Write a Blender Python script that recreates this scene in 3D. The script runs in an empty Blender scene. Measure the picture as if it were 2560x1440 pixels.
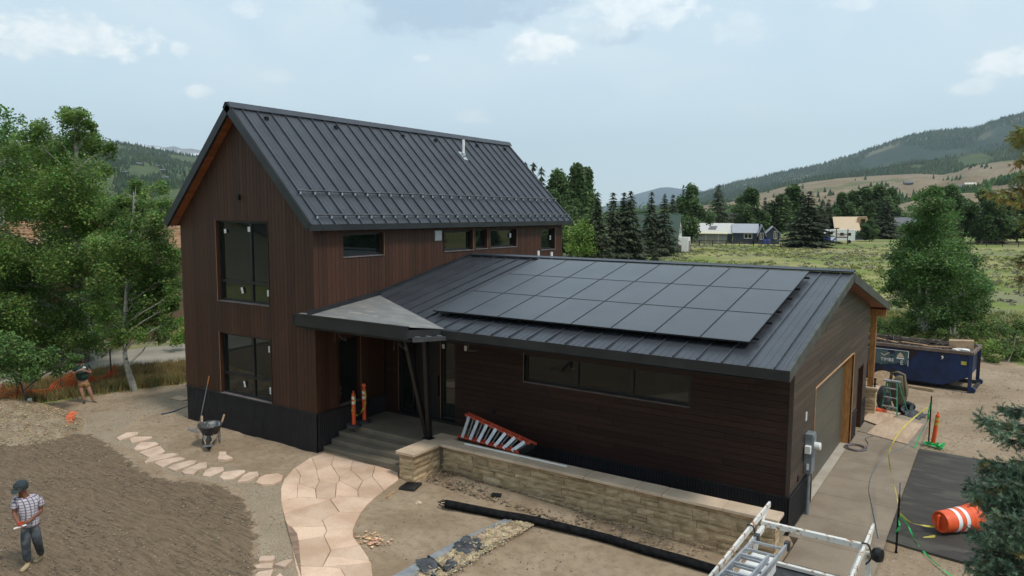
import bpy, bmesh, math, random
import numpy as np
from mathutils import Vector, Matrix, noise as mnoise

S = bpy.context.scene
COL = S.collection
R = math.radians
rnd = random.Random(7)
nrs = np.random.RandomState(11)

# ------------------------------------------------------------------ camera
CAM = np.array([15.122, -13.4, 6.55]); YAW, PIT, ROLL, FPX = R(-33.4), R(-5.922), R(.311), 1849.2
FW = np.array([math.sin(YAW)*math.cos(PIT), math.cos(YAW)*math.cos(PIT), math.sin(PIT)])
_rt = np.array([math.cos(YAW), -math.sin(YAW), 0.0]); _up = np.cross(_rt, FW)
RT = _rt*math.cos(ROLL)+_up*math.sin(ROLL); UP = _up*math.cos(ROLL)-_rt*math.sin(ROLL)
cd = bpy.data.cameras.new('camera'); cam = bpy.data.objects.new('camera', cd); COL.objects.link(cam)
cd.sensor_width = 36; cd.lens = FPX/2560*36; cd.clip_start = .2; cd.clip_end = 40000
cam.matrix_world = Matrix(((RT[0], UP[0], -FW[0], CAM[0]), (RT[1], UP[1], -FW[1], CAM[1]), (RT[2], UP[2], -FW[2], CAM[2]), (0, 0, 0, 1)))
S.camera = cam

def ray(u, v): return FW + RT*(u-1280)/FPX - UP*(v-720)/FPX
def at(u, v, z=0.0, ax=2):
    "survey helper: where the sight line through photo point u,v meets the plane x, y or z = const"
    q = ray(u, v); return CAM + q*((z-CAM[ax])/q[ax])
def atd(u, v, dist):
    "point on the sight line at a horizontal distance"
    q = ray(u, v); return CAM + q*(dist/math.hypot(q[0], q[1]))

# ------------------------------------------------------------------ exposure, sun
S.view_settings.view_transform = 'Standard'; S.view_settings.look = 'None'
S.view_settings.exposure = 0.78; S.view_settings.gamma = 1; S.view_settings.use_curve_mapping = False
SUN_EL, SUN_AZ = R(58), R(98)            # azimuth clockwise from +Y
sd = np.array([math.cos(SUN_EL)*math.sin(SUN_AZ), math.cos(SUN_EL)*math.cos(SUN_AZ), math.sin(SUN_EL)])
sl = bpy.data.lights.new('sun', 'SUN'); so = bpy.data.objects.new('sun', sl); COL.objects.link(so)
sl.energy = 1.5; sl.angle = R(10); sl.color = (1, .95, .87)
so.rotation_euler = Vector(sd).to_track_quat('Z', 'Y').to_euler(); so.location = (0, 0, 40)

# ------------------------------------------------------------------ tiny node language
class X:
    def __init__(s, nt, sock): s.nt, s.k = nt, sock
    def _m(s, op, *a, clamp=False):
        n = s.nt.nodes.new('ShaderNodeMath'); n.operation = op; n.use_clamp = clamp
        for i, b in enumerate((s,)+a):
            if isinstance(b, X): s.nt.links.new(b.k, n.inputs[i])
            else: n.inputs[i].default_value = b
        return X(s.nt, n.outputs[0])
    def __add__(s, o): return s._m('ADD', o)
    def __sub__(s, o): return s._m('SUBTRACT', o)
    def __mul__(s, o): return s._m('MULTIPLY', o)
    def __truediv__(s, o): return s._m('DIVIDE', o)
    def sqrt(s): return s._m('SQRT')
    def max(s, o): return s._m('MAXIMUM', o)
    def min(s, o): return s._m('MINIMUM', o)
    def sst(s, lo, hi):
        n = s.nt.nodes.new('ShaderNodeMapRange'); n.interpolation_type = 'SMOOTHSTEP'
        s.nt.links.new(s.k, n.inputs[0]); n.inputs[1].default_value = lo; n.inputs[2].default_value = hi
        return X(s.nt, n.outputs[0])
def noise(nt, vec, scale, detail=4, rough=.55, dist=0.0):
    n = nt.nodes.new('ShaderNodeTexNoise'); n.inputs['Scale'].default_value = scale
    n.inputs['Detail'].default_value = detail; n.inputs['Roughness'].default_value = rough
    n.inputs['Distortion'].default_value = dist
    if vec is not None: nt.links.new(vec, n.inputs['Vector'])
    return X(nt, n.outputs['Fac'])
def mapping(nt, vec, scale=(1, 1, 1), rot=(0, 0, 0), loc=(0, 0, 0)):
    n = nt.nodes.new('ShaderNodeMapping'); nt.links.new(vec, n.inputs[0])
    n.inputs['Scale'].default_value = scale; n.inputs['Rotation'].default_value = rot; n.inputs['Location'].default_value = loc
    return n.outputs[0]
def mix(nt, f, a, b, mode='MIX'):
    n = nt.nodes.new('ShaderNodeMix'); n.data_type = 'RGBA'; n.blend_type = mode; n.clamp_factor = True
    for i, q in ((0, f), (6, a), (7, b)):
        if isinstance(q, X): nt.links.new(q.k, n.inputs[i])
        elif isinstance(q, bpy.types.NodeSocket): nt.links.new(q, n.inputs[i])
        elif i: n.inputs[i].default_value = (*q, 1)
        else: n.inputs[i].default_value = q
    return n.outputs[2]

# ------------------------------------------------------------------ world: hazy pale sky with small cumulus
W = bpy.data.worlds.new('World'); S.world = W; W.use_nodes = True; nt = W.node_tree
for n in list(nt.nodes): nt.nodes.remove(n)
out = nt.nodes.new('ShaderNodeOutputWorld'); bg = nt.nodes.new('ShaderNodeBackground'); nt.links.new(bg.outputs[0], out.inputs[0])
bg.inputs[1].default_value = .1
sky = nt.nodes.new('ShaderNodeTexSky'); sky.sky_type = 'NISHITA'; sky.sun_disc = False
sky.sun_elevation = SUN_EL; sky.sun_rotation = SUN_AZ; sky.air_density = 1.0; sky.dust_density = 2.0; sky.altitude = 2700
tc = nt.nodes.new('ShaderNodeTexCoord'); gen = tc.outputs['Generated']
sep = nt.nodes.new('ShaderNodeSeparateXYZ'); nt.links.new(gen, sep.inputs[0])
sx, sy, sz = (X(nt, o) for o in sep.outputs)
az = sx._m('ARCTAN2', sy); el = sz._m('ARCSINE')
cv = nt.nodes.new('ShaderNodeCombineXYZ'); nt.links.new(az.k, cv.inputs[0]); nt.links.new((el*1.6).k, cv.inputs[1])
n1 = noise(nt, cv.outputs[0], 26, 8, .6, .3); n2 = noise(nt, cv.outputs[0], 5, 5, .55, .4); n3 = noise(nt, cv.outputs[0], 9, 3, .5); n4 = noise(nt, cv.outputs[0], 60, 5, .6)
haze = mix(nt, n2.sst(.35, .68), (4.25, 5.3, 6.05), (5.1, 5.95, 6.25))
haze = mix(nt, el.sst(.32, .03), haze, (5.2, 6.15, 6.45))
col = mix(nt, .86, sky.outputs[0], haze)
# thin general veil of cloud all over the sky
veil = noise(nt, mapping(nt, cv.outputs[0], (3, 8, 1)), 1.6, 7, .6).sst(.5, .8)*.38
col = mix(nt, veil, col, (5.3, 5.8, 6.1))
CL = [(165, 88, 190, 52, 1., 0), (60, 120, 70, 24, .8, 0), (452, 122, 26, 20, .7, 0), (498, 229, 34, 18, .8, 0), (1345, 116, 108, 46, 1., 0), (1050, 146, 30, 12, .6, 0),
      (1175, 291, 60, 18, .45, 0), (685, 190, 50, 20, .35, 0), (1590, 20, 190, 60, .75, 0), (1500, 75, 90, 30, .5, 0), (2510, 160, 90, 34, .95, 0), (2440, 215, 60, 22, .7, 0), (1860, 75, 90, 40, .35, 0), (2130, 10, 60, 22, .5, 0), (610, 15, 60, 26, .45, 0),
      (1110, 10, 180, 62, .9, 1), (1330, 8, 120, 22, .6, 1), (1530, 80, 70, 26, .45, 1)]
wh = gr = None
for (u, v, a, b, amp, dark) in CL:
    q = ray(u, v); q = q/np.linalg.norm(q); a0, e0 = math.atan2(q[0], q[1]), math.asin(q[2])
    du, dv = (az-a0)/(a*1.0/FPX), (el-e0)/(b*1.0/FPX)
    m = ((du*du+dv*dv).sqrt()*-1.0+1.0)+(n1-.5)*1.7+(n4-.5)*.5
    m = (m+.35 if dark else m).sst(.0, .55)*amp
    if dark: gr = m if gr is None else gr.max(m)
    else: wh = m if wh is None else wh.max(m)
lit = mix(nt, (n1+n4*.35).sst(.5, .85), (5.6, 6.1, 6.4), (7.2, 7.4, 7.3))
col = mix(nt, gr*.9, col, (3.0, 3.9, 4.9)); col = mix(nt, wh*.9, col, lit)
# beyond the frame the same scattered cumulus go on overhead
far = noise(nt, mapping(nt, gen, (1, 1, 2)), 4.5, 8, .55).sst(.56, .7)*el.sst(.42, .6)
col = mix(nt, far*.7, col, (6.1, 6.5, 6.7))
nt.links.new(col, bg.inputs[0])

# ------------------------------------------------------------------ materials
def mat(name, c, c2=None, scale=6, stretch=(1, 1, 1), rough=.8, metal=0.0, bump=0.0, bscale=None, spec=.5, orand=0.0, lo=.35, hi=.65, detail=4,
        fine=0.0, fscale=60, vcol=False, trans=0.0, local=False, speck=None):
    m = bpy.data.materials.new(name); m.use_nodes = True; t = m.node_tree; b = t.nodes['Principled BSDF']
    if local: co = t.nodes.new('ShaderNodeTexCoord').outputs['Object']
    else: co = t.nodes.new('ShaderNodeNewGeometry').outputs['Position']
    v = mapping(t, co, stretch)
    c2 = c2 or tuple(x*1.25 for x in c)
    col = mix(t, noise(t, v, scale, detail).sst(lo, hi), c, c2)
    if vcol:
        a = t.nodes.new('ShaderNodeAttribute'); a.attribute_name = 'Col'; col = mix(t, 1.0, col, a.outputs['Color'], 'MULTIPLY')
    if orand:
        oi = t.nodes.new('ShaderNodeObjectInfo'); r = X(t, oi.outputs['Random'])
        h = t.nodes.new('ShaderNodeHueSaturation'); t.links.new(col, h.inputs['Color']); t.links.new((r*(2*orand)+(1-orand)).k, h.inputs['Value'])
        r2 = (r*17.31)._m('FRACT'); t.links.new((r2*.25*orand+1.0-.12*orand).k, h.inputs['Saturation']); col = h.outputs[0]
    if fine:
        col = mix(t, noise(t, v, fscale, 3, .7).sst(.3, .7)*fine, col, tuple(x*.45 for x in c))
    if speck:
        col = mix(t, noise(t, v, speck[0], 2, .6).sst(speck[1], speck[1]+.06)*speck[3], col, speck[2])
    t.links.new(col, b.inputs['Base Color'])
    b.inputs['Roughness'].default_value = rough; b.inputs['Metallic'].default_value = metal; b.inputs['Specular IOR Level'].default_value = spec
    if bump:
        bn = t.nodes.new('ShaderNodeBump'); bn.inputs['Strength'].default_value = bump; bn.inputs['Distance'].default_value = .02
        t.links.new(noise(t, v, bscale or scale*4, 5, .65).k, bn.inputs['Height']); t.links.new(bn.outputs[0], b.inputs['Normal'])
    if trans:
        tr = t.nodes.new('ShaderNodeBsdfTranslucent'); t.links.new(col, tr.inputs[0])
        ms = t.nodes.new('ShaderNodeMixShader'); ms.inputs[0].default_value = trans
        t.links.new(b.outputs[0], ms.inputs[1]); t.links.new(tr.outputs[0], ms.inputs[2])
        t.links.new(ms.outputs[0], t.nodes['Material Output'].inputs[0])
    return m
M = {}
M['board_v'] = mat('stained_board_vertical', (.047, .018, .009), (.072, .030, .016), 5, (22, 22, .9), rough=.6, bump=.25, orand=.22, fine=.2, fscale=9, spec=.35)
M['board_x'] = mat('shaded_stained_board_along_x', (.022, .0085, .0055), (.046, .0175, .011), 5, (.9, 22, 22), rough=.55, bump=.25, orand=.3, fine=.3, fscale=9, spec=.35)  # same siding made darker: shade of the deep eave is in the colour
M['board_y'] = mat('sheen_stained_board_along_y', (.045, .029, .021), (.092, .065, .048), 5, (22, .9, 22), rough=.5, bump=.3, orand=.3, fine=.3, fscale=9, spec=.5)  # same siding made paler and greyer: grazing sheen is in the colour
M['core'] = mat('wall_backing', (.01, .008, .007))
M['skirt'] = mat('black_corrugated_metal', (.008, .009, .012), (.014, .015, .019), 3, rough=.5, metal=.0, spec=.5)
M['roof'] = mat('charcoal_roof_metal', (.062, .067, .08), (.08, .086, .102), 1.4, rough=.36, metal=.4, orand=.06, fine=.5, fscale=38, bump=.08, bscale=30, spec=.5)
M['fascia'] = mat('black_fascia_metal', (.012, .013, .015), (.02, .021, .023), 2, rough=.42, spec=.5)
M['rake'] = mat('dusty_rake_metal', (.035, .038, .036), (.07, .075, .07), 3, rough=.5, spec=.5)
M['glass'] = mat('dark_window_glass', (.007, .011, .009), (.012, .017, .014), 1.2, rough=.03, spec=.75)
M['glass'].node_tree.nodes['Principled BSDF'].inputs['IOR'].default_value = 1.5
M['frame'] = mat('black_window_frame', (.009, .009, .01), (.013, .013, .014), 3, rough=.4)
M['sill'] = mat('bronze_sill_metal', (.12, .1, .1), (.18, .155, .15), 3, rough=.5)
M['sticker'] = mat('white_sticker', (.6, .62, .6), (.75, .76, .74), 9, rough=.6)
M['ink'] = mat('grey_ink', (.2, .2, .2), (.25, .25, .25), 9)
M['timber'] = mat('orange_timber', (.30, .125, .032), (.42, .2, .06), 3, (6, 6, 1), rough=.6, orand=.12, bump=.15, speck=(3.2, .66, (.1, .04, .015), .7))
M['soffit'] = mat('cedar_soffit', (.17, .052, .018), (.27, .09, .031), 4, (2, 14, 2), rough=.55, orand=.2)
M['raw'] = mat('raw_wood_edge', (.42, .24, .12), (.5, .3, .16), 6)
M['membrane'] = mat('dusty_roof_membrane', (.16, .16, .157), (.215, .208, .195), 1.3, (1, 2.4, 1), rough=.7, detail=8, speck=(1.6, .6, (.36, .32, .26), .5), fine=.2, fscale=20)
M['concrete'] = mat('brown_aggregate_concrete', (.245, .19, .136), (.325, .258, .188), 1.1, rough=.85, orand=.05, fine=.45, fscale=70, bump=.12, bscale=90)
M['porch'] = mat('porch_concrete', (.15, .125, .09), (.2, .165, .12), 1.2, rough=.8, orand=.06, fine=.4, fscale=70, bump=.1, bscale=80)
M['apron'] = mat('pale_concrete', (.36, .31, .25), (.44, .39, .32), 2, rough=.8, orand=.05)
M['door'] = mat('olive_garage_door', (.075, .07, .054), (.1, .092, .07), 1.5, (1, 6, 1), rough=.5, orand=.05)
M['pane_solar'] = mat('solar_cells', (.046, .05, .062), (.064, .07, .085), 1.0, rough=.3, fine=.9, fscale=55, spec=.75, orand=.07, bump=.05, bscale=40)
M['stone'] = mat('tan_wall_stone', (.34, .24, .135), (.52, .39, .24), 4, (1, 1, 2.2), rough=.9, bump=.7, bscale=16, orand=.2, fine=.28, fscale=24, detail=8)
M['cap'] = mat('sandstone_cap', (.50, .375, .265), (.62, .475, .345), 1.6, rough=.85, orand=.08, fine=.12, fscale=30)
M['flag'] = mat('pink_flagstone', (.55, .36, .245), (.70, .5, .365), 1.1, rough=.85, orand=.13, fine=.2, fscale=26, bump=.3, bscale=14, detail=7)
M['flagp'] = mat('pale_flagstone', (.52, .37, .27), (.66, .49, .37), 2.5, rough=.85, orand=.12, fine=.12, fscale=26, bump=.2, bscale=14)
M['asphalt'] = mat('asphalt', (.042, .036, .031), (.064, .055, .046), 1.5, (.8, 2.6, 1), rough=.8, fine=.5, fscale=50, bump=.2, bscale=80, speck=(.9, .56, (.1, .09, .07), .5))
M['black'] = mat('black_plastic', (.006, .006, .007), (.010, .010, .011), 5, rough=.5, spec=.3)
M['sock'] = mat('black_pipe_sock', (.007, .007, .008), (.016, .016, .017), 9, rough=.95, spec=.1, bump=.4, bscale=60)
M['rubber'] = mat('black_rubber', (.012, .012, .012), (.03, .028, .026), 9, rough=.8)
M['dgrey'] = mat('dark_grey_plastic', (.03, .031, .034), (.055, .056, .06), 8, rough=.6)
M['grey'] = mat('grey_painted_steel', (.15, .17, .185), (.19, .21, .225), 4, rough=.45)
M['white'] = mat('white_plastic', (.72, .71, .68), (.8, .79, .77), 4, rough=.4)
M['alu'] = mat('aluminium', (.42, .43, .45), (.55, .56, .58), 6, rough=.38, metal=.6)
M['orange'] = mat('orange_plastic', (.72, .085, .02), (.82, .12, .03), 4, rough=.45)
M['red'] = mat('red_fibreglass', (.42, .05, .022), (.52, .08, .035), 6, rough=.45)
M['green'] = mat('green_fibreglass', (.02, .17, .10), (.03, .22, .13), 6, rough=.5)
M['yellow'] = mat('yellow_tape', (.62, .5, .06), (.7, .6, .12), 9, rough=.5, trans=.3)
M['gtape'] = mat('green_tape', (.03, .5, .12), (.06, .6, .2), 9, rough=.5, trans=.3)
M['rust'] = mat('rusty_white_paint', (.30, .13, .045), (.68, .66, .61), 9, rough=.6, lo=.36, hi=.47, detail=8)
M['blue'] = mat('scraped_blue_steel', (.006, .019, .06), (.012, .034, .115), 1.6, (1, 1, .6), rough=.45, detail=8, speck=(1.5, .55, (.03, .018, .012), .8), fine=.3, fscale=12)
M['brownsteel'] = mat('dusty_steel_rim', (.13, .085, .065), (.2, .15, .12), 3, rough=.7)
M['ply'] = mat('plywood', (.40, .27, .175), (.5, .36, .25), 1.2, (6, 1, 1), rough=.8, orand=.1)
M['lumber'] = mat('weathered_lumber', (.27, .18, .10), (.42, .3, .19), 5, (1, 5, 5), rough=.8, orand=.2)
M['card'] = mat('cardboard', (.33, .21, .12), (.4, .27, .17), 3, rough=.85)
M['fabric'] = mat('landscape_fabric', (.19, .2, .21), (.27, .28, .29), 3, rough=.8, bump=.4, bscale=12)
M['fabricd'] = mat('dark_landscape_fabric', (.035, .038, .043), (.075, .08, .088), 5, rough=.8, bump=.6, bscale=14)
M['snow_rail'] = mat('snow_rail_metal', (.08, .083, .09), (.14, .145, .155), 5, rough=.3, metal=.6)
M['clamp'] = mat('bright_clamp', (.5, .52, .54), (.6, .62, .64), 8, rough=.3, metal=.7)
M['pebble'] = mat('gravel_stones', (.22, .17, .115), (.42, .35, .26), 8, rough=.9, vcol=True)
M['leaf'] = mat('leaf', (.088, .158, .036), (.138, .22, .062), .8, rough=.55, vcol=True, trans=.45, spec=.4)
M['leafb'] = mat('distant_leaf', (.088, .148, .055), (.13, .195, .078), .35, rough=.6, vcol=True, trans=.4, spec=.3)
M['leafy'] = mat('willow_leaf', (.11, .19, .03), (.17, .26, .05), 1.5, rough=.6, vcol=True, trans=.3)
M['needle'] = mat('spruce_needle', (.05, .07, .038), (.09, .105, .058), 1.2, rough=.65, vcol=True, spec=.3, trans=.08)
M['needleb'] = mat('blue_spruce_needle', (.115, .185, .115), (.19, .27, .175), 6, rough=.65, vcol=True, spec=.3, trans=.1)
M['cone'] = mat('spruce_cone', (.30, .16, .05), (.42, .26, .09), 12, rough=.8, vcol=True)
M['bark'] = mat('aspen_bark', (.26, .25, .2), (.40, .39, .33), 3, (1, 1, 2.5), rough=.85, speck=(3.0, .6, (.02, .02, .02), .9), bump=.3)
M['barkd'] = mat('dark_bark', (.06, .045, .032), (.1, .08, .06), 8, (1, 1, .3), rough=.9, bump=.4)
M['sage'] = mat('sagebrush', (.22, .22, .15), (.34, .32, .23), 2, rough=.9, vcol=True, trans=.1)
M['grass'] = mat('grass_blades', (.15, .18, .045), (.3, .27, .1), .5, rough=.8, vcol=True, trans=.25)
M['straw'] = mat('straw_grass', (.20, .14, .05), (.3, .22, .09), 1.2, rough=.8, vcol=True, trans=.25)
M['skin'] = mat('skin', (.24, .10, .06), (.28, .125, .078), 6, rough=.55)
M['skinf'] = mat('fair_skin', (.36, .19, .13), (.4, .22, .155), 6, rough=.55)
M['shingle'] = mat('cedar_shingle', (.26, .13, .065), (.42, .25, .14), 3, (1, 1, 1), rough=.85, orand=.1, fine=.3, fscale=9)
M['redtrim'] = mat('red_brown_trim', (.12, .028, .015), (.16, .04, .02), 3)
M['fencew'] = mat('dark_fence_wood', (.035, .02, .014), (.07, .042, .03), 2, (3, 3, .4), rough=.85, orand=.35)

# ------------------------------------------------------------------ mesh building
BOXF = ((0, 3, 2, 1), (4, 5, 6, 7), (0, 1, 5, 4), (1, 2, 6, 5), (2, 3, 7, 6), (3, 0, 4, 7))
class MB:
    def __init__(s): s.v, s.f, s.mi, s.c, s.sm = [], [], [], [], []
    def add(s, vs, fs, mi=0, c=None, smooth=False):
        o = len(s.v); s.v += [tuple(map(float, q)) for q in vs]
        for f in fs: s.f.append(tuple(i+o for i in f)); s.mi.append(mi); s.c.append(c or (1, 1, 1)); s.sm.append(smooth)
        return s
    def box(s, x0, x1, y0, y1, z0, z1, mi=0, c=None):
        return s.add([(x0, y0, z0), (x1, y0, z0), (x1, y1, z0), (x0, y1, z0), (x0, y0, z1), (x1, y0, z1), (x1, y1, z1), (x0, y1, z1)], BOXF, mi, c)
    def bar(s, a, b, w, h=None, up=(0, 0, 1), mi=0, c=None):
        "square bar from a to b; w across, h along up"
        a, b, up = Vector(a), Vector(b), Vector(up); h = h or w; d = (b-a).normalized()
        if abs(d.dot(up)) > .98: up = Vector((0, 1, 0)) if abs(d.y) < .9 else Vector((1, 0, 0))
        r = d.cross(up).normalized()*w/2; t = r.cross(d).normalized()*h/2
        return s.add([a-r-t, a+r-t, b+r-t, b-r-t, a-r+t, a+r+t, b+r+t, b-r+t], BOXF, mi, c)
    def tube(s, pts, r, n=8, mi=0, c=None, cap=True, smooth=True):
        P = [Vector(p) for p in pts]; rs = r if hasattr(r, '__len__') else [r]*len(P); vs = []; fs = []
        ref = Vector((0, 0, 1))
        for i, p in enumerate(P):
            d = (P[min(i+1, len(P)-1)]-P[max(i-1, 0)]).normalized()
            if abs(d.dot(ref)) > .95: ref = Vector((1, 0, 0)) if abs(d.x) < .8 else Vector((0, 1, 0))
            a = d.cross(ref).normalized(); b = a.cross(d); ref = b if i == 0 else (ref*.0+b)
            for k in range(n):
                t = 2*math.pi*k/n; vs.append(p+(a*math.cos(t)+b*math.sin(t))*rs[i])
        for i in range(len(P)-1):
            for k in range(n): fs.append((i*n+k, i*n+(k+1) % n, (i+1)*n+(k+1) % n, (i+1)*n+k))
        s.add(vs, fs, mi, c, smooth)
        if cap: s.add(vs[:n], [tuple(range(n))[::-1]], mi, c); s.add(vs[-n:], [tuple(range(n))], mi, c)
        return s
    def lathe(s, prof, center=(0, 0, 0), n=20, axis=(0, 0, 1), mi=0, c=None, mis=None):
        A = Vector(axis).normalized(); a = A.orthogonal().normalized(); b = A.cross(a); C = Vector(center)
        vs = [C+A*h+(a*math.cos(2*math.pi*k/n)+b*math.sin(2*math.pi*k/n))*max(r, 1e-4) for r, h in prof for k in range(n)]
        for i in range(len(prof)-1):
            s.add([vs[i*n+k] for k in range(n)]+[vs[(i+1)*n+k] for k in range(n)], [(k, (k+1) % n, n+(k+1) % n, n+k) for k in range(n)], mis[i] if mis else mi, c, True)
        return s
    def prism(s, poly, z0, z1, mi=0, c=None, jitter=0, tf=None):
        "poly in x,y extruded z0..z1 (numbers, or functions of x,y); tf maps (x,y,z) to the world"
        n = len(poly); g = lambda z, x, y: z(x, y) if callable(z) else z
        ar = sum(poly[i][0]*poly[(i+1) % n][1]-poly[(i+1) % n][0]*poly[i][1] for i in range(n))
        if ar < 0: poly = poly[::-1]
        vs = [(x, y, g(z0, x, y)) for x, y in poly]+[(x, y, g(z1, x, y)) for x, y in poly]
        if tf: vs = [tf(*q) for q in vs]
        fs = [tuple(range(n))[::-1], tuple(range(n, 2*n))]+[(i, (i+1) % n, n+(i+1) % n, n+i) for i in range(n)]
        return s.add(vs, fs, mi, c)
    def blob(s, c, r, sc=(1, 1, 1), n=8, m=5, jit=.15, mi=0, col=None, seed=0, smooth=True):
        rg = random.Random(seed); vs = []
        for i in range(m+1):
            th = math.pi*i/m
            for k in range(n):
                ph = 2*math.pi*k/n; q = r*(1+rg.uniform(-jit, jit)) if 0 < i < m else r
                vs.append((c[0]+q*sc[0]*math.sin(th)*math.cos(ph), c[1]+q*sc[1]*math.sin(th)*math.sin(ph), c[2]+q*sc[2]*math.cos(th)))
        return s.add(vs, [(i*n+k, (i+1)*n+k, (i+1)*n+(k+1) % n, i*n+(k+1) % n) for i in range(m) for k in range(n)], mi, col, smooth)
    def mesh(s, name, mats, org=(0, 0, 0), col=False):
        me = bpy.data.meshes.new(name); o = Vector(org)
        me.from_pydata([Vector(q)-o for q in s.v], [], s.f)
        for m in (mats if isinstance(mats, (list, tuple)) else [mats]): me.materials.append(M[m] if isinstance(m, str) else m)
        me.polygons.foreach_set('material_index', s.mi); me.polygons.foreach_set('use_smooth', s.sm)
        if col or any(q != (1, 1, 1) for q in s.c):
            ca = me.color_attributes.new('Col', 'FLOAT_COLOR', 'CORNER'); arr = []
            for f, q in zip(s.f, s.c): arr += [q[0], q[1], q[2], 1.0]*len(f)
            ca.data.foreach_set('color', arr)
        me.update(); return me

def wloc(o):
    p = Vector(o.location) if o else Vector((0, 0, 0))
    while o is not None and o.parent: o = o.parent; p += o.location
    return p
def link(name, me, parent=None, loc=None):
    o = bpy.data.objects.new(name, me); COL.objects.link(o)
    if parent: o.parent = parent
    if loc is not None: o.location = Vector(loc)-(wloc(parent) if parent else Vector((0, 0, 0)))
    return o
def put(name, mb, mats, parent=None, bevel=0, label=None, cat=None, group=None, kind=None, org=None):
    "world-space MB -> object; origin = centre of its base unless given"
    if org is None:
        a = np.array(mb.v); org = ((a[:, 0].min()+a[:, 0].max())/2, (a[:, 1].min()+a[:, 1].max())/2, a[:, 2].min())
    o = link(name, mb.mesh(name, mats, org), parent, org)
    if bevel: bv = o.modifiers.new('b', 'BEVEL'); bv.width = bevel; bv.segments = 1; bv.limit_method = 'ANGLE'
    return tag(o, label, cat, group, kind)
def tag(o, label=None, cat=None, group=None, kind=None):
    for k, v in (('label', label), ('category', cat), ('group', group), ('kind', kind)):
        if v: o[k] = v
    return o
def thing(name, label, cat, loc=(0, 0, 0), group=None, kind=None, rz=0):
    o = bpy.data.objects.new(name, None); COL.objects.link(o); o.location = loc; o.rotation_euler = (0, 0, rz); o.empty_display_size = .2
    return tag(o, label, cat, group, kind)
def copy_tree(o, parent=None):
    c = o.copy(); COL.objects.link(c); c.parent = parent
    for ch in o.children: copy_tree(ch, c)
    return c
def npmesh(name, V, F, mats, C=None, smooth=False):
    "fast mesh: V (n,3), F (m,k) all k-gons, C (m,3) face colours"
    me = bpy.data.meshes.new(name); V = np.asarray(V, np.float32); F = np.asarray(F, np.int32); m, k = F.shape
    me.vertices.add(len(V)); me.vertices.foreach_set('co', V.ravel()); me.loops.add(m*k); me.loops.foreach_set('vertex_index', F.ravel())
    me.polygons.add(m); me.polygons.foreach_set('loop_start', np.arange(0, m*k, k)); me.polygons.foreach_set('use_smooth', [smooth]*m)
    for q in (mats if isinstance(mats, (list, tuple)) else [mats]): me.materials.append(M[q])
    if C is not None:
        ca = me.color_attributes.new('Col', 'FLOAT_COLOR', 'CORNER')
        ca.data.foreach_set('color', np.repeat(np.c_[C, np.ones(m)], k, axis=0).astype(np.float32).ravel())
    me.update(calc_edges=True); me.validate(); return me
def dup(o, loc=None, rz=None, label=None, parent=None, group=None):
    c = copy_tree(o, parent)
    if loc is not None: c.location = loc
    if rz is not None: c.rotation_euler = (0, 0, rz)
    return tag(c, label, None, group)

# ------------------------------------------------------------------ ground
def sstep(a, b, x): t = np.clip((x-a)/(b-a), 0, 1); return t*t*(3-2*t)
def gz(x, y):
    x = np.asarray(x, float); y = np.asarray(y, float)
    b = np.interp(x, [-1e5, 2, 3.4, 8, 11, 1e5], [0, 0, -.13, -.33, -.385, -.385])
    return b*(1-sstep(28, 75, np.hypot(x-5, y-5)))
def gzf(x, y): return float(gz(x, y))
def inpoly(px, py, poly):
    r = np.zeros(px.shape, bool); n = len(poly)
    for i in range(n):
        x1, y1 = poly[i]; x2, y2 = poly[(i+1) % n]
        c = ((y1 > py) != (y2 > py)) & (px < (x2-x1)*(py-y1)/((y2-y1) or 1e-9)+x1); r ^= c
    return r
def sdist(px, py, poly):
    "signed distance, positive inside"
    d = np.full(px.shape, 1e9); n = len(poly)
    for i in range(n):
        ax, ay = poly[i]; bx, by = poly[(i+1) % n]; dx, dy = bx-ax, by-ay
        t = np.clip(((px-ax)*dx+(py-ay)*dy)/(dx*dx+dy*dy+1e-12), 0, 1); d = np.minimum(d, np.hypot(px-ax-t*dx, py-ay-t*dy))
    return np.where(inpoly(px, py, poly), d, -d)
SOIL = [(-9.3, -4.9), (-7.9, -3.9), (-7.7, -2.95), (-6.6, -2.6), (-4.4, -3.0), (-2.45, -3.5), (-1.36, -3.45), (-.08, -2.95), (1.02, -3.15), (2.36, -3.85), (3.8, -4.95), (4.5, -6), (6.5, -9), (3, -15.5), (-16, -15.5), (-16, -6)]
GRAV = [[(-9.6, 2.3), (-9.1, .64), (-8.9, -.6), (-8.9, -1.7), (-7.8, -2.9), (-6.1, -2.3), (-7.0, -1.1), (-7.9, 1.3), (-8.2, 3)],
        [(-6.6, -2.1), (-4.7, -1.7), (-2.5, -2.5), (0, -1.9), (1.2, -1.7), (2.4, -2.6), (4.9, -4.9), (7, -8), (5.3, -8), (4.3, -5.3), (2.2, -3.7), (.5, -2.8), (-1.8, -3.2), (-4.4, -2.7), (-6.4, -2.7)]]
YARD = [(-9.5, -16), (-11.9, -3.4), (-11.3, -.2), (-10.7, 1.6), (-10.1, 3.2), (-9.5, 6), (-8, 15), (0, 17), (8, 19), (9.8, 27), (11.2, 32.5), (13.2, 33), (14.7, 31), (16.2, 27.5), (19, 25), (40, 18), (45, -25), (-9, -25)]
def lines(segs):
    o = [segs[0][0]]
    for a, b, st in segs:
        n = max(1, round((b-a)/st)); o += list(a+(b-a)*np.arange(1, n+1)/n)
    return np.array(o)
gx = lines([(-14000, -3000, 2200), (-3000, -600, 400), (-600, -160, 40), (-160, -40, 5), (-40, -14, .6), (-14, 16, .11), (16, 40, .7), (40, 160, 6), (160, 600, 40), (600, 3000, 400), (3000, 14000, 2200)])
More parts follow.
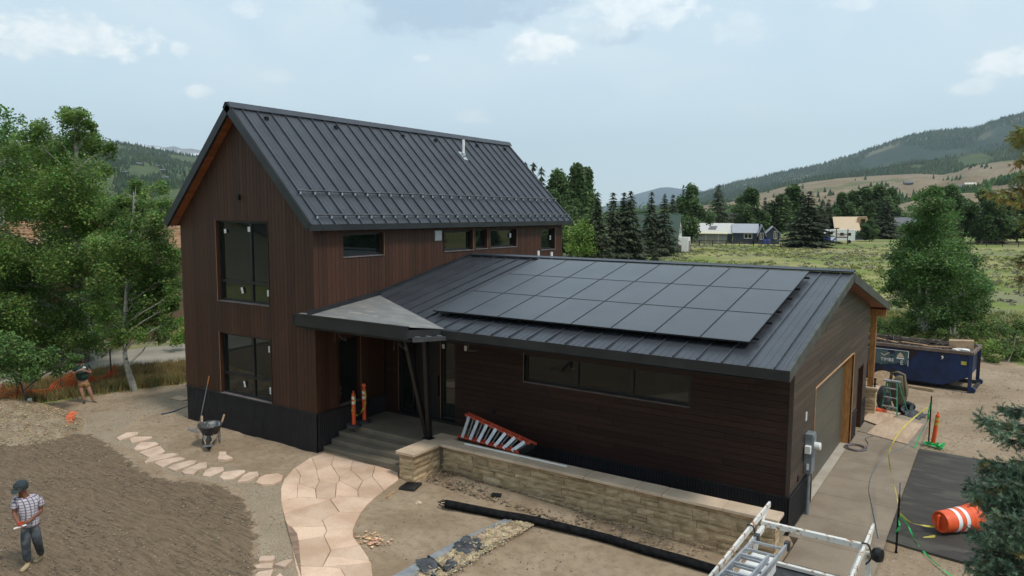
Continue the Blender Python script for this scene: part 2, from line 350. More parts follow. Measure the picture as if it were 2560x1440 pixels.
gy = lines([(-14000, -3000, 2200), (-3000, -400, 400), (-400, -60, 20), (-60, -16, 2), (-16, -9, .5), (-9, 3.5, .1), (3.5, 40, .5), (40, 200, 4), (200, 600, 40), (600, 3000, 400), (3000, 14000, 2200)])
GX, GY = np.meshgrid(gx, gy); Z = gz(GX, GY)
fx, fy = GX.ravel(), GY.ravel()
near = (np.abs(fx) < 45) & (fy > -17) & (fy < 42)
so_ = np.full(fx.shape, -9.); gr_ = so_.copy(); ya_ = so_.copy()
so_[near] = sdist(fx[near], fy[near], SOIL); ya_[near] = sdist(fx[near], fy[near], YARD)
gr_[near] = np.maximum(*[sdist(fx[near], fy[near], p) for p in GRAV])
zf = Z.ravel().copy()
vn = np.zeros(fx.shape)
idx = np.where(near)[0]
for i in idx:
    x, y = fx[i], fy[i]
    a = mnoise.noise((x*.9, y*.9, 0))*.035+mnoise.noise((x*3.1, y*3.1, 5))*.014
    if so_[i] > 0:   # raked furrows in the seed bed
        w = min(1, so_[i]/.5); t = (x*.55+y*.83); a += w*(.011*math.sin(t*19+2.2*mnoise.noise((x*.8, y*.8, 3)))+.014*mnoise.noise((x*6, y*6, 9)))
    vn[i] = a
flat = sstep(0, .5, np.maximum(np.maximum(10.9-fx, 2.0-fy+.0), 0)) if False else 1
zf += vn*np.where((fx > 10.8) & (fy > -9) & (fy < 17), .25, 1)
# loose spoil heaped along the foot of the stone wall
zf += .13*np.exp(-((fy-.75)/.28)**2)*sstep(3.6, 4.2, fx)*(1-sstep(6.5, 9.5, fx))*(fy < 1.3)
zf -= .06*sstep(.2, -.1, np.abs(fy-.9)-.12)*sstep(5, 6, fx)*0
# sink the ground a little under the slabs, the house and the porch
under = ((fx > -5.6) & (fx < 11.3) & (fy > .3) & (fy < 13)) & ~((fx > 0) & (fy < 2.0)) | ((fx > 11.75) & (fx < 13.4) & (fy > -9) & (fy < 15.5))
zf = np.where(under, zf-.2, zf)
V = np.c_[fx, fy, zf]; nxn = len(gx); nyn = len(gy)
I = np.arange(nxn*nyn).reshape(nyn, nxn)
F = np.stack([I[:-1, :-1], I[:-1, 1:], I[1:, 1:], I[1:, :-1]], -1).reshape(-1, 4)
def ground_mat():
    m = bpy.data.materials.new('ground_earth'); m.use_nodes = True; t = m.node_tree; b = t.nodes['Principled BSDF']; b.inputs['Roughness'].default_value = .95
    b.inputs['Specular IOR Level'].default_value = .15
    P = t.nodes.new('ShaderNodeNewGeometry').outputs['Position']
    at_ = t.nodes.new('ShaderNodeAttribute'); at_.attribute_name = 'Mask'; sp = t.nodes.new('ShaderNodeSeparateColor'); t.links.new(at_.outputs['Color'], sp.inputs[0])
    so, gv, gs = (X(t, o) for o in sp.outputs)
    a = noise(t, P, .7, 6, .6); b2 = noise(t, P, 5, 5, .65); c = noise(t, P, 34, 3, .7); d = noise(t, P, 90, 2, .6)
    dirt = mix(t, a.sst(.35, .65), (.27, .195, .127), (.365, .278, .192)); dirt = mix(t, b2.sst(.4, .7)*.5, dirt, (.185, .13, .083))
    dirt = mix(t, c.sst(.55, .7)*.35, dirt, (.4, .32, .23)); dirt = mix(t, d.sst(.42, .3)*.6, dirt, (.11, .078, .05))
    fur = noise(t, mapping(t, P, (1.6, 12, 1), (0, 0, R(-33))), 1.3, 5, .7)
    soil = mix(t, fur.sst(.3, .62), (.1, .07, .045), (.195, .14, .092)); soil = mix(t, c.sst(.5, .36)*.35, soil, (.04, .03, .022)); soil = mix(t, d.sst(.62, .7)*.35, soil, (.3, .25, .18))
    grav = mix(t, c.sst(.3, .7), (.22, .172, .12), (.42, .34, .245)); grav = mix(t, d.sst(.5, .35)*.4, grav, (.12, .1, .08)); grav = mix(t, a.sst(.4, .6)*.4, grav, (.25, .2, .135))
    # meadow: green grass, dry straw, grey sage
    f1 = noise(t, P, .055, 6, .6); f2 = noise(t, mapping(t, P, (1, 1, 1), (0, 0, 0), (40, 9, 0)), .1, 6, .65); f3 = noise(t, P, 1.1, 4, .7)
    g = mix(t, f1.sst(.42, .58), (.155, .195, .05), (.29, .265, .105)); g = mix(t, f2.sst(.5, .6)*.75, g, (.19, .185, .115)); g = mix(t, f3.sst(.45, .7)*.35, g, (.12, .145, .055)); g = mix(t, b2.sst(.58, .75)*.4, g, (.3, .26, .14))
    # beyond the meadow the valley floor is darker woodland green
    ln = t.nodes.new('ShaderNodeVectorMath'); ln.operation = 'LENGTH'; t.links.new(P, ln.inputs[0]); dist = X(t, ln.outputs['Value'])
    g = mix(t, dist.sst(230, 420), g, (.06, .085, .035))
    jit = (b2-.5)*.9+(c-.5)*.4
    col = mix(t, (gs+jit).sst(.44, .56), dirt, g); col = mix(t, (gv+jit).sst(.42, .6), col, grav); col = mix(t, (so+jit).sst(.44, .56), col, soil)
    t.links.new(col, b.inputs['Base Color'])
    bn = t.nodes.new('ShaderNodeBump'); bn.inputs['Strength'].default_value = .55; bn.inputs['Distance'].default_value = .03
    t.links.new((b2*.6+c*.5+d*.15).k, bn.inputs['Height']); t.links.new(bn.outputs[0], b.inputs['Normal'])
    return m
M['ground'] = ground_mat()
me = npmesh('ground', V, F, 'ground', smooth=True)
ca = me.color_attributes.new('Mask', 'FLOAT_COLOR', 'POINT')
gr_[near] = np.maximum(gr_[near], np.where((fx[near] > 13.6), -.05+0*fx[near], -9))
mk = np.c_[np.clip(.5+so_/.85, 0, 1), np.clip(.5+gr_/.5, 0, 1), np.clip(.5-ya_/1.2, 0, 1), np.ones(len(fx))]
ca.data.foreach_set('color', mk.astype(np.float32).ravel())
ground = tag(link('ground', me), kind='structure')

def sheet(name, poly, mat_, dz, label=None, hfun=gzf, sub=.6, thick=0):
    "a flat-lying sheet that follows the ground, cut to poly"
    bm = bmesh.new(); vs = [bm.verts.new((x, y, 0)) for x, y in poly]; bm.faces.new(vs)
    xs = [p[0] for p in poly]; ys = [p[1] for p in poly]
    x = math.floor(min(xs)/sub)*sub
    for ax, lo, hi in ((0, min(xs), max(xs)), (1, min(ys), max(ys))):
        q = lo+sub
        while q < hi:
            pn = (1, 0, 0) if ax == 0 else (0, 1, 0); co = (q, 0, 0) if ax == 0 else (0, q, 0)
            bmesh.ops.bisect_plane(bm, geom=bm.verts[:]+bm.edges[:]+bm.faces[:], plane_co=co, plane_no=pn); q += sub
    for v in bm.verts: v.co.z = hfun(v.co.x, v.co.y)+dz
    if thick:
        r = bmesh.ops.extrude_face_region(bm, geom=bm.faces[:])
        for v in r['geom']:
            if isinstance(v, bmesh.types.BMVert): v.co.z -= thick
    bmesh.ops.recalc_face_normals(bm, faces=bm.faces[:])
    me = bpy.data.meshes.new(name); bm.to_mesh(me); bm.free(); me.materials.append(M[mat_]); o = link(name, me)
    return o
M['road'] = mat('dirt_road', (.27, .24, .19), (.36, .32, .26), .8, rough=.95, fine=.35, fscale=30, bump=.2)
rp = [(-7.5, 16), (-13.2, 5.9), (-14.9, 3.2), (-15.4, 1.4), (-14.9, -1.7), (-14.4, -5), (-15, -12), (-22, -12), (-19.3, -4), (-18.7, -.1), (-19.1, 2.2), (-18.2, 5.6), (-17.2, 8.4), (-12.5, 18)]
tag(sheet('dirt_road', rp, 'road', .07, sub=1.5), kind='structure')

# ------------------------------------------------------------------ the house
house = thing('house', 'new dark brown board house with steep black metal roof and low solar garage wing', 'house', (0, 0, 0))
WL, LL, ZB, ZE, ZR, SLP = 5.897, 13.23, 1.056, 6.17, 9.459, 1.013      # tall part
GX1, GY0, GY1 = 11.648, 2.696, 13.25                                     # garage wing
GS = .2025; GEY, GEZ, GRY, GRZ, GRX = .425, 3.683, 7.07, 5.029, 12.05
def groof(y): return GRZ-GS*abs(y-GRY)
class Fr:
    "wall frame: s along the wall, z up, n outward"
    def __init__(s, O, Rv, N): s.O, s.R, s.N = Vector(O), Vector(Rv), Vector(N)
    def p(s, a, z, n): return s.O+s.R*a+Vector((0, 0, z))+s.N*n
    def box(s, mb, a0, a1, z0, z1, n0, n1, mi=0, c=None):
        vs = [s.p(a, z, n) for z in (z0, z1) for a, n in ((a0, n0), (a1, n0), (a1, n1), (a0, n1))]
        return mb.add(vs, BOXF, mi, c)
    def poly(s, mb, pts, n0, n1, mi=0, c=None):
        k = len(pts); vs = [s.p(a, z, n0) for a, z in pts]+[s.p(a, z, n1) for a, z in pts]
        return mb.add(vs, [tuple(range(k)), tuple(range(k, 2*k))[::-1]]+[(i, (i+1) % k, k+(i+1) % k, k+i) for i in range(k)], mi, c)
FG = Fr((0, 0, 0), (1, 0, 0), (0, -1, 0)); FS = Fr((0, 0, 0), (0, 1, 0), (1, 0, 0))
FF = Fr((0, GY0, 0), (1, 0, 0), (0, -1, 0)); FE = Fr((GX1, 0, 0), (0, 1, 0), (1, 0, 0))
def fixn(o):
    bm = bmesh.new(); bm.from_mesh(o.data); bmesh.ops.recalc_face_normals(bm, faces=bm.faces[:]); bm.to_mesh(o.data); bm.free(); return o

def vboards(fr, wall, s0, s1, zlo, zhi, holes, w, mat_):
    s = s0
    while s < s1-1e-6:
        e = min(s+w, s1); m = (s+e)/2
        cuts = sorted([(h[2], h[3]) for h in holes if min(e, h[1])-max(s, h[0]) > .5*(e-s)])
        segs = []; z = z00 = zlo(m)
        for c0, c1 in cuts:
            if c0 > z+.03: segs.append((z, c0, 0, 0))
            z = c1
        segs.append((z, None, 0, 1))
        for i, (a, b, _, top) in enumerate(segs):
            lo0, lo1 = (zlo(s), zlo(e)) if a == z00 else (a, a)
            hi0, hi1 = (zhi(s), zhi(e)) if b is None else (b, b)
            if min(hi0-lo0, hi1-lo1) < .02: continue
            mb = MB(); g = .004; fr.poly(mb, [(s+g, lo0), (e-g, lo1), (e-g, hi1), (s+g, hi0)], 0, .022+rnd.uniform(-.002, .002))
            fixn(put('plank', mb, mat_, wall))
        s = e
def hboards(fr, wall, z0, z1, sl, sr, holes, w, mat_, lens=(1.6, 4.2), joined_after=None):
    z = z0; row = 0; rest = MB(); cnt = 0
    while z < z1(None)-1e-6:
        zt = z+w
        a, b = sl((z+zt)/2), sr((z+zt)/2)
        cuts = sorted([(h[0], h[1]) for h in holes if min(zt, h[3])-max(z, h[2]) > .5*w]); spans = []; p = a
        for c0, c1 in cuts:
            if c0 > p+.03: spans.append((p, c0))
            p = c1
        if b > p+.05: spans.append((p, b))
        for q0, q1 in spans:
            x = q0; first = True
            while x < q1-.01:
                L = rnd.uniform(*lens)*(rnd.uniform(.3, 1) if first else 1); first = False
                y = q1 if q1-(x+L) < .6 else x+L
                mb = MB(); g = .003; fr.box(mb, x+g, y-g, z+g, zt-g, 0, .022+rnd.uniform(-.002, .002)); fixn(put('plank', mb, mat_, wall)); cnt += 1
                x = y
        z = zt; row += 1
    return cnt
def skirt(fr, parent, s0, s1, z0, z1, holes=()):
    "corrugated metal base band with a cap flashing"
    mb = MB(); p = .068; s = s0; prof = []
    while s < s1:
        prof += [(s, .012), (s+p*.3, .012), (s+p*.5, .034), (s+p*.8, .034)]; s += p
    prof = [(min(a, s1), n) for a, n in prof]+[(s1, .012)]
    vs = [fr.p(a, z, n) for a, n in prof for z in (z0(a), z1)]
    mb.add(vs, [(2*i, 2*i+2, 2*i+3, 2*i+1) for i in range(len(prof)-1)])
    fr.box(mb, s0, s1, z1, z1+.035, 0, .05)
    o = put('metal_skirt', mb, 'skirt', parent); fixn(o)
    mb = MB(); fr.box(mb, s0, s1, z0((s0+s1)/2)-.012, z0((s0+s1)/2)+.012, .03, .045); put('skirt_edge', mb, 'rake', o)
def window(fr, parent, a0, a1, z0, z1, vert=(), horiz=(), rec=.14, edge='l', sill=True, jamb='board_v', stick=(), fw=.06, name='window'):
    f = MB(); n = -rec
    for b in ((a0, a0+fw, z0, z1), (a1-fw, a1, z0, z1)): fr.box(f, *b, n, n+.05)
    for b in ((a0+fw, a1-fw, z0, z0+fw), (a0+fw, a1-fw, z1-fw, z1)): fr.box(f, *b, n, n+.05)
    xs = [a0+fw]+list(vert)+[a1-fw]; zs = [z0+fw]+list(horiz)+[z1-fw]
    for v in vert: fr.box(f, v-.045, v+.045, z0+fw, z1-fw, n+.001, n+.056)
    for h in horiz: fr.box(f, a0+fw, a1-fw, h-.035, h+.035, n+.002, n+.062)
    o = fixn(put(name, f, 'frame', parent))
    for i in range(len(xs)-1):
        for j in range(len(zs)-1):
            g = MB(); fr.box(g, xs[i]-.01, xs[i+1]+.01, zs[j]-.01, zs[j+1]+.01, n+.008, n+.02); fixn(put('pane', g, 'glass', o))
    j = MB(); d = .02
    fr.box(j, a0-d, a0, z0, z1, n, .024); fr.box(j, a1, a1+d, z0, z1, n, .024); fr.box(j, a0-d, a1+d, z1, z1+d, n, .024)
    fixn(put('jamb', j, jamb, o))
    e = MB(); fr.box(e, a0-d-.008, a0-d, z0, z1+d, -.01, .028) if edge == 'l' else fr.box(e, a1+d, a1+d+.008, z0, z1+d, -.01, .028)
    fixn(put('raw_edge', e, 'raw', o))
    if sill:
        s = MB(); fr.box(s, a0-d, a1+d, z0-.025, z0, n, .05); fixn(put('sill', s, 'sill', o))
    for (sa, sz_, w, h, rt) in stick:
        k = MB(); c, q = math.cos(rt), math.sin(rt)
        P = [(sa+x*c-y*q, sz_+x*q+y*c) for x, y in ((-w, -h), (w, -h), (w, h), (-w, h))]
        fr.poly(k, P, n+.064, n+.066); P2 = [(sa+x*c-y*q, sz_+x*q+y*c) for x, y in ((-w*.5, -h*.4), (w*.5, -h*.4), (w*.5, -h*.25), (-w*.5, -h*.25))]
        fr.poly(k, P2, n+.0665, n+.067, 1); fixn(put('sticker', k, ['sticker', 'ink'], o))
    return o

# wall cores (hidden behind the boards) -------------------------------------
rz = lambda x: ZE+SLP*(.297-x) if x > -WL/2 else ZE+SLP*(.297+WL+x)
def core(name, fr, outer, holes, n0=-.16, n1=-.001):
    "wall face with real openings, built from strips"
    mb = MB()
    outer(mb, n0, n1)
    return put(name, mb, 'core', house, org=(0, 0, 0))
HG = [(-4.118, -1.819, 3.889, 6.231), (-4.118, -1.819, 1.103, 2.928)]
def strips(fr, mb, s0, s1, lo, hi, holes, n0, n1):
    ss = sorted({s0, s1}|{h[0]-.02 for h in holes if s0 < h[0] < s1}|{h[1]+.02 for h in holes if s0 < h[1] < s1}|{q for q in (fr.br if hasattr(fr, 'br') else []) if s0 < q < s1})
    for a, b in zip(ss[:-1], ss[1:]):
        m = (a+b)/2; cuts = sorted((h[2]-.02, h[3]+.02) for h in holes if h[0]-.02 <= m <= h[1]+.02)
        z = None
        for c0, c1 in cuts+[(None, None)]:
            l0, l1 = (lo(a+1e-6), lo(b-1e-6)) if z is None else (z, z)
            h0, h1 = (hi(a+1e-6), hi(b-1e-6)) if c0 is None else (c0, c0)
            if max(h0-l0, h1-l1) > .01: fr.poly(mb, [(a, l0), (b, l1), (b, h1), (a, h0)], n0, n1)
            z = c1
FG.br = [-WL/2]; FS.br = [GY0, GRY]; FE.br = [GRY]
mb = MB(); strips(FG, mb, -WL, 0, lambda s: -.05, lambda s: rz(s)-.17, HG, -.16, -.001); gable = fixn(put('gable_wall', mb, 'core', house))
HS = [(1.04, 2.65, 5.27, 5.92), (5.48, 7.05, 5.24, 5.89), (7.21, 7.9, 5.25, 5.92), (8.1, 9.8, 5.25, 5.9), (11.54, 12.65, 5.045, 5.88), (.82, 1.62, 1.15, 2.98)]
mb = MB(); strips(FS, mb, .17, LL, lambda s: -.1, lambda s: 6.0, HS, -.16, -.001); side = fixn(put('side_wall', mb, 'core', house))
HF = [(4.92, 9.41, 2.125, 2.86), (.55, 1.08, .66, 2.92), (1.12, 2.08, .55, 2.92), (2.14, 2.64, .66, 2.92)]
mb = MB(); strips(FF, mb, .02, GX1-.17, lambda s: -.5, lambda s: groof(GY0)-.1, HF, -.16, -.001); front = fixn(put('garage_front_wall', mb, 'core', house))
HE = [(5.0, 10.35, -.38, 2.38), (11.45, 12.45, -.38, 1.74)]
mb = MB(); strips(FE, mb, GY0+.0, GY1, lambda s: -.5, lambda s: groof(s)-.1, HE, -.16, -.001); east = fixn(put('garage_gable_wall', mb, 'core', house))
# back and left walls, floors: closed volumes so other views hold up
mb = MB(); mb.box(-WL, -WL+.15, .17, LL, -.05, 6.0); FB = Fr((0, LL, 0), (1, 0, 0), (0, 1, 0)); FB.br = [-WL/2]
strips(FB, mb, -WL, 0, lambda s: -.05, lambda s: rz(s)-.17, [], -.16, 0); fixn(put('back_wall', mb, 'board_v', house))
mb = MB(); mb.box(.02, GX1-.17, GY1-.15, GY1, -.5, groof(GY1)-.1); mb.box(-WL+.16, -.17, .17, LL-.17, 3.2, 3.4); mb.box(-WL+.16, -.17, .17, LL-.17, -.05, .4); mb.box(.0, GX1-.5, GY0+.2, GY1-.2, -.5, -.36)
fixn(put('floor_slab', mb, 'core', house))
# boards ----------------------------------------------------------------------
vboards(FG, gable, -WL, 0, lambda s: ZB+.035, lambda s: rz(s)-.17, HG, WL/40, 'board_v')
def slo(s): return ZB+.035 if s < GY0 else groof(s)-.02
vboards(FS, side, 0, LL, slo, lambda s: 6.02, HS, LL/88, 'board_v')
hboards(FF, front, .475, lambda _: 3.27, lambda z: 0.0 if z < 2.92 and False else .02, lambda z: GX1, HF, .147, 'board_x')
def e_l(z): return GY0 if z < groof(GY0)-.12 else GRY-(GRZ-.12-z)/GS
def e_r(z): return GY1 if z < groof(GY1)-.12 else GRY+(GRZ-.12-z)/GS
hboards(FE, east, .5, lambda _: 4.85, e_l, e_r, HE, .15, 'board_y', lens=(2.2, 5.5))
mb = MB(); FE.box(mb, GY0-.03, GY0+.0, .48, 3.9, -.06, .03); fixn(put('corner_trim', mb, 'board_y', house))
mb = MB(); FG.box(mb, -.0, .03, ZB+.035, 6.0, -.05, .03); fixn(put('corner_trim', mb, 'board_v', house))
# skirts
skirt(FG, house, -WL-.0, 0.034, lambda s: -.02, ZB); skirt(FS, house, -.034, GY0, lambda s: -.02, ZB); skirt(FF, house, 2.95, GX1+.034, lambda s: -.36, .44)
skirt(FE, house, GY0-.034, 4.94, lambda s: -.37, .44); skirt(FE, house, 10.45, 11.40, lambda s: -.37, .44); skirt(FE, house, 12.5, GY1, lambda s: -.37, .44)
# windows
window(FG, house, *HG[0], vert=(-2.68,), horiz=(4.47,), stick=[(-3.82, 5.93, .05, .06, .05), (-2.73, 6.0, .055, .07, .05), (-3.12, 4.23, .045, .09, .3), (-1.98, 4.22, .035, .09, 0)])
window(FG, house, *HG[1], vert=(-2.72,), horiz=(1.70,), stick=[(-3.15, 1.46, .035, .09, .2), (-2.0, 2.62, .03, .09, 0), (-2.0, 1.42, .03, .1, 0)])
for i, h in enumerate(HS):
    window(FS, house, *h, edge='r', stick={3: [(h[1]-.27, 5.66, .05, .08, 0)], 4: [(h[1]-.2, 5.5, .05, .09, 0)], 5: []}.get(i, []), rec=.15)
window(FF, house, *HF[0], vert=(6.445, 7.94), sill=True, jamb='frame', rec=.1)
window(FF, house, *HF[1], jamb='frame', sill=False, stick=[], rec=.08); window(FF, house, *HF[3], jamb='frame', sill=False, rec=.08, stick=[(2.18, 2.75, .06, .06, 0)])
dr = MB(); FF.box(dr, HF[2][0], HF[2][1], .55, 2.92, -.1, -.05); o = fixn(put('entry_door', dr, 'frame', house)); hd = MB(); FF.box(hd, 1.98, 2.01, 1.3, 1.9, -.05, .0); fixn(put('door_handle', hd, 'black', o))
mb = MB(); FF.box(mb, 0.03, .52, .6, 2.95, 0, .02); FF.box(mb, .5, 2.95, 2.95, 3.2, .0, .03); FF.box(mb, .53, 2.9, .53, .64, 0, .05); fixn(put('entry_surround', mb, 'frame', house))
# garage door, deep set between timber jambs
gd = MB(); y0, y1, z0, z1 = HE[0]
for k in range(5):
    h = (z1-z0)/5; FE.box(gd, y0, y1, z0+k*h+.006, z0+(k+1)*h-.006, -.26, -.22)
FE.box(gd, y0, y1, z0, z1, -.28, -.25); fixn(put('garage_door', gd, 'door', house))
for a, b, n0, n1 in ((y1, y1+.05, -.12, .03), (y1-.012, y1+.04, -.24, -.121), (y0-.05, y0, -.24, .02)):
    mb = MB(); FE.box(mb, a, b, z0, z1, n0, n1); fixn(put('door_jamb', mb, 'timber', house))
mb = MB(); FE.box(mb, y1, y1+.11, z0, z1+.0, .0, .045); fixn(put('door_jamb', mb, 'timber', house))
mb = MB(); FE.box(mb, y0-.05, y1+.11, z1, z1+.03, -.24, .032); FE.box(mb, y0-.04, y0-.012, z0, z1, -.0, .036); fixn(put('raw_edge', mb, 'raw', house))
mb = MB(); mb.box(GX1-.6, GX1+.02, y0, y1, -.47, -.37); fixn(put('door_threshold', mb, 'apron', house))
md = MB(); FE.box(md, 11.47, 12.43, -.37, 1.72, -.3, -.26); fixn(put('side_door', md, 'core', house))
mb = MB(); FE.box(mb, 12.43, 12.5, -.37, 1.76, -.28, .03); FE.box(mb, 11.4, 11.46, -.37, 1.76, -.28, .03); FE.box(mb, 11.46, 12.43, 1.72, 1.76, -.28, .03); fixn(put('side_door_frame', mb, 'board_v', house))

# tall roof -------------------------------------------------------------------
OG = .342; XE = .297; XR = -WL/2; zf_ = lambda x: ZE+SLP*(XE-x)
ln = math.hypot(1, SLP); nrm = Vector((SLP, 0, 1))/ln
def slope_pt(s, y, n, side=1):
    "s = distance down the slope from the ridge"
    x = XR+side*s/ln; return Vector((x, y, ZR-SLP*s/ln))+Vector((side*nrm.x, 0, nrm.z))*n
SL = (XE-XR)*ln; y0r, y1r = -OG, LL+.42
roof = None
for side_ in (1, -1):
    mb = MB(); T = .17
    vs = [slope_pt(s, y, n, side_) for y in (y0r, y1r) for s, n in ((0, 0), (SL, 0), (SL, -T), (0, -T))]
    mb.add(vs, [(0, 1, 2, 3), (7, 6, 5, 4), (0, 4, 5, 1), (1, 5, 6, 2), (2, 6, 7, 3), (3, 7, 4, 0)]); o = fixn(put('roof', mb, 'fascia', house))
    if side_ == 1: roof = o
    # soffit boards seen under the rake
    for k in range(34):
        a = .05+k*(SL-.1)/34; b = a+(SL-.1)/34-.006; m2 = MB()
        for (ya, yb) in ((y0r+.03, -.03),):
            vs = [slope_pt(s, y, n, side_) for y in (ya, yb) for s, n in ((a, -T+.004), (b, -T+.004), (b, -T-.012), (a, -T-.012))]
            m2.add(vs, [(0, 1, 2, 3), (7, 6, 5, 4), (0, 4, 5, 1), (1, 5, 6, 2), (2, 6, 7, 3), (3, 7, 4, 0)])
        fixn(put('soffit_board', m2, 'soffit', o))
# standing seam panels: one mesh shared
pw = .498; yk = 0.0-.498
def pan_mesh(fn, s0, s1, w):
    mb = MB()
    mb.add([fn(s0, 0, .004), fn(s1, 0, .004), fn(s1, w, .004), fn(s0, w, .004)], [(0, 1, 2, 3)])
    for a, b in ((0, .018),):
        vs = [fn(s, y, n) for s in (s0, s1) for y, n in ((a, .003), (b, .003), (b, .045), (a, .045))]; mb.add(vs, BOXF)
    for q in (.36, .64): vs = [fn(s, y, n) for s in (s0, s1) for y, n in ((q*w, .003), (q*w+.02, .003), (q*w+.02, .009), (q*w, .009))]; mb.add(vs, BOXF)
    return mb
pm = None; o0 = Vector((XR, 0, ZR))
ys = [y0r+.012]+[0.0+pw*k for k in range(0, 28)]
ys = [y for y in ys if y < y1r-.02]
for i, y in enumerate(ys):
    w = (ys[i+1] if i+1 < len(ys) else y1r-.01)-y
    if abs(w-pw) < 1e-3 and pm: me = pm
    else:
        me = pan_mesh(lambda s, yy, n: slope_pt(s, yy, n)-o0+Vector((0, 0, 0)), .05, SL-.01, w).mesh('roof_panel', 'roof')
        if abs(w-pw) < 1e-3: pm = me
    link('roof_panel', me, roof, o0+Vector((0, y, 0)))
mb = MB()
for sd_ in (1, -1):
    vs = [slope_pt(s, y, n, sd_) for y in (y0r-.03, y1r+.03) for s, n in ((0, .09), (.2, .06), (.2, .045), (0, .07))]
    mb.add(vs, [(0, 1, 2, 3), (7, 6, 5, 4), (0, 4, 5, 1), (1, 5, 6, 2), (2, 6, 7, 3)])
put('ridge_cap', mb, 'roof', house)
# rake and eave edge trim
mb = MB()
for sd_ in (1, -1):
    vs = [slope_pt(s, y, n, sd_) for y in (y0r-.02, y0r+.06) for s, n in ((0, .03), (SL+.01, .03), (SL+.01, -.19), (0, -.19))]
    mb.add(vs, [(0, 1, 2, 3), (7, 6, 5, 4), (0, 4, 5, 1), (1, 5, 6, 2), (2, 6, 7, 3)])
fixn(put('rake_fascia', mb, 'fascia', house))
mb = MB(); a = slope_pt(SL+.03, 0, -.02); b = slope_pt(SL-.02, 0, -.2); mb.bar((a.x-.02, y0r-.02, (a.z+b.z)/2), (a.x-.02, y1r, (a.z+b.z)/2), .05, .15); put('eave_fascia', mb, 'fascia', house)
# snow guard rails with a clamp on each seam
def rails(name, s_, ya, yb, fn, seams, parent):
    mb = MB(); mb.tube([fn(s_, ya, .1), fn(s_, yb, .1)], .026, 6); o = put(name, mb, 'snow_rail', parent)
    cm = MB(); cm.box(-.02, .02, -.02, .02, -.1, .032).mesh; me = cm.mesh('clamp', 'clamp')
    for y in seams:
        if ya < y < yb: link('clamp', me, o, fn(s_, y, .09))
s1_ = (-.52-XR)*ln; s2_ = (.11-XR)*ln
for s_, ya in ((s1_, -.1), (s2_, -.08)): rails('snow_rail', s_, ya, y1r-.1, slope_pt, ys, roof)
# roof vent, wall vent, gable lamp
mb = MB(); q = slope_pt((-2.3-XR)*ln+.25, 9.35, 0); mb.tube([q, q+Vector((0, 0, .62))], .055, 10); o = put('vent_pipe', mb, 'white', house)
mb = MB(); mb.prism([(q.x-.14, q.y-.14), (q.x+.16, q.y-.14), (q.x+.16, q.y+.14), (q.x-.14, q.y+.14)], lambda x, y: zf_(x)+.005, lambda x, y: zf_(x)+.03); mb.tube([q, q+Vector((0, 0, .12))], .085, 10); put('flashing', mb, 'clamp', o)
mb = MB(); FS.box(mb, 5.0, 5.34, 5.6, 5.92, .022, .034); o = fixn(put('wall_vent', mb, 'alu', house))
for k in range(8):
    m2 = MB(); FS.box(m2, 5.03, 5.31, 5.625+k*.035, 5.64+k*.035, .034, .05); fixn(put('louvre', m2, 'alu', o))
mb = MB(); FG.box(mb, -3.01, -2.93, 6.83, 6.98, .022, .09); put('wall_lamp', mb, 'black', house)
for q in ((-.9, .45), (1.75, .9), (4.9, .45), (6.7, .42), (9.3, .5), (11.3, .45)):
    mb = MB(); P = slope_pt(.45, q[0]+1.6, .02); mb.box(P.x-.04, P.x+.05, P.y-.05, P.y+.05, P.z-.05, P.z+.05); put('roof_anchor', mb, 'black', house)

# garage roof -----------------------------------------------------------------
lg = math.hypot(1, GS)
def gslope(s, x, n, side=1): return Vector((x, GRY-side*s/lg, GRZ-GS*s/lg))+Vector((0, -side*GS, 1))/lg*n
GSL = (GRY-GEY)*lg; GB = 7.9*lg
def diag(x): return 2.45-(x-0)*(2.45-.5)/4.0      # where the seam roof meets the porch canopy (y at x)
mb = MB(); T = .19
pl = [(0.03, GRY), (GRX, GRY), (GRX, GEY), (4.0, GEY), (0.03, 2.45)]
k = len(pl); vs = [Vector((x, y, groof(y))) for x, y in pl]+[Vector((x, y, groof(y)-T)) for x, y in pl]
mb.add(vs, [tuple(range(k)), tuple(range(k, 2*k))[::-1]]+[(i, (i+1) % k, k+(i+1) % k, k+i) for i in range(k)])
groof_o = fixn(put('garage_roof', mb, 'fascia', house))
mb = MB(); pl = [(0.03, GRY), (GRX, GRY), (GRX, GRY+7.9), (0.03, GRY+7.9)]; k = 4
vs = [Vector((x, y, groof(y))) for x, y in pl]+[Vector((x, y, groof(y)-T)) for x, y in pl]
mb.add(vs, [tuple(range(k)), tuple(range(k, 2*k))[::-1]]+[(i, (i+1) % k, k+(i+1) % k, k+i) for i in range(k)]); gback = fixn(put('garage_roof', mb, 'roof', house))
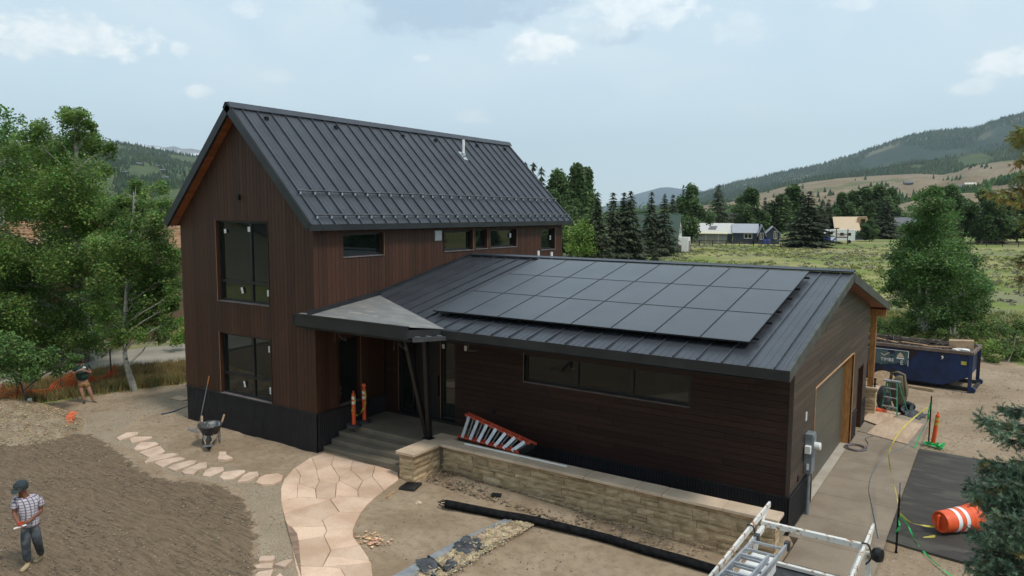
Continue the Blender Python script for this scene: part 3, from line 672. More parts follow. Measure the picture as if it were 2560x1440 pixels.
# timber soffit under the back slope's rake and eave
for k in range(40):
    a = GRY+.1+k*.195; mb = MB()
    mb.prism([(GX1+.03, a), (GRX-.04, a), (GRX-.04, a+.188), (GX1+.03, a+.188)], lambda x, y: groof(y)-T-.016, lambda x, y: groof(y)-T-.002); fixn(put('soffit_board', mb, 'soffit', gback))
mb = MB(); mb.prism([(.3, GY1), (GX1+.03, GY1), (GX1+.03, GRY+7.85), (.3, GRY+7.85)], lambda x, y: groof(y)-T-.016, lambda x, y: groof(y)-T-.002); fixn(put('eave_soffit', mb, 'soffit', gback))
gp = .489; xs = [.06, .535]+[.535+gp*i for i in range(1, 24)]; xs = [x for x in xs if x < GRX-.05]
xs = [.06]+[2.98+gp*i for i in range(-5, 19)]; xs = [x for x in xs if x < GRX-.06]
gm = None; go = Vector((0, GRY, GRZ))
for i, x in enumerate(xs):
    w = (xs[i+1] if i+1 < len(xs) else GRX-.01)-x; e0 = diag(x) if x < 4.0 else GEY-.005
    if x+w <= 4.0 or x < 4.0:
        ea, eb = max(diag(x), GEY-.005), max(diag(min(x+w, 4.0)), GEY-.005); mb = MB()
        mb.add([gslope(.05, 0, .004)-go, gslope((GRY-ea)*lg, 0, .004)-go, gslope((GRY-eb)*lg, w, .004)-go, gslope(.05, w, .004)-go], [(0, 1, 2, 3)])
        vs = [gslope(s, y, n)-go for s in (.05, (GRY-ea)*lg-.03) for y, n in ((0, .003), (.018, .003), (.018, .045), (0, .045))]; mb.add(vs, BOXF); me = mb.mesh('roof_panel', 'roof')
    elif abs(w-gp) < 1e-3 and gm: me = gm
    else:
        me = pan_mesh(lambda s, yy, n: gslope(s, yy, n)-go, .05, GSL, w).mesh('roof_panel', 'roof')
        if abs(w-gp) < 1e-3: gm = me
    link('roof_panel', me, groof_o, (x, GRY, GRZ))
mb = MB()
for sd_ in (1, -1):
    vs = [gslope(s, x, n, sd_) for x in (.03, GRX+.02) for s, n in ((0, .1), (.16, .085), (.16, .05), (0, .07))]; mb.add(vs, [(0, 1, 2, 3), (7, 6, 5, 4), (0, 4, 5, 1), (1, 5, 6, 2), (2, 6, 7, 3)])
fixn(put('ridge_cap', mb, 'roof', house))
mb = MB(); mb.box(4.0, GRX+.02, GEY-.03, GEY+.03, GEZ-.2, GEZ+.006); put('eave_fascia', mb, 'fascia', house)
for sd_, m_ in ((1, 'rake'), (-1, 'rake')):
    mb = MB(); L = GSL+.02 if sd_ == 1 else GB
    vs = [gslope(s, x, n, sd_) for x in (GRX-.04, GRX+.025) for s, n in ((0, .012), (L, .012), (L, -.215), (0, -.215))]; mb.add(vs, [(0, 1, 2, 3), (7, 6, 5, 4), (0, 4, 5, 1), (1, 5, 6, 2), (2, 6, 7, 3)])
    fixn(put('rake_fascia', mb, m_, house))
# flashing where the low roof meets the tall wall
mb = MB(); pts = [(-.28, 3.80), (0, 3.80), (2.42, 4.09), (GRY, GRZ), (12, groof(12))]
for (a, za), (b, zb) in zip(pts[:-1], pts[1:]): FS.poly(mb, [(a, za+.0), (b, zb), (b, zb+.13), (a, za+.13)], .02, .05)
fixn(put('wall_flashing', mb, 'fascia', house))
for yy, hh in ((9.2, .62), (10.4, .6)):   # two white stacks behind the ridge
    p = at(1346 if yy < 10 else 1379, 643, GRZ+.02); mb = MB(); yb_ = GRY+.55 if yy < 10 else GRY+.75
    p = at(1346 if yy < 10 else 1379, 646, yb_, 1); mb.tube([(p[0], yb_, groof(yb_)), (p[0], yb_, at(1346 if yy < 10 else 1379, 627 if yy < 10 else 630, yb_, 1)[2])], .04, 10); put('vent_pipe', mb, 'white', house)

# porch canopy ----------------------------------------------------------------
A_, B_, C_, D_, E_ = (-.47, -.26, 3.79), (3.5, -.26, 3.80), (4.02, .5, 3.70), (.03, 2.45, 4.085), (0.03, 0.0, 3.82)
mb = MB(); top = [A_, B_, C_, D_, E_]
bot = [(x, y, 3.5) for x, y, z in top]
mb.add([A_, B_, C_, D_, E_], [(0, 1, 4), (1, 2, 3), (1, 3, 4)]); mb.add([A_, E_, (-.47, .0, 3.8)], [(0, 1, 2)])
can = fixn(put('porch_canopy', mb, 'membrane', house))
mb = MB()
mb.box(-.49, 3.52, -.30, -.26, 3.5, 3.80); mb.box(-.53, -.47, -.30, .0, 3.5, 3.80); mb.box(-.49, 3.52, -.32, -.24, 3.795, 3.815)
mb.bar((3.5, -.28, 3.63), (4.0, .48, 3.6), .04, .2); fixn(put('canopy_fascia', mb, 'fascia', can))
mb = MB(); mb.bar((3.62, -.24, 3.5), (4.12, .5, 3.5), .13, .1); o = put('canopy_gutter', mb, 'dgrey', can)
for t in (.15, .45, .75): m2 = MB(); p = Vector((3.62, -.24, 3.56)).lerp(Vector((4.12, .5, 3.56)), t); m2.box(p.x-.07, p.x+.07, p.y-.015, p.y+.015, p.z, p.z+.012); put('gutter_strap', m2, 'clamp', o)
mb = MB(); mb.prism([(-.47, -.26), (3.5, -.26), (4.0, .5), (4.0, GY0), (.03, GY0), (.03, 0.0), (-.47, 0.0)], 3.44, 3.5); put('canopy_soffit', mb, 'core', can)
mb = MB(); mb.prism([(4.0, GEY), (GX1, GEY), (GX1, GY0), (4.0, GY0)], 3.44, 3.46); put('eave_soffit', mb, 'core', house)
# V shaped steel column on the stone wall
base = Vector((2.93, 1.15, .64))
for tp, w in ((Vector((3.26, -.06, 3.45)), .11), (Vector((3.74, .1, 3.45)), .12)):
    mb = MB(); mb.bar(base+(tp-base).normalized()*.02+Vector((.03 if w > .11 else -.03, 0, 0)), tp, w, w, up=(0, 1, 0)); put('porch_column', mb, 'black', house)
mb = MB(); mb.box(base.x-.13, base.x+.13, base.y-.11, base.y+.11, .622, .645); put('column_base_plate', mb, 'black', house)
# loose wires
def wire(pts, r, mat_, name, parent=None, **k):
    P = [Vector(p) for p in pts]; o = []
    for i in range(len(P)-1):
        a = P[max(i-1, 0)]; b = P[i]; c = P[i+1]; d = P[min(i+2, len(P)-1)]
        for t in (0, .25, .5, .75):
            o.append(.5*((2*b)+(c-a)*t+(2*a-5*b+4*c-d)*t*t+(3*b-a-3*c+d)*t**3))
    mb = MB(); mb.tube(o+[P[-1]], r, 6); return put(name, mb, mat_, parent, **k)
for px in (.95, 3.0):
    wire([(px-.1, -.1, 3.15), (px-.05, -.12, 3.4), (px+.0, -.12, 3.5), (px+.1, -.1, 3.3), (px+.35, -.12, 3.22), (px+.3, -.14, 3.3)], .008, 'rake', 'loose_wire', house)
wire([(4.62, .6, 3.28), (4.7, .55, 3.45), (4.66, .6, 3.24), (4.95, .55, 3.26)], .008, 'rake', 'loose_wire', house)
mb = MB(); FF.box(mb, 3.9, 4.0, 1.1, 1.22, .022, .05); put('wall_outlet', mb, 'black', house)
mb = MB(); FF.box(mb, 2.97, 3.05, 2.72, 2.86, .022, .04); put('wall_light_box', mb, 'white', house)
mb = MB(); FE.box(mb, 3.95, 4.05, 1.85, 2.05, .022, .04); put('wall_light_box', mb, 'white', house)
mb = MB(); FE.box(mb, 3.38, 3.5, .6, .72, .022, .04); put('wall_outlet', mb, 'black', house)
# timber post and beam of the back porch
mb = MB(); mb.box(11.56, 11.74, 14.4, 14.58, .6, 3.06); put('porch_post', mb, 'timber', house)
mb = MB(); mb.box(8.0, 12.02, 14.38, 14.6, 3.06, 3.3); put('porch_beam', mb, 'timber', house)

# solar array -------------------------------------------------------------------
arr = thing('solar_array', 'array of black solar panels in three rows of eight on the low garage roof', 'solar panels', tuple(gslope(.6, 3.06, .16)))
pwid, plen, s0p, x0p = 8.054/8, 5.352/3, .607, 3.056
org = gslope(s0p, x0p, .17)
def ploc(i, j): return gslope(s0p+j*plen, x0p+i*pwid, .17)
mb = MB(); fn = lambda s, x, n: gslope(s, x, n)-go
def fbox(mb, s0, s1, x0, x1, n0, n1, mi=0):
    mb.add([fn(s, x, n) for n in (n0, n1) for s, x in ((s0, x0), (s1, x0), (s1, x1), (s0, x1))], BOXF, mi)
g = .007; fbox(mb, g+.012, plen-g-.012, g+.012, pwid-g-.012, -.03, -.004, 0)
gm2 = mb; cellme = mb.mesh('solar_panel', 'pane_solar')
bm_ = MB()
for q in ((g, g+.012, g, pwid-g), (plen-g-.012, plen-g, g, pwid-g), (g+.012, plen-g-.012, g, g+.012), (g+.012, plen-g-.012, pwid-g-.012, pwid-g)): fbox(bm_, q[0], q[1], q[2], q[3], -.035, 0)
frme = bm_.mesh('panel_frame', 'frame')
for j in range(3):
    for i in range(8):
        p = ploc(i, j); o = link('solar_panel', cellme, arr, p); link('panel_frame', frme, o, p)
for j in range(3):
    for f in (.22, .78):
        s = s0p+(j+f)*plen; mb = MB(); mb.bar(gslope(s, x0p-.06, .1), gslope(s, x0p+8.054+.08, .1), .045, .05); o = put('mounting_rail', mb, 'black', arr)
        for i in range(0, 17): x = xs[6]+gp*(i-0); m2 = MB(); m2.box(x-.02, x+.05, gslope(s, 0, 0).y-.035, gslope(s, 0, 0).y+.035, gslope(s, 0, 0).z+.01, gslope(s, 0, 0).z+.09); put('roof_clamp', m2, 'black', o)

# electric meter on the garage wall
met = thing('electric_meter', 'grey electric meter box with conduit beside the garage door', 'meter box', (GX1, 4.1, .8))
Y, Z_ = 3.95, 0
def hitx(u, v, x): return at(u, v, x, 0)
a = hitx(1996, 1136, GX1+.2); b = hitx(1996, 1186, GX1+.2)
mb = MB(); mb.box(GX1+.022, GX1+.2, 3.98, 4.32, .62, 1.55); put('meter_box', mb, 'grey', met, bevel=.01)
mb = MB(); mb.box(GX1+.2, GX1+.215, 4.0, 4.3, 1.02, 1.5); put('box_cover', mb, 'grey', met)
mb = MB(); mb.lathe([(0, 0), (.09, 0), (.09, .11), (.075, .13), (0, .13)], (GX1+.215, 4.15, 1.26), 18, (1, 0, 0)); put('meter_dial', mb, 'white', met)
mb = MB(); mb.box(GX1+.05, GX1+.18, 3.86, 3.975, 1.12, 1.3); put('side_box', mb, 'white', met, bevel=.01)
mb = MB(); mb.box(GX1+.09, GX1+.14, 3.96, 3.979, .72, .86); put('box_label', mb, 'white', met)
mb = MB(); mb.tube([(GX1+.12, 4.1, .62), (GX1+.12, 4.1, -.05)], .045, 12); mb.tube([(GX1+.12, 4.1, -.05), (GX1+.12, 4.1, -.45)], .055, 12); put('conduit', mb, 'grey', met)

# ------------------------------------------------------------------ porch and steps
st = thing('porch_steps', None, None, (1.5, .9, 0)); st['kind'] = 'structure'
for i, (y, z) in enumerate(((.17, .14), (.46, .28), (.74, .42))):
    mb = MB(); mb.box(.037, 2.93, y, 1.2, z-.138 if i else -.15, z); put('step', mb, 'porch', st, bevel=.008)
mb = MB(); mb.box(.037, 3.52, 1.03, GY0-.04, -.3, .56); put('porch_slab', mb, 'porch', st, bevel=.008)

# ------------------------------------------------------------------ stone garden wall
gw = thing('stone_wall', 'low tan split stone garden wall with sandstone caps in front of the garage wing', 'wall', (7.4, 1.2, -.35))
def rock(fr, parent, a0, a1, z0, z1, depth=.2):
    nx_, nz = max(2, min(5, round((a1-a0)/.1))), 2; g = .004; a0 += g; a1 -= g; z0 += g; z1 -= g; vs = []; base_ = rnd.uniform(0, .014)
    tilt = rnd.uniform(-.02, .02)
    for j in range(nz+1):
        for i in range(nx_+1):
            a = a0+(a1-a0)*i/nx_; z = z0+(z1-z0)*j/nz
            edge = (i in (0, nx_)) or (j in (0, nz))
            n = base_+(.0 if edge else .008+rnd.uniform(-.006, .014))+rnd.uniform(-.004, .004)+tilt*(j/nz-.5)
            vs.append(fr.p(a+(0 if i in (0, nx_) else rnd.uniform(-.01, .01)), z+(0 if j in (0, nz) else rnd.uniform(-.012, .012)), n))
    k = len(vs); fs = [(j*(nx_+1)+i, j*(nx_+1)+i+1, (j+1)*(nx_+1)+i+1, (j+1)*(nx_+1)+i) for j in range(nz) for i in range(nx_)]
    vs += [fr.p(a, z, -depth) for a, z in ((a0, z0), (a1, z0), (a1, z1), (a0, z1))]
    b = [range(0, nx_+1), [j*(nx_+1)+nx_ for j in range(nz+1)], [nz*(nx_+1)+i for i in range(nx_, -1, -1)], [j*(nx_+1) for j in range(nz, -1, -1)]]
    for q, e in enumerate(b): fs.append(tuple(list(e)[::-1])+(k+q, k+(q+1) % 4))
    mb = MB(); mb.add(vs, fs); fixn(put('stone', mb, 'stone', parent))
def courses(fr, parent, s0, s1, zlo, zhi, depth=.2, seedh=None):
    z = zhi
    while z > zlo:
        h = rnd.choice((.1, .115, .14, .17)) if zhi-z > .01 else .1
        a = s0
        while a < s1-.01:
            L = rnd.uniform(.28, .8); b = s1 if s1-(a+L) < .16 else a+L
            m = (a+b)/2
            if h > .15 and rnd.random() < .35 and b-a < .45: rock(fr, parent, a, b, z-h, z-h/2, depth); rock(fr, parent, a, b, z-h/2, z, depth)
            else: rock(fr, parent, a, b, z-h, z, depth)
            a = b
        z -= h
CT = .62; CZ = CT-.075
W1 = Fr((0, 1.05, 0), (1, 0, 0), (0, -1, 0)); W2 = Fr((3.40, 0, 0), (0, 1, 0), (1, 0, 0)); W3 = Fr((0, .0, 0), (1, 0, 0), (0, -1, 0)); W4 = Fr((11.78, 0, 0), (0, 1, 0), (1, 0, 0)); W5 = Fr((2.96, 0, 0), (0, -1, 0), (-1, 0, 0))
mb = MB(); mb.box(3.41, 11.76, 1.07, 1.38, -.6, CZ-.002); mb.box(2.98, 3.38, .02, 1.68, -.6, CZ-.002); put('wall_core', mb, 'stone', gw)
courses(W1, gw, 3.43, 11.76, -.42, CZ, .1); courses(W2, gw, .0, 1.04, -.2, CZ, .1); courses(W3, gw, 2.97, 3.40, -.2, CZ, .1); courses(W4, gw, 1.06, 1.40, -.45, CZ, .1); courses(W5, gw, -.7, 0.0, -.05, CZ, .03)
def capst(x0, x1, y0, y1):
    mb = MB(); g = .004; mb.box(x0+g, x1-g, y0+g, y1-g, CZ, CT+rnd.uniform(-.002, .002)); put('cap_stone', mb, 'cap', gw, bevel=.01)
capst(2.88, 3.48, -.07, .92); capst(2.88, 3.48, .92, 1.74)
for a, b in zip([3.48, 4.55, 5.75, 7.62, 8.85, 9.47, 10.76], [4.55, 5.75, 7.62, 8.85, 9.47, 10.76, 11.86]): capst(a, b, .95, 1.45)
# gravel and soil between wall and garage
tag(sheet('gravel_strip', [(3.54, 1.4), (11.7, 1.4), (11.7, GY0), (3.54, GY0)], 'concrete', .22, hfun=lambda x, y: -.38), kind='structure')

# ------------------------------------------------------------------ flagstone path
PATH = thing('flagstone_path', None, None, (3.2, -2.5, 0)); PATH['kind'] = 'structure'
def crop(x, y, ox=640, oy=1040, s=3.5556): return (ox+x/s, oy+y/s)
def gpoly(pts, z=0.0, **k):
    o = []
    for x, y in pts:
        p = at(*crop(x, y, **k), z); p = at(*crop(x, y, **k), gzf(p[0], p[1])+z); o.append((p[0], p[1]))
    return o
def shrink(pl, g):
    cx = sum(p[0] for p in pl)/len(pl); cy = sum(p[1] for p in pl)/len(pl); o = []
    for x, y in pl: d = math.hypot(x-cx, y-cy); f = max(.5, (d-g)/d); o.append((cx+(x-cx)*f, cy+(y-cy)*f))
    return o
def rough(pl, amp=.012, st_=.22):
    o = []
    for i in range(len(pl)):
        a, b = pl[i], pl[(i+1) % len(pl)]; L = math.hypot(b[0]-a[0], b[1]-a[1]); n = max(1, int(L/st_))
        for k in range(n): t = k/n; j = amp if k else amp*.3; o.append((a[0]+(b[0]-a[0])*t+rnd.uniform(-j, j), a[1]+(b[1]-a[1])*t+rnd.uniform(-j, j)))
    return o
def flag(name, poly, th, mat_, parent=None, dz=0, **k):
    mb = MB(); mb.prism(poly, lambda x, y: gzf(x, y)-.03+dz, lambda x, y: gzf(x, y)+th+dz); return put(name, mb, mat_, parent, bevel=.006, **k)
UP_ = [(605, 325), (780, 372), (980, 425), (1262, 495), (1268, 572), (1050, 733), (975, 728), (735, 713), (660, 743), (400, 718), (222, 758), (218, 650), (250, 560), (330, 470), (480, 370)]
seeds = [(590, 385), (760, 440), (930, 480), (1150, 540), (440, 450), (640, 520), (850, 570), (1010, 655), (310, 545), (470, 575), (620, 650), (800, 665), (300, 660), (440, 670)]
def vor(poly, seeds):
    out = []
    for i, s in enumerate(seeds):
        P = list(poly)
        for j, q in enumerate(seeds):
            if i == j: continue
            mx, my = (s[0]+q[0])/2, (s[1]+q[1])/2; dx, dy = q[0]-s[0], q[1]-s[1]; Q = []
            for k in range(len(P)):
                a, b = P[k], P[(k+1) % len(P)]; da = (a[0]-mx)*dx+(a[1]-my)*dy; db = (b[0]-mx)*dx+(b[1]-my)*dy
                if da <= 0: Q.append(a)
                if da*db < 0: t = da/(da-db); Q.append((a[0]+(b[0]-a[0])*t, a[1]+(b[1]-a[1])*t))
            P = Q
            if len(P) < 3: break
        if len(P) >= 3: out.append(P)
    return out
LOW = [[(222, 760), (400, 720), (660, 745), (580, 775), (245, 870)], [(245, 870), (580, 775), (660, 745), (740, 858), (590, 930), (440, 895)], [(660, 745), (735, 715), (975, 730), (1050, 735), (990, 790), (935, 860), (740, 858)],
       [(245, 870), (440, 895), (590, 930), (612, 980), (275, 990)], [(590, 930), (740, 858), (935, 860), (895, 940), (862, 1015), (630, 1025), (612, 980)], [(275, 990), (612, 980), (630, 1025), (605, 1065), (310, 1125)],
       [(630, 1025), (862, 1015), (868, 1080), (925, 1150), (665, 1195), (605, 1065)], [(310, 1125), (605, 1065), (665, 1195), (590, 1340), (350, 1335)], [(665, 1195), (925, 1150), (1000, 1260), (1010, 1295), (640, 1250)],
       [(640, 1250), (1010, 1295), (1025, 1305), (855, 1325), (590, 1340)], [(350, 1335), (590, 1340), (755, 1360), (800, 1440), (830, 1650), (430, 1650)], [(590, 1340), (855, 1325), (1025, 1305), (1040, 1420), (1060, 1650), (830, 1650), (800, 1440), (755, 1360)]]
for P in vor(UP_, seeds)+LOW:
    w = shrink(gpoly(P, .025), .009); flag('flagstone', rough(w, .006), .025+rnd.uniform(-.003, .003), 'flag', PATH)
mb = MB(); ol = gpoly([(640, 345), (1240, 505), (1240, 560), (1030, 720), (900, 880), (845, 1010), (860, 1100), (1000, 1300), (1030, 1650), (460, 1650), (370, 1350), (240, 850), (235, 640), (340, 480), (500, 380)], 0)
mb.prism(ol, lambda x, y: gzf(x, y)-.05, lambda x, y: gzf(x, y)+.012); put('joint_sand', mb, 'lumber', PATH); M['joint'] = mat('joint_sand', (.2, .13, .09), (.3, .2, .14), 6)
PATH.children[-1].data.materials[0] = M['joint']

SS = [[(1037, 190), (1120, 145), (1230, 140), (1228, 160), (1060, 212)], [(1155, 200), (1185, 182), (1350, 180), (1355, 188), (1280, 212), (1170, 233)], [(1190, 285), (1250, 230), (1380, 228), (1410, 245), (1300, 290), (1200, 296)],
      [(1238, 322), (1290, 300), (1425, 262), (1468, 310), (1450, 325), (1330, 357), (1310, 355)], [(1283, 405), (1340, 352), (1540, 325), (1590, 338), (1500, 365), (1290, 412)], [(1376, 415), (1400, 395), (1600, 358), (1648, 375), (1540, 405), (1445, 453)],
      [(1490, 457), (1540, 430), (1690, 390), (1750, 393), (1735, 415), (1560, 483)], [(1615, 490), (1650, 465), (1775, 415), (1835, 405), (1840, 450), (1770, 470), (1720, 513), (1640, 505)], [(1800, 525), (1820, 485), (1870, 455), (1985, 450), (1990, 480), (1860, 535)],
      [(1955, 535), (1985, 495), (2100, 480), (2180, 478), (2175, 495), (2080, 550), (1980, 557)], [(2110, 580), (2160, 525), (2220, 495), (2290, 490), (2302, 525), (2200, 570)], [(2275, 585), (2300, 545), (2360, 518), (2470, 505), (2520, 525), (2500, 570), (2420, 598), (2330, 602)]]
SL_ = ['farthest pale stepping stone of the curved row, nearest the gravel heap', 'thin pointed stepping stone, second from the far end of the row', 'broad stepping stone, third from the far end of the row', 'large stepping stone with a notched edge, fourth from the far end', 'long narrow stepping stone, fifth from the far end of the row',
       'long stepping stone in the middle of the row, sixth from the far end', 'narrow slanted stepping stone, seventh from the far end of the row', 'bent L shaped stepping stone, fifth from the flagstone path', 'blocky stepping stone, fourth from the flagstone path', 'whitest stepping stone, third from the flagstone path', 'small leaf shaped stepping stone, second from the flagstone path', 'rounded pink stepping stone touching the edge of the flagstone path']
for P, L in zip(SS, SL_):
    flag('stepping_stone', rough(gpoly(P, .05, ox=0), .008, .2), .045, 'flag' if 'pink' in L else 'flagp', label=L, cat='stepping stone', group='stepping stones across the dirt')
LS = [([(1935, 380), (1950, 320), (2010, 318), (2015, 345), (2070, 372), (2010, 390)], .06, 'spare notched flagstone lying alone near the wheelbarrow'), ([(2298, 1310), (2320, 1270), (2440, 1265), (2445, 1290), (2420, 1310)], .10, 'spare pale flagstone, rear one of the loose pair left of the path'),
      ([(2262, 1335), (2300, 1315), (2430, 1305), (2420, 1355), (2280, 1352)], .05, 'spare pinkish flagstone, front one of the loose pair left of the path'), ([(2440, 1330), (2540, 1290), (2600, 1285), (2530, 1355)], .07, 'triangular spare flagstone leaning toward the left edge of the path'),
      ([(2270, 1420), (2290, 1395), (2430, 1370), (2400, 1450), (2270, 1460)], .06, 'large spare flagstone at the bottom edge beside the path'), ([(2440, 1440), (2490, 1400), (2530, 1440), (2500, 1470)], .05, 'smallest spare flagstone at the bottom edge beside the path')]
for P, th, L in LS: flag('spare_flagstone', rough(gpoly(P, .05, ox=0), .006, .2), th, 'flagp', label=L, cat='flagstone', group='loose flagstones on the dirt')

# ------------------------------------------------------------------ driveway, asphalt
DW = thing('driveway', None, None, (12.6, 5, -.38)); DW['kind'] = 'structure'
jy = [-12, -10.5, -9, -7.5, -6, -4.5, -3, -1.6, -.2, 1.2, 2.66, 4.1, 5.62, 7.15, 8.65, 10.15, 11.65, 13.15, 14.8]
for a, b in zip(jy[:-1], jy[1:]):
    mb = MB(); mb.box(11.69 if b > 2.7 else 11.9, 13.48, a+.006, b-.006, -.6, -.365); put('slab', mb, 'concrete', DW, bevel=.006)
asp = tag(sheet('asphalt_pad', [(13.5, 3.55), (13.9, 3.45), (14.9, 3.3), (16, 3.4), (26, 3.1), (26, 11.2), (16.5, 10.6), (15.2, 10.75), (14.2, 10.85), (13.5, 10.9)], 'asphalt', .055, sub=1, thick=.12), kind='structure')

# ------------------------------------------------------------------ small things in front
def on(u, v, dz=0.0):
    p = at(u, v, 0); p = at(u, v, gzf(p[0], p[1])+dz); p = at(u, v, gzf(p[0], p[1])+dz); return Vector(p)
p = on(527, 1112)
wb = thing('wheelbarrow', 'grey wheelbarrow with cement crusted tray standing by the black wall base', 'wheelbarrow', tuple(p))
hd = R(-40); fx_, fy_ = Vector((math.cos(hd), math.sin(hd), 0)), Vector((-math.sin(hd), math.cos(hd), 0))
def wl(x, y, z): return p+fx_*x+fy_*y+Vector((0, 0, z))
M['crust'] = mat('cement_crust', (.3, .3, .29), (.06, .062, .065), 7, lo=.4, hi=.55, detail=8, bump=.5)
mb = MB(); n = 16
def ell(rx, ry, z, cx): return [wl(cx+rx*math.cos(2*math.pi*k/n)*(1 if math.cos(2*math.pi*k/n) > 0 else .9), ry*math.sin(2*math.pi*k/n), z) for k in range(n)]
r0, r1, r2 = ell(.26, .2, .33, .0), ell(.44, .33, .6, .02), ell(.40, .29, .585, .02)
mb.add(r0+r1, [(k, (k+1) % n, n+(k+1) % n, n+k) for k in range(n)], 0, smooth=True); mb.add(r0, [tuple(range(n))[::-1]])
r3 = ell(.24, .18, .36, .0); mb.add(r1+r2, [(k, (k+1) % n, n+(k+1) % n, n+k) for k in range(n)], 0); mb.add(r2+r3, [(k, (k+1) % n, n+(k+1) % n, n+k) for k in range(n)], 1, smooth=True); mb.add(r3, [tuple(range(n))], 1)
put('tray', mb, ['dgrey', 'crust'], wb)
mb = MB()
for s in (1, -1):
    m2 = MB(); m2.tube([wl(.6, s*.05, .2), wl(.1, s*.19, .3), wl(-.55, s*.27, .5)], .022, 8); m2.tube([wl(-.55, s*.27, .5), wl(-.86, s*.3, .6)], .03, 8); put('handle', m2, 'lumber', wb)
    mb.tube([wl(-.25, s*.22, .38), wl(-.32, s*.22, .0), wl(-.12, s*.22, .0), wl(-.02, s*.2, .34)], .016, 6); mb.tube([wl(.3, s*.12, .38), wl(.5, s*.07, .2)], .016, 6)
mb.bar(wl(.64, .12, .17), wl(.64, -.12, .17), .03, .05); mb.tube([wl(.46, .09, .19), wl(.46, -.09, .19)], .012, 6); put('frame', mb, 'grey', wb)
mb = MB(); mb.lathe([(.1, -.035), (.17, -.05), (.2, -.02), (.2, .02), (.17, .05), (.1, .035)], wl(.44, 0, .2), 20, tuple(fy_)); o = put('wheel', mb, 'rubber', wb); mb = MB(); mb.lathe([(0, -.03), (.1, -.034), (.1, .034), (0, .03)], wl(.44, 0, .2), 14, tuple(fy_)); put('rim', mb, 'dgrey', o)
# landscape rake against the wall
rk = thing('landscape_rake', 'long handled landscape rake leaning on the dark boards behind the wheelbarrow', 'rake', tuple(on(497, 1070)))
a = Vector(at(523, 940, -.045, 1)); b = on(498, 1062, .05); mb = MB(); mb.tube([b, a.lerp(b, .17)], .013, 8); put('pole', mb, 'grey', rk); mb = MB(); mb.tube([a.lerp(b, .17), a], .02, 8); put('grip', mb, 'timber', rk)
c0, c1 = on(471, 1072, .04), on(497, 1080, .04); mb = MB(); mb.bar(c0, c1, .05, .06); mb.bar(c0.lerp(c1, .4), b, .015); mb.bar(c0.lerp(c1, .75), b, .015); put('head', mb, 'alu', rk)
# blue strap and board by the left corner
wire([on(403, 1035, .02), on(430, 1030, .03), on(452, 1022, .02), on(468, 1016, .02)], .022, 'blue', 'blue_strap', label='blue strap lying on the dirt by the left corner of the house', cat='strap')
mb = MB(); q = on(463, 1000, .0); mb.box(q.x-.6, q.x+.1, q.y-.2, q.y+.15, 0.0, .04); put('board_offcut', mb, 'ply', label='pale board offcut on the ground at the left house corner', cat='board')
# channeliser posts on the porch
def stripes_post(u, v, zt, H, ball, lab, z0=.56, lean=(0, 0), r=.052, base=.2, group=None, cat='delineator post'):
    q = Vector(at(u, v, z0)); t = thing('delineator_post', lab, cat, tuple(q), group); ax = Vector((lean[0], lean[1], 1)).normalized()
    if base: mb = MB(); mb.lathe([(0, 0), (base, 0), (base, .03), (base*.85, .06), (r+.01, .065), (0, .066)], q, 20); put('base', mb, 'dgrey', t)
    prof = [(r*1.1, .05), (r*1.05, H*.6), (r*1.05, H*.68), (r*1.05, H*.73), (r*1.05, H*.81), (r, H*.87), (r*.9, H*.88), (0, H*.885)]
    mb = MB(); mb.lathe(prof, q, 16, tuple(ax), mis=[0, 1, 0, 1, 0, 0, 0]); put('tube', mb, ['orange', 'white'], t)
    mb = MB(); top = q+ax*H*.9
    if ball: mb.lathe([(0, -.015), (.055, -.015), (.06, 0), (.055, .015), (0, .015)], top+Vector((0, 0, .05)), 16, (.5, -.8, 0)); mb.tube([top-Vector((0, 0, .03)), top+Vector((0, 0, .02))], .02, 6)
    else: mb.tube([top-Vector((0, 0, .04)), top, top+Vector((0, 0, .03)), top+Vector((0, 0, .06))], [.03, .015, .03, .01], 8)
    put('top_grip', mb, 'orange', t); return t, q, ax
t1, q1, _ = stripes_post(885, 1066, 0, 1.06, False, 'orange delineator post at the top of the porch steps', group='orange posts on the porch')
t2, q2, _ = stripes_post(911, 1055, 0, 1.12, True, 'orange delineator post with round reflector deeper in the porch corner', group='orange posts on the porch')
def ribbon(pts, w, mat_, name, up=(0, 0, 1), twist=0.0, **k):
    P = [Vector(p) for p in pts]; o = []
    for i in range(len(P)-1):
        a = P[max(i-1, 0)]; b = P[i]; c = P[i+1]; d = P[min(i+2, len(P)-1)]
        for t in (0, .2, .4, .6, .8): o.append(.5*((2*b)+(c-a)*t+(2*a-5*b+4*c-d)*t*t+(3*b-a-3*c+d)*t**3))
    o.append(P[-1]); mb = MB(); vs = []
    for i, q in enumerate(o):
        d = (o[min(i+1, len(o)-1)]-o[max(i-1, 0)]).normalized(); u = Vector(up); s = d.cross(u).normalized(); u2 = s.cross(d); a = twist*i+.3*math.sin(i*1.3)
        vec = (u2*math.cos(a)+s*math.sin(a))*w/2; vs += [q-vec, q+vec]
    mb.add(vs, [(2*i, 2*i+1, 2*i+3, 2*i+2) for i in range(len(o)-1)], smooth=True)
    return put(name, mb, mat_, **k)
hh = Vector((.06, -.02, 0))
ribbon([q1+hh+Vector((0, 0, .95)), q1+hh+Vector((.02, -.02, .7)), q1+Vector((.0, -.07, .42)), q1.lerp(q2, .4)+Vector((.08, -.08, .3)), q2+Vector((.03, -.08, .38)), q2+hh+Vector((.02, 0, .6)), q2+hh+Vector((0, 0, .95))], .05, 'yellow', 'caution_tape', twist=.25, label='yellow caution tape looped between the two orange porch posts', cat='caution tape')
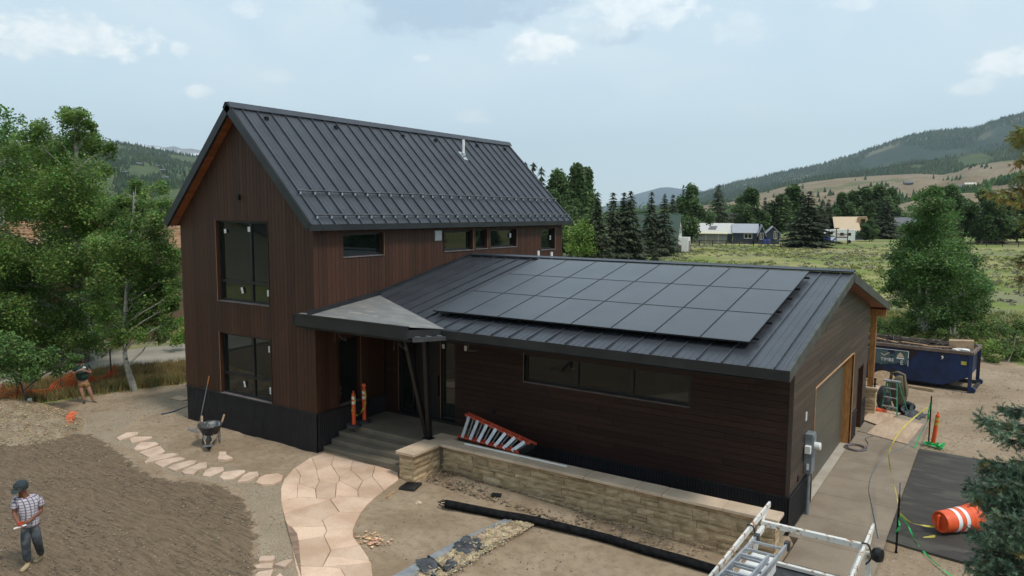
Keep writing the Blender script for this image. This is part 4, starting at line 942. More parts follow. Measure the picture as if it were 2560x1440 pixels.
# A-frame ladder lying on its side along the wall cap
ld = thing('step_ladder', 'red fibreglass ladder lying on its side behind the stone wall cap', 'ladder', (4.6, 1.5, .62))
b0, b1 = Vector((3.50, 1.66, .66)), Vector((5.55, 1.47, .65)); t0, t1_ = Vector(at(1163, 1036, 1.78, 1)), Vector(at(1334, 1114, 1.72, 1))
for off in (Vector((0, 0, 0)), Vector((.03, .09, .02))):
    for a, b in ((b0, b1), (t0, t1_)): mb = MB(); mb.bar(a+off, b+off, .03, .06); put('rail', mb, 'red', ld)
for k in range(7):
    t = .07+k*.135; a, b = b0.lerp(b1, t+.02), t0.lerp(t1_, t)
    mb = MB(); mb.bar(a+Vector((0, -.02, 0)), b+Vector((0, -.02, 0)), .085, .03, up=(0, 1, 0)); put('tread', mb, 'alu', ld)
    mb = MB(); mb.bar(a+Vector((.09, .08, 0)), b+Vector((.09, .08, 0)), .03, .03); mb.bar(a.lerp(b, .75)+Vector((-.02, 0, 0)), b+Vector((-.14, .02, .03)), .015); put('brace', mb, 'alu', ld)
mb = MB(); mb.bar(t1_, b1, .09, .12); put('foot', mb, 'black', ld)
mb = MB(); mb.tube([(4.03, 1.27, .645), (7.02, 1.26, .645)], .022, 10); put('white_pipe', mb, 'white', label='long thin white pipe lying on the sandstone wall cap', cat='pipe')
# drain pipe with fabric sock
P = [on(*q, .1) for q in ((1112, 1262), (1150, 1266), (1250, 1286), (1330, 1300), (1500, 1341), (1600, 1371), (1700, 1398), (1790, 1425))]
P[0].z += .03; dp = wire(P, .092, 'sock', 'drain_pipe', label='thick black drain pipe snaking over the dirt before the stone wall', cat='pipe')
mb = MB()
for i in range(9): a = i/8*2*math.pi; c = P[0]+Vector((-.05, 0, 0)); mb.add([c+Vector((0, .09*math.cos(a), .09*math.sin(a))), c+Vector((0, .09*math.cos(a+.6), .09*math.sin(a+.6))), c+Vector((-.12-rnd.random()*.08, .05*math.cos(a)+.03, .05*math.sin(a)-.04))], [(0, 1, 2)])
put('frayed_end', mb, 'black', dp)
q = on(1345, 1296, .07); mb = MB(); d = Vector((.5, .5, 0)).normalized()
mb.tube([q-d*.35, q], .05, 12); mb.tube([q, q+d*.03, q+d*.06], .062, 12); put('pipe_stub', mb, 'black', label='short black pipe stub poking out beyond the long drain pipe', cat='pipe')
q = on(1243, 1240, .07); mb = MB(); d = Vector((.9, .35, 0)).normalized()
for k in range(6): mb.tube([q+d*(-.13+k*.04), q+d*(-.1+k*.04)], .075 if k % 2 else .066, 12)
mb.lathe([(.055, 0), (.055, -.1)], q+d*.1, 12, tuple(d), mi=1); put('pipe_coupler', mb, ['black', 'core'], label='small ribbed black pipe coupler near the foot of the wall', cat='pipe fitting')
# grate, stake, rock, chips
P = [on(997, 1226), on(1018, 1211), on(1055, 1214), on(1036, 1232)]; gr_o = MB(); zc = P[0].z
pl = [(a.x, a.y) for a in P]; gr_o.prism(pl, zc+.02, zc+.07); go_ = put('catch_basin_grate', gr_o, 'rubber', label='square black drain grate lying on dirt beside the wall pier', cat='drain grate')
mb = MB()
for k in range(1, 7):
    a = P[0].lerp(P[1], k/7); b = P[3].lerp(P[2], k/7); mb.bar(a+Vector((0, 0, .075)), b+Vector((0, 0, .075)), .012, .012); a = P[0].lerp(P[3], k/7); b = P[1].lerp(P[2], k/7); mb.bar(a+Vector((0, 0, .075)), b+Vector((0, 0, .075)), .012, .012)
put('grid', mb, 'black', go_)
mb = MB(); mb.bar(on(965, 1243, .02), on(987, 1228, .02), .035, .025); put('wood_stake', mb, 'raw', label='short pale wood stake on dirt between path and drain grate', cat='stake')
q = on(1046, 1256, .03); mb = MB(); mb.blob(q, .08, (1.2, .8, .5), jit=.25, seed=4, smooth=False); put('rock', mb, 'flagp', label='single pale rock on the dirt left of the pipe end', cat='rock')
def rocks(name, pts, sizes, cols, mat_='pebble', flat=.6, **k):
    n = len(pts); oc = np.array([(1, 0, 0), (0, 1, 0), (-1, 0, 0), (0, -1, 0), (0, 0, 1), (0, 0, -1)], float); of = np.array([(0, 1, 4), (1, 2, 4), (2, 3, 4), (3, 0, 4), (1, 0, 5), (2, 1, 5), (3, 2, 5), (0, 3, 5)])
    a = nrs.rand(n)*6.28; V = oc[None]*(.7+.6*nrs.rand(n, 6, 1)); V = V*np.stack([np.ones(n), .6+.5*nrs.rand(n), flat*(.6+.6*nrs.rand(n))], 1)[:, None]
    c, s = np.cos(a)[:, None], np.sin(a)[:, None]; Vx = V[..., 0]*c-V[..., 1]*s; Vy = V[..., 0]*s+V[..., 1]*c
    V = np.stack([Vx, Vy, V[..., 2]], -1)*np.asarray(sizes)[:, None, None]+np.asarray(pts)[:, None]
    F = (of[None]+np.arange(n)[:, None, None]*6).reshape(-1, 3)
    return tag(link(name, npmesh(name, V.reshape(-1, 3), F, mat_, np.repeat(cols, 8, 0))), k.get('label'), k.get('cat'), None, 'stuff')
def greyc(n, lo=.6, hi=1.15, tint=(1, 1, 1)): return (lo+(hi-lo)*nrs.rand(n, 1))*np.array(tint)*(1+.08*nrs.randn(n, 3))
c = on(920, 1350); n = 100; pts = np.c_[c.x+nrs.randn(n)*.2+.1, c.y+nrs.randn(n)*.14, np.full(n, c.z+.02)+nrs.rand(n)*.03]
rocks('stone_chips', pts, .02+.04*nrs.rand(n)**2, greyc(n, 1.2, 2.0, (1.15, .85, .7)), flat=.3, label='small heap of pink flagstone chips right of the path', cat='stone chips')
# landscape fabric strip with gravel
fb = [tuple(on(u, v))[:2] for u, v in ((930, 1475), (1040, 1412), (1150, 1352), (1272, 1297), (1284, 1303), (1240, 1335), (1262, 1342), (1262, 1356), (1185, 1404), (1120, 1445), (1090, 1475))]
tag(sheet('fabric_strip', fb, 'fabric', .045, sub=.3), 'strip of grey landscape fabric under gravel at the bottom edge', 'landscape fabric')
gp_ = [tuple(on(u, v))[:2] for u, v in ((1040, 1470), (1060, 1425), (1160, 1362), (1240, 1325), (1300, 1310), (1335, 1318), (1262, 1350), (1180, 1402), (1120, 1440), (1100, 1470))]
n = 9000; bx = np.array(gp_); xs_ = bx[:, 0].min()+np.ptp(bx[:, 0])*nrs.rand(n*4); ys_ = bx[:, 1].min()+np.ptp(bx[:, 1])*nrs.rand(n*4); k_ = sdist(xs_, ys_, gp_)+.08*nrs.randn(n*4) > 0; xs_, ys_ = xs_[k_][:n], ys_[k_][:n]; n = len(xs_)
rocks('drain_gravel', np.c_[xs_, ys_, gz(xs_, ys_)+.05+.02*nrs.rand(n)], .012+.014*nrs.rand(n), greyc(n, .8, 1.5, (1.05, 1, .88)), label='tan gravel filling the fabric lined drain trench', cat='gravel')
def crumple(pts, dz, amp, lab, seed):
    pl = [tuple(on(u, v))[:2] for u, v in pts]; n0 = 26; xs = [p[0] for p in pl]; ys = [p[1] for p in pl]; X0 = np.linspace(min(xs), max(xs), n0); Y0 = np.linspace(min(ys), max(ys), n0)
    vs = []; ok = {}; fs = []
    for j, y in enumerate(Y0):
        for i, x in enumerate(X0):
            d = float(sdist(np.array([x]), np.array([y]), pl)[0])+.05*mnoise.noise((x*9, y*9, seed)); ok[i, j] = d > -.01
            z = gzf(x, y)+dz+amp*(abs(mnoise.noise((x*5, y*5, seed)))*1.6+.7*abs(mnoise.noise((x*13, y*13, seed)))); vs.append((x+.04*mnoise.noise((x*8, y*8, 3)), y+.04*mnoise.noise((x*8, y*8, 8)), z))
    for j in range(n0-1):
        for i in range(n0-1):
            if ok[i, j] and ok[i+1, j] and ok[i, j+1] and ok[i+1, j+1]: fs.append((j*n0+i, j*n0+i+1, (j+1)*n0+i+1, (j+1)*n0+i))
    mb = MB(); mb.add(vs, fs, smooth=True); put('crumpled_fabric', mb, 'fabricd', label=lab, cat='landscape fabric', group='torn dark fabric on the gravel')
crumple(((1130, 1372), (1160, 1350), (1200, 1360), (1225, 1375), (1175, 1395), (1140, 1395)), .045, .07, 'larger torn piece of dark fabric crumpled across the gravel', 3)
crumple(((1040, 1408), (1080, 1402), (1100, 1425), (1090, 1460), (1050, 1440)), .045, .08, 'crumpled piece of dark fabric at the bottom edge of the photo', 12)
crumple(((1108, 1425), (1130, 1402), (1150, 1420), (1120, 1440)), .05, .09, 'small scrap of dark fabric between two larger pieces', 17)
wire([on(1070, 1390, .1), on(1085, 1402, .1), on(1100, 1415, .08), on(1115, 1428, .08)], .025, 'rubber', 'fabric_roll_end', label='thin rolled strip of black fabric on the gravel', cat='landscape fabric')

# ------------------------------------------------------------------ right side: barrel, posts, tapes, hose, plywood
z0 = -.33+.265; a = Vector(at(2350, 1305, z0)); b = a+Vector((.68, .80, 0)).normalized()*.98
bar_ = thing('traffic_drum', 'orange and white traffic drum lying on its side on the asphalt', 'traffic drum', tuple(a-Vector((0, 0, .26))))
ax = (b-a).normalized(); prof = [(0, .02), (.17, .03), (.22, .0), (.235, .04), (.24, .26), (.248, .262), (.25, .36), (.252, .362), (.255, .46), (.262, .465), (.265, .56), (.27, .57), (.272, .68), (.28, .69), (.282, .80), (.3, .82), (.3, .93), (.27, .95), (0, .94)]
mb = MB(); mb.lathe(prof, a, 28, tuple(ax), mis=[0, 0, 0, 0, 0, 1, 0, 0, 0, 1, 0, 0, 0, 0, 0, 0, 0, 0]); put('drum_body', mb, ['orange', 'white'], bar_)
s_ = ax.cross(Vector((0, 0, 1))).normalized(); mb = MB(); u_ = Vector((0, 0, 1))
hp = [a-ax*.0+u_*.16, a-ax*.06+u_*.12, a-ax*.08, a-ax*.06-u_*.12, a-ax*.0-u_*.16]
for i in range(4): mb.bar(hp[i], hp[i+1], .05, .03, up=tuple(ax))
put('handle', mb, 'orange', bar_)
def tpost(u, v, H, lab):
    q = on(u, v); t = thing('fence_post', lab, 'metal post', tuple(q), 'steel posts along the driveway'); mb = MB(); mb.box(q.x-.02, q.x+.02, q.y-.004, q.y+.004, q.z-.1, q.z+H); mb.box(q.x-.004, q.x+.004, q.y-.03, q.y+.01, q.z-.1, q.z+H); put('post', mb, 'black', t)
    mb = MB(); mb.box(q.x-.03, q.x+.03, q.y-.006, q.y+.0, q.z-.04, q.z+.04); put('anchor_plate', mb, 'black', t); return q
A = tpost(2240, 1383, 1.25, 'thin dark green steel post at the near corner of the asphalt'); mb = MB(); mb.tube([A+Vector((0, 0, 1.2)), A+Vector((0, 0, 1.5))], .014, 6); put('rod_tip', mb, 'grey', bpy.data.objects['fence_post'])
B = tpost(2321, 1112, 1.5, 'thin dark steel post at the far corner of the asphalt')
t3, q3, ax3 = stripes_post(2331, 1117, 0, 1.15, False, 'leaning orange tube post wrapped in yellow tape beside the far steel post', z0=-.38, lean=(.09, -.05), r=.055, base=0, cat='marker post')
for o in t3.children:
    if o.name.startswith('tube'): o.data.materials[1] = M['yellow']
n = 26; rg = random.Random(3); c = q3+Vector((.05, -.12, .05)); ribbon([c+Vector((rg.uniform(-.3, .3), rg.uniform(-.22, .22), rg.uniform(0, .09))) for _ in range(n)], .05, 'gtape', 'green_ribbon_heap', twist=.4, label='tangled heap of green ribbon at the foot of the orange post', cat='ribbon')
YT = [((2319, 1018), 11.55), ((2290, 1040), 11.2), ((2255, 1072), 10.3), ((2232, 1108), 9.0), ((2222, 1140), 7.9), ((2228, 1182), 6.4), ((2238, 1222), 5.0), ((2246, 1258), 3.8), ((2249, 1268), 3.1)]
ribbon([at(*q, y, 1) for q, y in YT], .04, 'yellow', 'barrier_tape', twist=.12, label='yellow barrier tape billowing between the two thin steel posts', cat='caution tape')
ribbon([at(2250, 1284, 3.05, 1), on(2275, 1305, .3), on(2310, 1314, .22), at(2338, 1317, -.2)], .04, 'yellow', 'tape_end', twist=.2, label='yellow tape tied from the near steel post to the drum handle', cat='caution tape')
ribbon([at(2338, 1340, -.3), on(2310, 1345, .05), on(2298, 1346, .05)], .05, 'yellow', 'tape_scrap', twist=.2, label='short yellow tape trailing on asphalt from under the drum', cat='caution tape')
ribbon([at(2250, 1288, 3.0, 1), on(2268, 1310, .3), on(2285, 1345, .1), on(2300, 1368, .05), on(2325, 1395, .05), on(2360, 1425, .05), on(2390, 1450, .05)], .035, 'gtape', 'green_tape', twist=.3, label='green tape trailing from near steel post across dirt to bottom edge', cat='ribbon')
ribbon([A+Vector((0, -.02, .75)), A+Vector((.04, -.05, .6)), A+Vector((-.03, -.04, .45))], .05, 'gtape', 'green_tape_knot', twist=.5, label='green tape knot hanging on the near steel post', cat='ribbon')
ribbon([B+Vector((0, 0, 1.3)), B+Vector((-.05, -.04, 1.0)), B+Vector((-.06, -.04, .75)), B+Vector((-.2, -.5, .4)), B+Vector((-.3, -.7, .03))], .05, 'gtape', 'green_tape_tail', twist=.2, label='green tape hanging from the far steel post', cat='ribbon')
n = 60; c = Vector(at(2140, 1120, -.36)); P = [c+Vector(((.26+.06*math.sin(i*1.7))*math.cos(i*.75), (.3+.07*math.cos(i*2.1))*math.sin(i*.75)+.0, .012+.03*(i/n))) for i in range(n)]
wire(P+[c+Vector((.25, .6, .01)), c+Vector((.1, 1.2, .01)), c+Vector((.35, 1.7, .01)), c+Vector((.5, 1.5, .01))], .011, 'sill', 'power_cable', label='coiled pinkish power cable lying on the driveway slabs', cat='cable')
CB = ((2196, 1345), (2180, 1262), (2173, 1216), (2190, 1169), (2225, 1132), (2269, 1112), (2316, 1066))
wire([at(u, v, -.355) for u, v in CB], .012, 'grey', 'grey_cable', label='grey cable curving along the driveway under the yellow tape', cat='cable')
wire([at(u, v, -.355) for u, v in ((2141, 1077), (2165, 1082), (2195, 1087), (2212, 1086))], .008, 'sill', 'thin_cable', label='thin dark cord running from the garage side door', cat='cord')
for pl, dz, lab in (([(11.98, 11.72), (13.15, 11.2), (13.36, 13.9), (12.2, 14.35)], .0, 'large plywood sheet lying on the driveway past the garage door'), ([(11.62, 13.3), (12.1, 12.9), (12.6, 14.9), (11.7, 15.2)], .022, 'curled plywood sheet lying next to the small stone pier')):
    mb = MB(); mb.prism(pl, -.362+dz, -.342+dz); put('plywood_sheet', mb, 'ply', label=lab, cat='plywood', group='plywood sheets on the driveway')
# stone pier under the timber post
pr = thing('stone_pier', 'small tan stone pier with cap under the orange timber post', 'pier', (11.66, 14.48, -.38))
mb = MB(); mb.box(11.5, 11.82, 14.32, 14.66, -.5, .5); put('pier_core', mb, 'stone', pr)
for fr, s0, s1 in ((Fr((0, 14.3, 0), (1, 0, 0), (0, -1, 0)), 11.46, 11.86), (Fr((11.84, 0, 0), (0, 1, 0), (1, 0, 0)), 14.3, 14.68)): courses(fr, pr, s0, s1, -.4, .5, .05)
mb = MB(); mb.box(11.42, 11.92, 14.24, 14.74, .5, .58); put('cap_stone', mb, 'cap', pr, bevel=.01)
mb = MB(); mb.tube([(11.8, 14.42, .58), (11.8, 14.42, .82)], .03, 8); mb.bar((11.74, 14.4, .68), (11.88, 14.44, .7), .03); mb.blob((11.8, 14.42, .86), .045); put('cordless_tool', mb, 'black', label='small dark tool standing on the cap of the stone pier', cat='tool')
# green step ladder
Ls = thing('green_step_ladder', 'small green step ladder open beside the stone pier', 'step ladder', (12.3, 14.9, -.38))
Fl, Fr_ = Vector((12.0, 14.7, -.37)), Vector((12.52, 14.55, -.37)); bk = Vector((.25, .78, 0)); T0, T1 = Fl+Vector((.12, .22, 1.12)), Fr_+Vector((-.08, .24, 1.12))
for a, b in ((Fl, T0), (Fr_, T1), (Fl+bk, T0+Vector((.02, .08, 0))), (Fr_+bk, T1+Vector((.02, .08, 0)))): mb = MB(); mb.bar(a, b, .04, .03); put('rail', mb, 'green', Ls)
for k in range(3): t = .25+.27*k; mb = MB(); mb.bar(Fl.lerp(T0, t), Fr_.lerp(T1, t), .09, .03, up=(0, 0, 1)); put('tread', mb, 'alu', Ls)
mb = MB(); mb.bar(Fl.lerp(T0, .25), Fr_+(T1-Fr_)*.02, .012); mb.bar((T0+T1)/2+Vector((-.25, .1, .01)), (T0+T1)/2+Vector((.25, .04, .01)), .16, .05); put('top_cap', mb, 'alu', Ls)
# tool bags, buckets, blade
def lump(q, r, sc, m_, name, lab, cat, seed=0, **k): mb = MB(); mb.blob(q, r, sc, 12, 8, .1, seed=seed); return put(name, mb, m_, label=lab, cat=cat, **k)
lump((12.0, 15.35, .05), .42, (.6, .5, 1.0), 'fabricd', 'tool_bag', 'dark tool bag standing between stone pier and green ladder', 'bag', 2)
bc = thing('backpack', 'olive backpack frame standing behind the green step ladder', 'backpack', (12.4, 15.6, -.38)); M['olive'] = mat('olive_canvas', (.1, .085, .05), (.16, .13, .08), 6)
mb = MB(); mb.blob((12.45, 15.6, .25), .4, (.75, .5, 1.5), 12, 8, .08, seed=5); put('pack', mb, 'olive', bc)
mb = MB(); mb.tube([(12.15, 15.35, .2), (12.2, 15.3, .95), (12.4, 15.3, 1.02), (12.6, 15.3, .95), (12.7, 15.35, .2)], .05, 8); put('strap', mb, 'olive', bc)
mb = MB(); mb.lathe([(0, 0), (.5, 0), (.5, .015), (0, .015)], (11.75, 17.2, .15), 28, (.35, -.9, .25)); put('round_disc', mb, 'lumber', label='large pale round disc standing behind the stone pier', cat='disc')
for k, (u, v, r, lab) in enumerate(((2258, 1022, .12, 'left black canister lying beside the green step ladder'), (2280, 1018, .14, 'right black canister lying beside the green step ladder'))):
    q = on(u, v, r); mb = MB(); d = (.5, -.75, .1) if k == 0 else (.62, -.7, -.1)
    mb.lathe([(0, -.3), (r*.9, -.28), (r, -.1), (r, .0), (r*.85, .04), (r*.7, .04), (r*.6, .0), (0, .0)], q, 16, d, mis=[0, 0, 0, 0, 1, 0, 1]); put('canister', mb, ['black', 'grey'], label=lab, cat='canister', group='black canisters by the ladder')
mb = MB(); mb.blob((11.95, 14.75, -.3), .16, (1.6, .5, .6), seed=8); put('orange_tool_case', mb, 'orange', label='small orange tool case on the ground by the stone pier', cat='tool case')
crumple(((2255, 1030), (2285, 1027), (2320, 1040), (2300, 1052), (2265, 1042)), .02, .05, 'dark plastic scrap on the ground near the black canisters', 23)

# ------------------------------------------------------------------ dumpster
P0 = Vector((14.55, 19.95, -.4)); E1 = Vector((-1, .1, 0)).normalized(); E2 = Vector((.1, 1, 0)).normalized(); Hd = 1.62
def dq(a, b, z): return P0+E1*a+E2*b+Vector((0, 0, z))
dm = thing('dumpster', 'dented dark blue roll off dumpster with a peeling sign, heaped with branches', 'dumpster', tuple(dq(3, 1.1, 0)))
Ld, Wd = 6.2, 2.2; mb = MB()
side_pts = [(.15, Hd-.12), (.15, .62), (.95, .2), (Ld, .2), (Ld, Hd-.12)]
nS = 14
for bb, sg in ((0, -1), (Wd, 1)):     # dented side sheets
    vs = []; fs = []
    for i in range(nS+1):
        a = .15+(Ld-.15)*i/nS; lo = max(.2, .62-(a-.15)*.53)
        for j in range(7): z = lo+(Hd-.12-lo)*j/6; d = .05*mnoise.noise((a*1.3, z*1.6, bb))*(1 if 0 < j < 6 else 0); vs.append(dq(a, bb+sg*d, z))
    for i in range(nS):
        for j in range(6): fs.append((i*7+j, (i+1)*7+j, (i+1)*7+j+1, i*7+j+1))
    mb.add(vs, fs, smooth=True)
for a, b in zip(side_pts[:-1], side_pts[1:]): mb.add([dq(a[0], 0, a[1]), dq(a[0], Wd, a[1]), dq(b[0], Wd, b[1]), dq(b[0], 0, b[1])], [(0, 1, 2, 3)])
put('container', mb, 'blue', dm)
mb = MB()
for a, b in ((dq(.05, 0, Hd-.06), dq(Ld, 0, Hd-.06)), (dq(.05, Wd, Hd-.06), dq(Ld, Wd, Hd-.06)), (dq(.08, 0, Hd-.062), dq(.08, Wd, Hd-.062))): mb.bar(a, b, .12, .12)
put('rim', mb, 'brownsteel', dm)
for bb in (.0, Wd): mb = MB(); mb.bar(dq(.1, bb, 0), dq(.1, bb, Hd-.1), .13, .13); put('corner_post', mb, 'blue', dm)
mb = MB()
for bb in (.25, Wd-.25): mb.bar(dq(.0, bb, .1), dq(Ld, bb, .1), .1, .14)
mb.bar(dq(.02, .0, .06), dq(.02, Wd, .06), .12, .12); put('skid_rail', mb, 'rubber', dm)
for bb in (.12, Wd-.12): mb = MB(); mb.lathe([(0, -.08), (.11, -.08), (.11, .08), (0, .08)], dq(.0, bb, .11), 14, tuple(E2)); put('roller', mb, 'blue', dm)
# remains of the peeling sign (its letters as they stand)
FD = Fr(P0, E1, -E2); FD.p = lambda a, z, n: dq(a, -n, z)
M['signbg'] = mat('faded_sign', (.055, .095, .1), (.08, .125, .13), 3, speck=(2.2, .58, (.01, .014, .05), 1))
M['cream'] = mat('cream_print', (.55, .45, .3), (.6, .5, .35), 3)
sx1, sx0 = 2.26, 4.3   # a grows to the left in the picture
mb = MB(); tops = Hd-.22; rg = random.Random(5); n = 22; pts = [(sx1, tops)]+[(sx0, tops)]
pts += [(sx0-(sx0-sx1)*i/n, tops-.52-.16*math.sin(i/n*3.3+.5)+rg.uniform(-.06, .06)+(.0 if i < n-3 else -.1)) for i in range(n+1)]
FD.poly(mb, pts, .055, .062); sgn = fixn(put('sign', mb, 'signbg', dm))
mb = MB(); FD.box(mb, sx1, sx0, tops-.02, tops, .063, .066); FD.box(mb, sx1, sx1+.025, tops-.3, tops-.02, .063, .066); FD.box(mb, sx1, sx1+.02, tops-.62, tops-.38, .063, .066); fixn(put('sign_border', mb, 'white', sgn))
def letters(txt, a, z, size, m_, parent):
    cu = bpy.data.curves.new('lettering', 'FONT'); cu.body = txt; cu.size = size; cu.extrude = .002; cu.align_x = 'CENTER'; cu.materials.append(M[m_])
    tmp = bpy.data.objects.new('lettering', cu); me = bpy.data.meshes.new_from_object(tmp); bpy.data.objects.remove(tmp); o = bpy.data.objects.new('lettering', me); COL.objects.link(o); o.parent = parent; pw = dq(a, -.07, z)
    xa = -E1; za = Vector((0, 0, 1)); ya = -E2; mw = Matrix(((xa.x, za.x, ya.x, pw.x), (xa.y, za.y, ya.y, pw.y), (xa.z, za.z, ya.z, pw.z), (0, 0, 0, 1)))
    o.matrix_local = Matrix.Translation(-wloc(parent)) @ mw
letters('TIMBE', 3.04, tops-.5, .19, 'white', sgn); letters('E', 2.5, tops-.58, .24, 'white', sgn); letters(',', 1.07, Hd-.32, .6, 'white', dm)
mb = MB(); FD.poly(mb, [(2.42, tops-.28), (2.5, tops-.14), (2.57, tops-.09), (2.64, tops-.16), (2.7, tops-.28)], .064, .068); FD.box(mb, 2.42, 2.7, tops-.36, tops-.3, .064, .068, 1); fixn(put('sign_emblem', mb, ['cream', 'white'], sgn))
mb = MB(); FD.poly(mb, [(3.3, tops-.18), (3.16, tops-.26), (3.06, tops-.16), (2.94, tops-.14), (3.06, tops-.22), (3.16, tops-.3), (3.28, tops-.23)], .064, .068); fixn(put('sign_emblem', mb, 'cream', sgn))
mb = MB(); FD.box(mb, .24, .42, Hd-.52, Hd-.38, .06, .066); fixn(put('yellow_label', mb, 'yellow', dm))
# contents
mb = MB(); rg = random.Random(9)
for k in range(260): a = rg.uniform(.4, Ld-.2); b = rg.uniform(.15, Wd-.15); z = Hd-.12+rg.uniform(-.05, .22); d = Vector((rg.uniform(-1, 1), rg.uniform(-.6, .6), rg.uniform(-.2, .25))).normalized()*rg.uniform(.2, .7); q = dq(a, b, z); mb.bar(q, q+d, .025)
mb.add([dq(.15, .05, Hd-.2), dq(Ld, .05, Hd-.2), dq(Ld, Wd-.05, Hd-.2), dq(.15, Wd-.05, Hd-.2)], [(0, 1, 2, 3)]); put('branch_debris', mb, 'barkd', label='heap of cut branches filling the blue dumpster', cat='debris', kind='stuff')
mb = MB(); q = dq(.55, .75, Hd-.02); mb.box(-.42, .42, -.2, .2, 0, .34); o = put('cardboard_box', mb, 'card', org=(0, 0, 0), label='large cardboard box on top of the right end of the dumpster', cat='cardboard box'); o.location = q; o.rotation_euler = (0, .06, math.atan2(E1.y, E1.x)+.15)
for k, (a, b, L, rt, lab) in enumerate(((2.2, .35, 1.1, .1, 'longest pale plank offcut on the dumpster rim'), (1.2, .25, 1.3, -.12, 'pale plank offcut near the cardboard box on the dumpster'), (3.2, .5, .9, .25, 'pale plank offcut among branches in the middle of the dumpster'))):
    q = dq(a, b, Hd+.05); d = E1*math.cos(rt)+E2*math.sin(rt)+Vector((0, 0, rt*.3)); mb = MB(); mb.bar(q-d*L/2, q+d*L/2, .09, .03); put('plank_offcut', mb, 'raw', label=lab, cat='plank', group='plank offcuts in the dumpster')
crm = MB(); crm.blob(dq(.5, .3, Hd), .2, (1.6, .8, .35), 9, 6, .3, seed=3, smooth=False); put('plaster_scraps', crm, 'white', label='white scraps piled at the right end of the dumpster', cat='debris')
for (a0, a1, lab) in ((2.2, 6.0, 'long weathered timber lying under the dumpster side'), (1.2, 2.3, 'short weathered timber lying at the right of the longer one')):
    mb = MB(); mb.bar(dq(a0, -.45 if a0 > 2 else -.6, .06), dq(a1, -.25 if a0 > 2 else -.52, .06), .25, .1); put('timber', mb, 'lumber', label=lab, cat='timber', group='timbers beside the dumpster')

# ------------------------------------------------------------------ vegetation builders
def leafquads(P, size, upb=.5, asp=.75, rs=nrs):
    n = len(P); N = rs.randn(n, 3); N[:, 2] = np.abs(N[:, 2])+upb; N /= np.linalg.norm(N, axis=1)[:, None]
    a = np.cross(N, rs.randn(n, 3)); a /= np.linalg.norm(a, axis=1)[:, None]+1e-9; b = np.cross(N, a); s = np.asarray(size)*np.ones(n); s = (s*(.7+.6*rs.rand(n)))[:, None]
    V = np.stack([P-a*s*.5, P+b*s*.5*asp, P+a*s*.5, P-b*s*.5*asp], 1); return V.reshape(-1, 3), np.arange(4*n).reshape(n, 4)
def blobpts(c, r, n, rs=nrs, flat=.85):
    d = rs.randn(n, 3); d /= np.linalg.norm(d, axis=1)[:, None]; rad = r*(rs.rand(n)**.42)*(.85+.3*rs.rand(n)); return np.array(c)+d*rad[:, None]*np.array([1, 1, flat])
def crown(name, blobs, size, dens, mat_, parent, org, tint=(1, 1, 1), rs=nrs, sub=9):
    "blobs (centre, radius); every blob carries tufts of leaves with air between them"
    Ps, Cs = [], []
    for c, r in blobs:
        n = int(dens*r*r/(size*size)*15)+8; k = max(5, int(sub*1.5*(r/.9))); tuft = blobpts(c, r*.88, k, rs); each = max(3, n//k); br = .84+.32*rs.rand()
        for t in tuft: Ps.append(blobpts(t, r*.52, each, rs, .75)); Cs.append(np.full(each, br*(.84+.32*rs.rand())))
    P = np.concatenate(Ps); C = np.concatenate(Cs); P = P-np.array(org); V, F = leafquads(P, size, rs=rs)
    col = (C*(.75+.55*rs.rand(len(C))))[:, None]*np.array(tint)*(1+np.c_[.18*rs.randn(len(C)), .05*rs.randn(len(C)), .1*rs.randn(len(C))]); hl = rs.rand(len(C)) < .035; col[hl] *= 1.9
    return link(name, npmesh(name, V, F, mat_, np.clip(col, .05, 3)), parent, org)
def limb(a, b, r0, r1, sag=.1, n=5):
    a, b = Vector(a), Vector(b); o = []
    for i in range(n+1): t = i/n; q = a.lerp(b, t); q.z += sag*math.sin(math.pi*t)*(b-a).length; q += Vector((rnd.uniform(-1, 1), rnd.uniform(-1, 1), rnd.uniform(-.5, .5)))*.03*(b-a).length*(0 < i < n); o.append(q)
    return o, [r0+(r1-r0)*i/n for i in range(n+1)]
def tree(name, label, base, trunk, r0, blobs, size, dens, group=None, cat='tree', bark='bark', leafm='leaf', tint=(1, 1, 1), twigs=True, extra=()):
    base = Vector(base); t = thing(name, label, cat, tuple(base), group)
    tp = [base]+[Vector(q) for q in trunk]; rr = [r0*(1.25 if i == 0 else 1)*(1-.86*i/len(trunk)) for i in range(len(tp))]
    mb = MB(); P = []; Rr = []
    for i in range(len(tp)-1):
        for k in range(4): s = k/4; P.append(tp[i].lerp(tp[i+1], s)+Vector((rnd.uniform(-1, 1), rnd.uniform(-1, 1), 0))*r0*.12*(i+k > 0)); Rr.append(rr[i]+(rr[i+1]-rr[i])*s)
    P.append(tp[-1]); Rr.append(rr[-1]); mb.tube(P, Rr, 9)
    for e in extra: mb.tube([Vector(q) for q in e[0]], e[1], 8)
    for c, r in (blobs if twigs else []):
        c = Vector(c); k = min(range(len(P)), key=lambda i: abs(P[i].z-(c.z-.5*(c-base).xy.length-.2))); 
        q, w = limb(P[k], c, max(.02, Rr[k]*.42), .012, .05); mb.tube(q, w, 5, cap=False)
        for _ in range(2): q2, w2 = limb(q[3], c+Vector((rnd.uniform(-1, 1), rnd.uniform(-1, 1), rnd.uniform(-.4, .8)))*r*.8, .014, .006, .0, 3); mb.tube(q2, w2, 4, cap=False)
    put('trunk', mb, bark, t)
    crown('crown', [(tuple(c), r) for c, r in blobs], size, dens, leafm, t, tuple(base), tint)
    return t
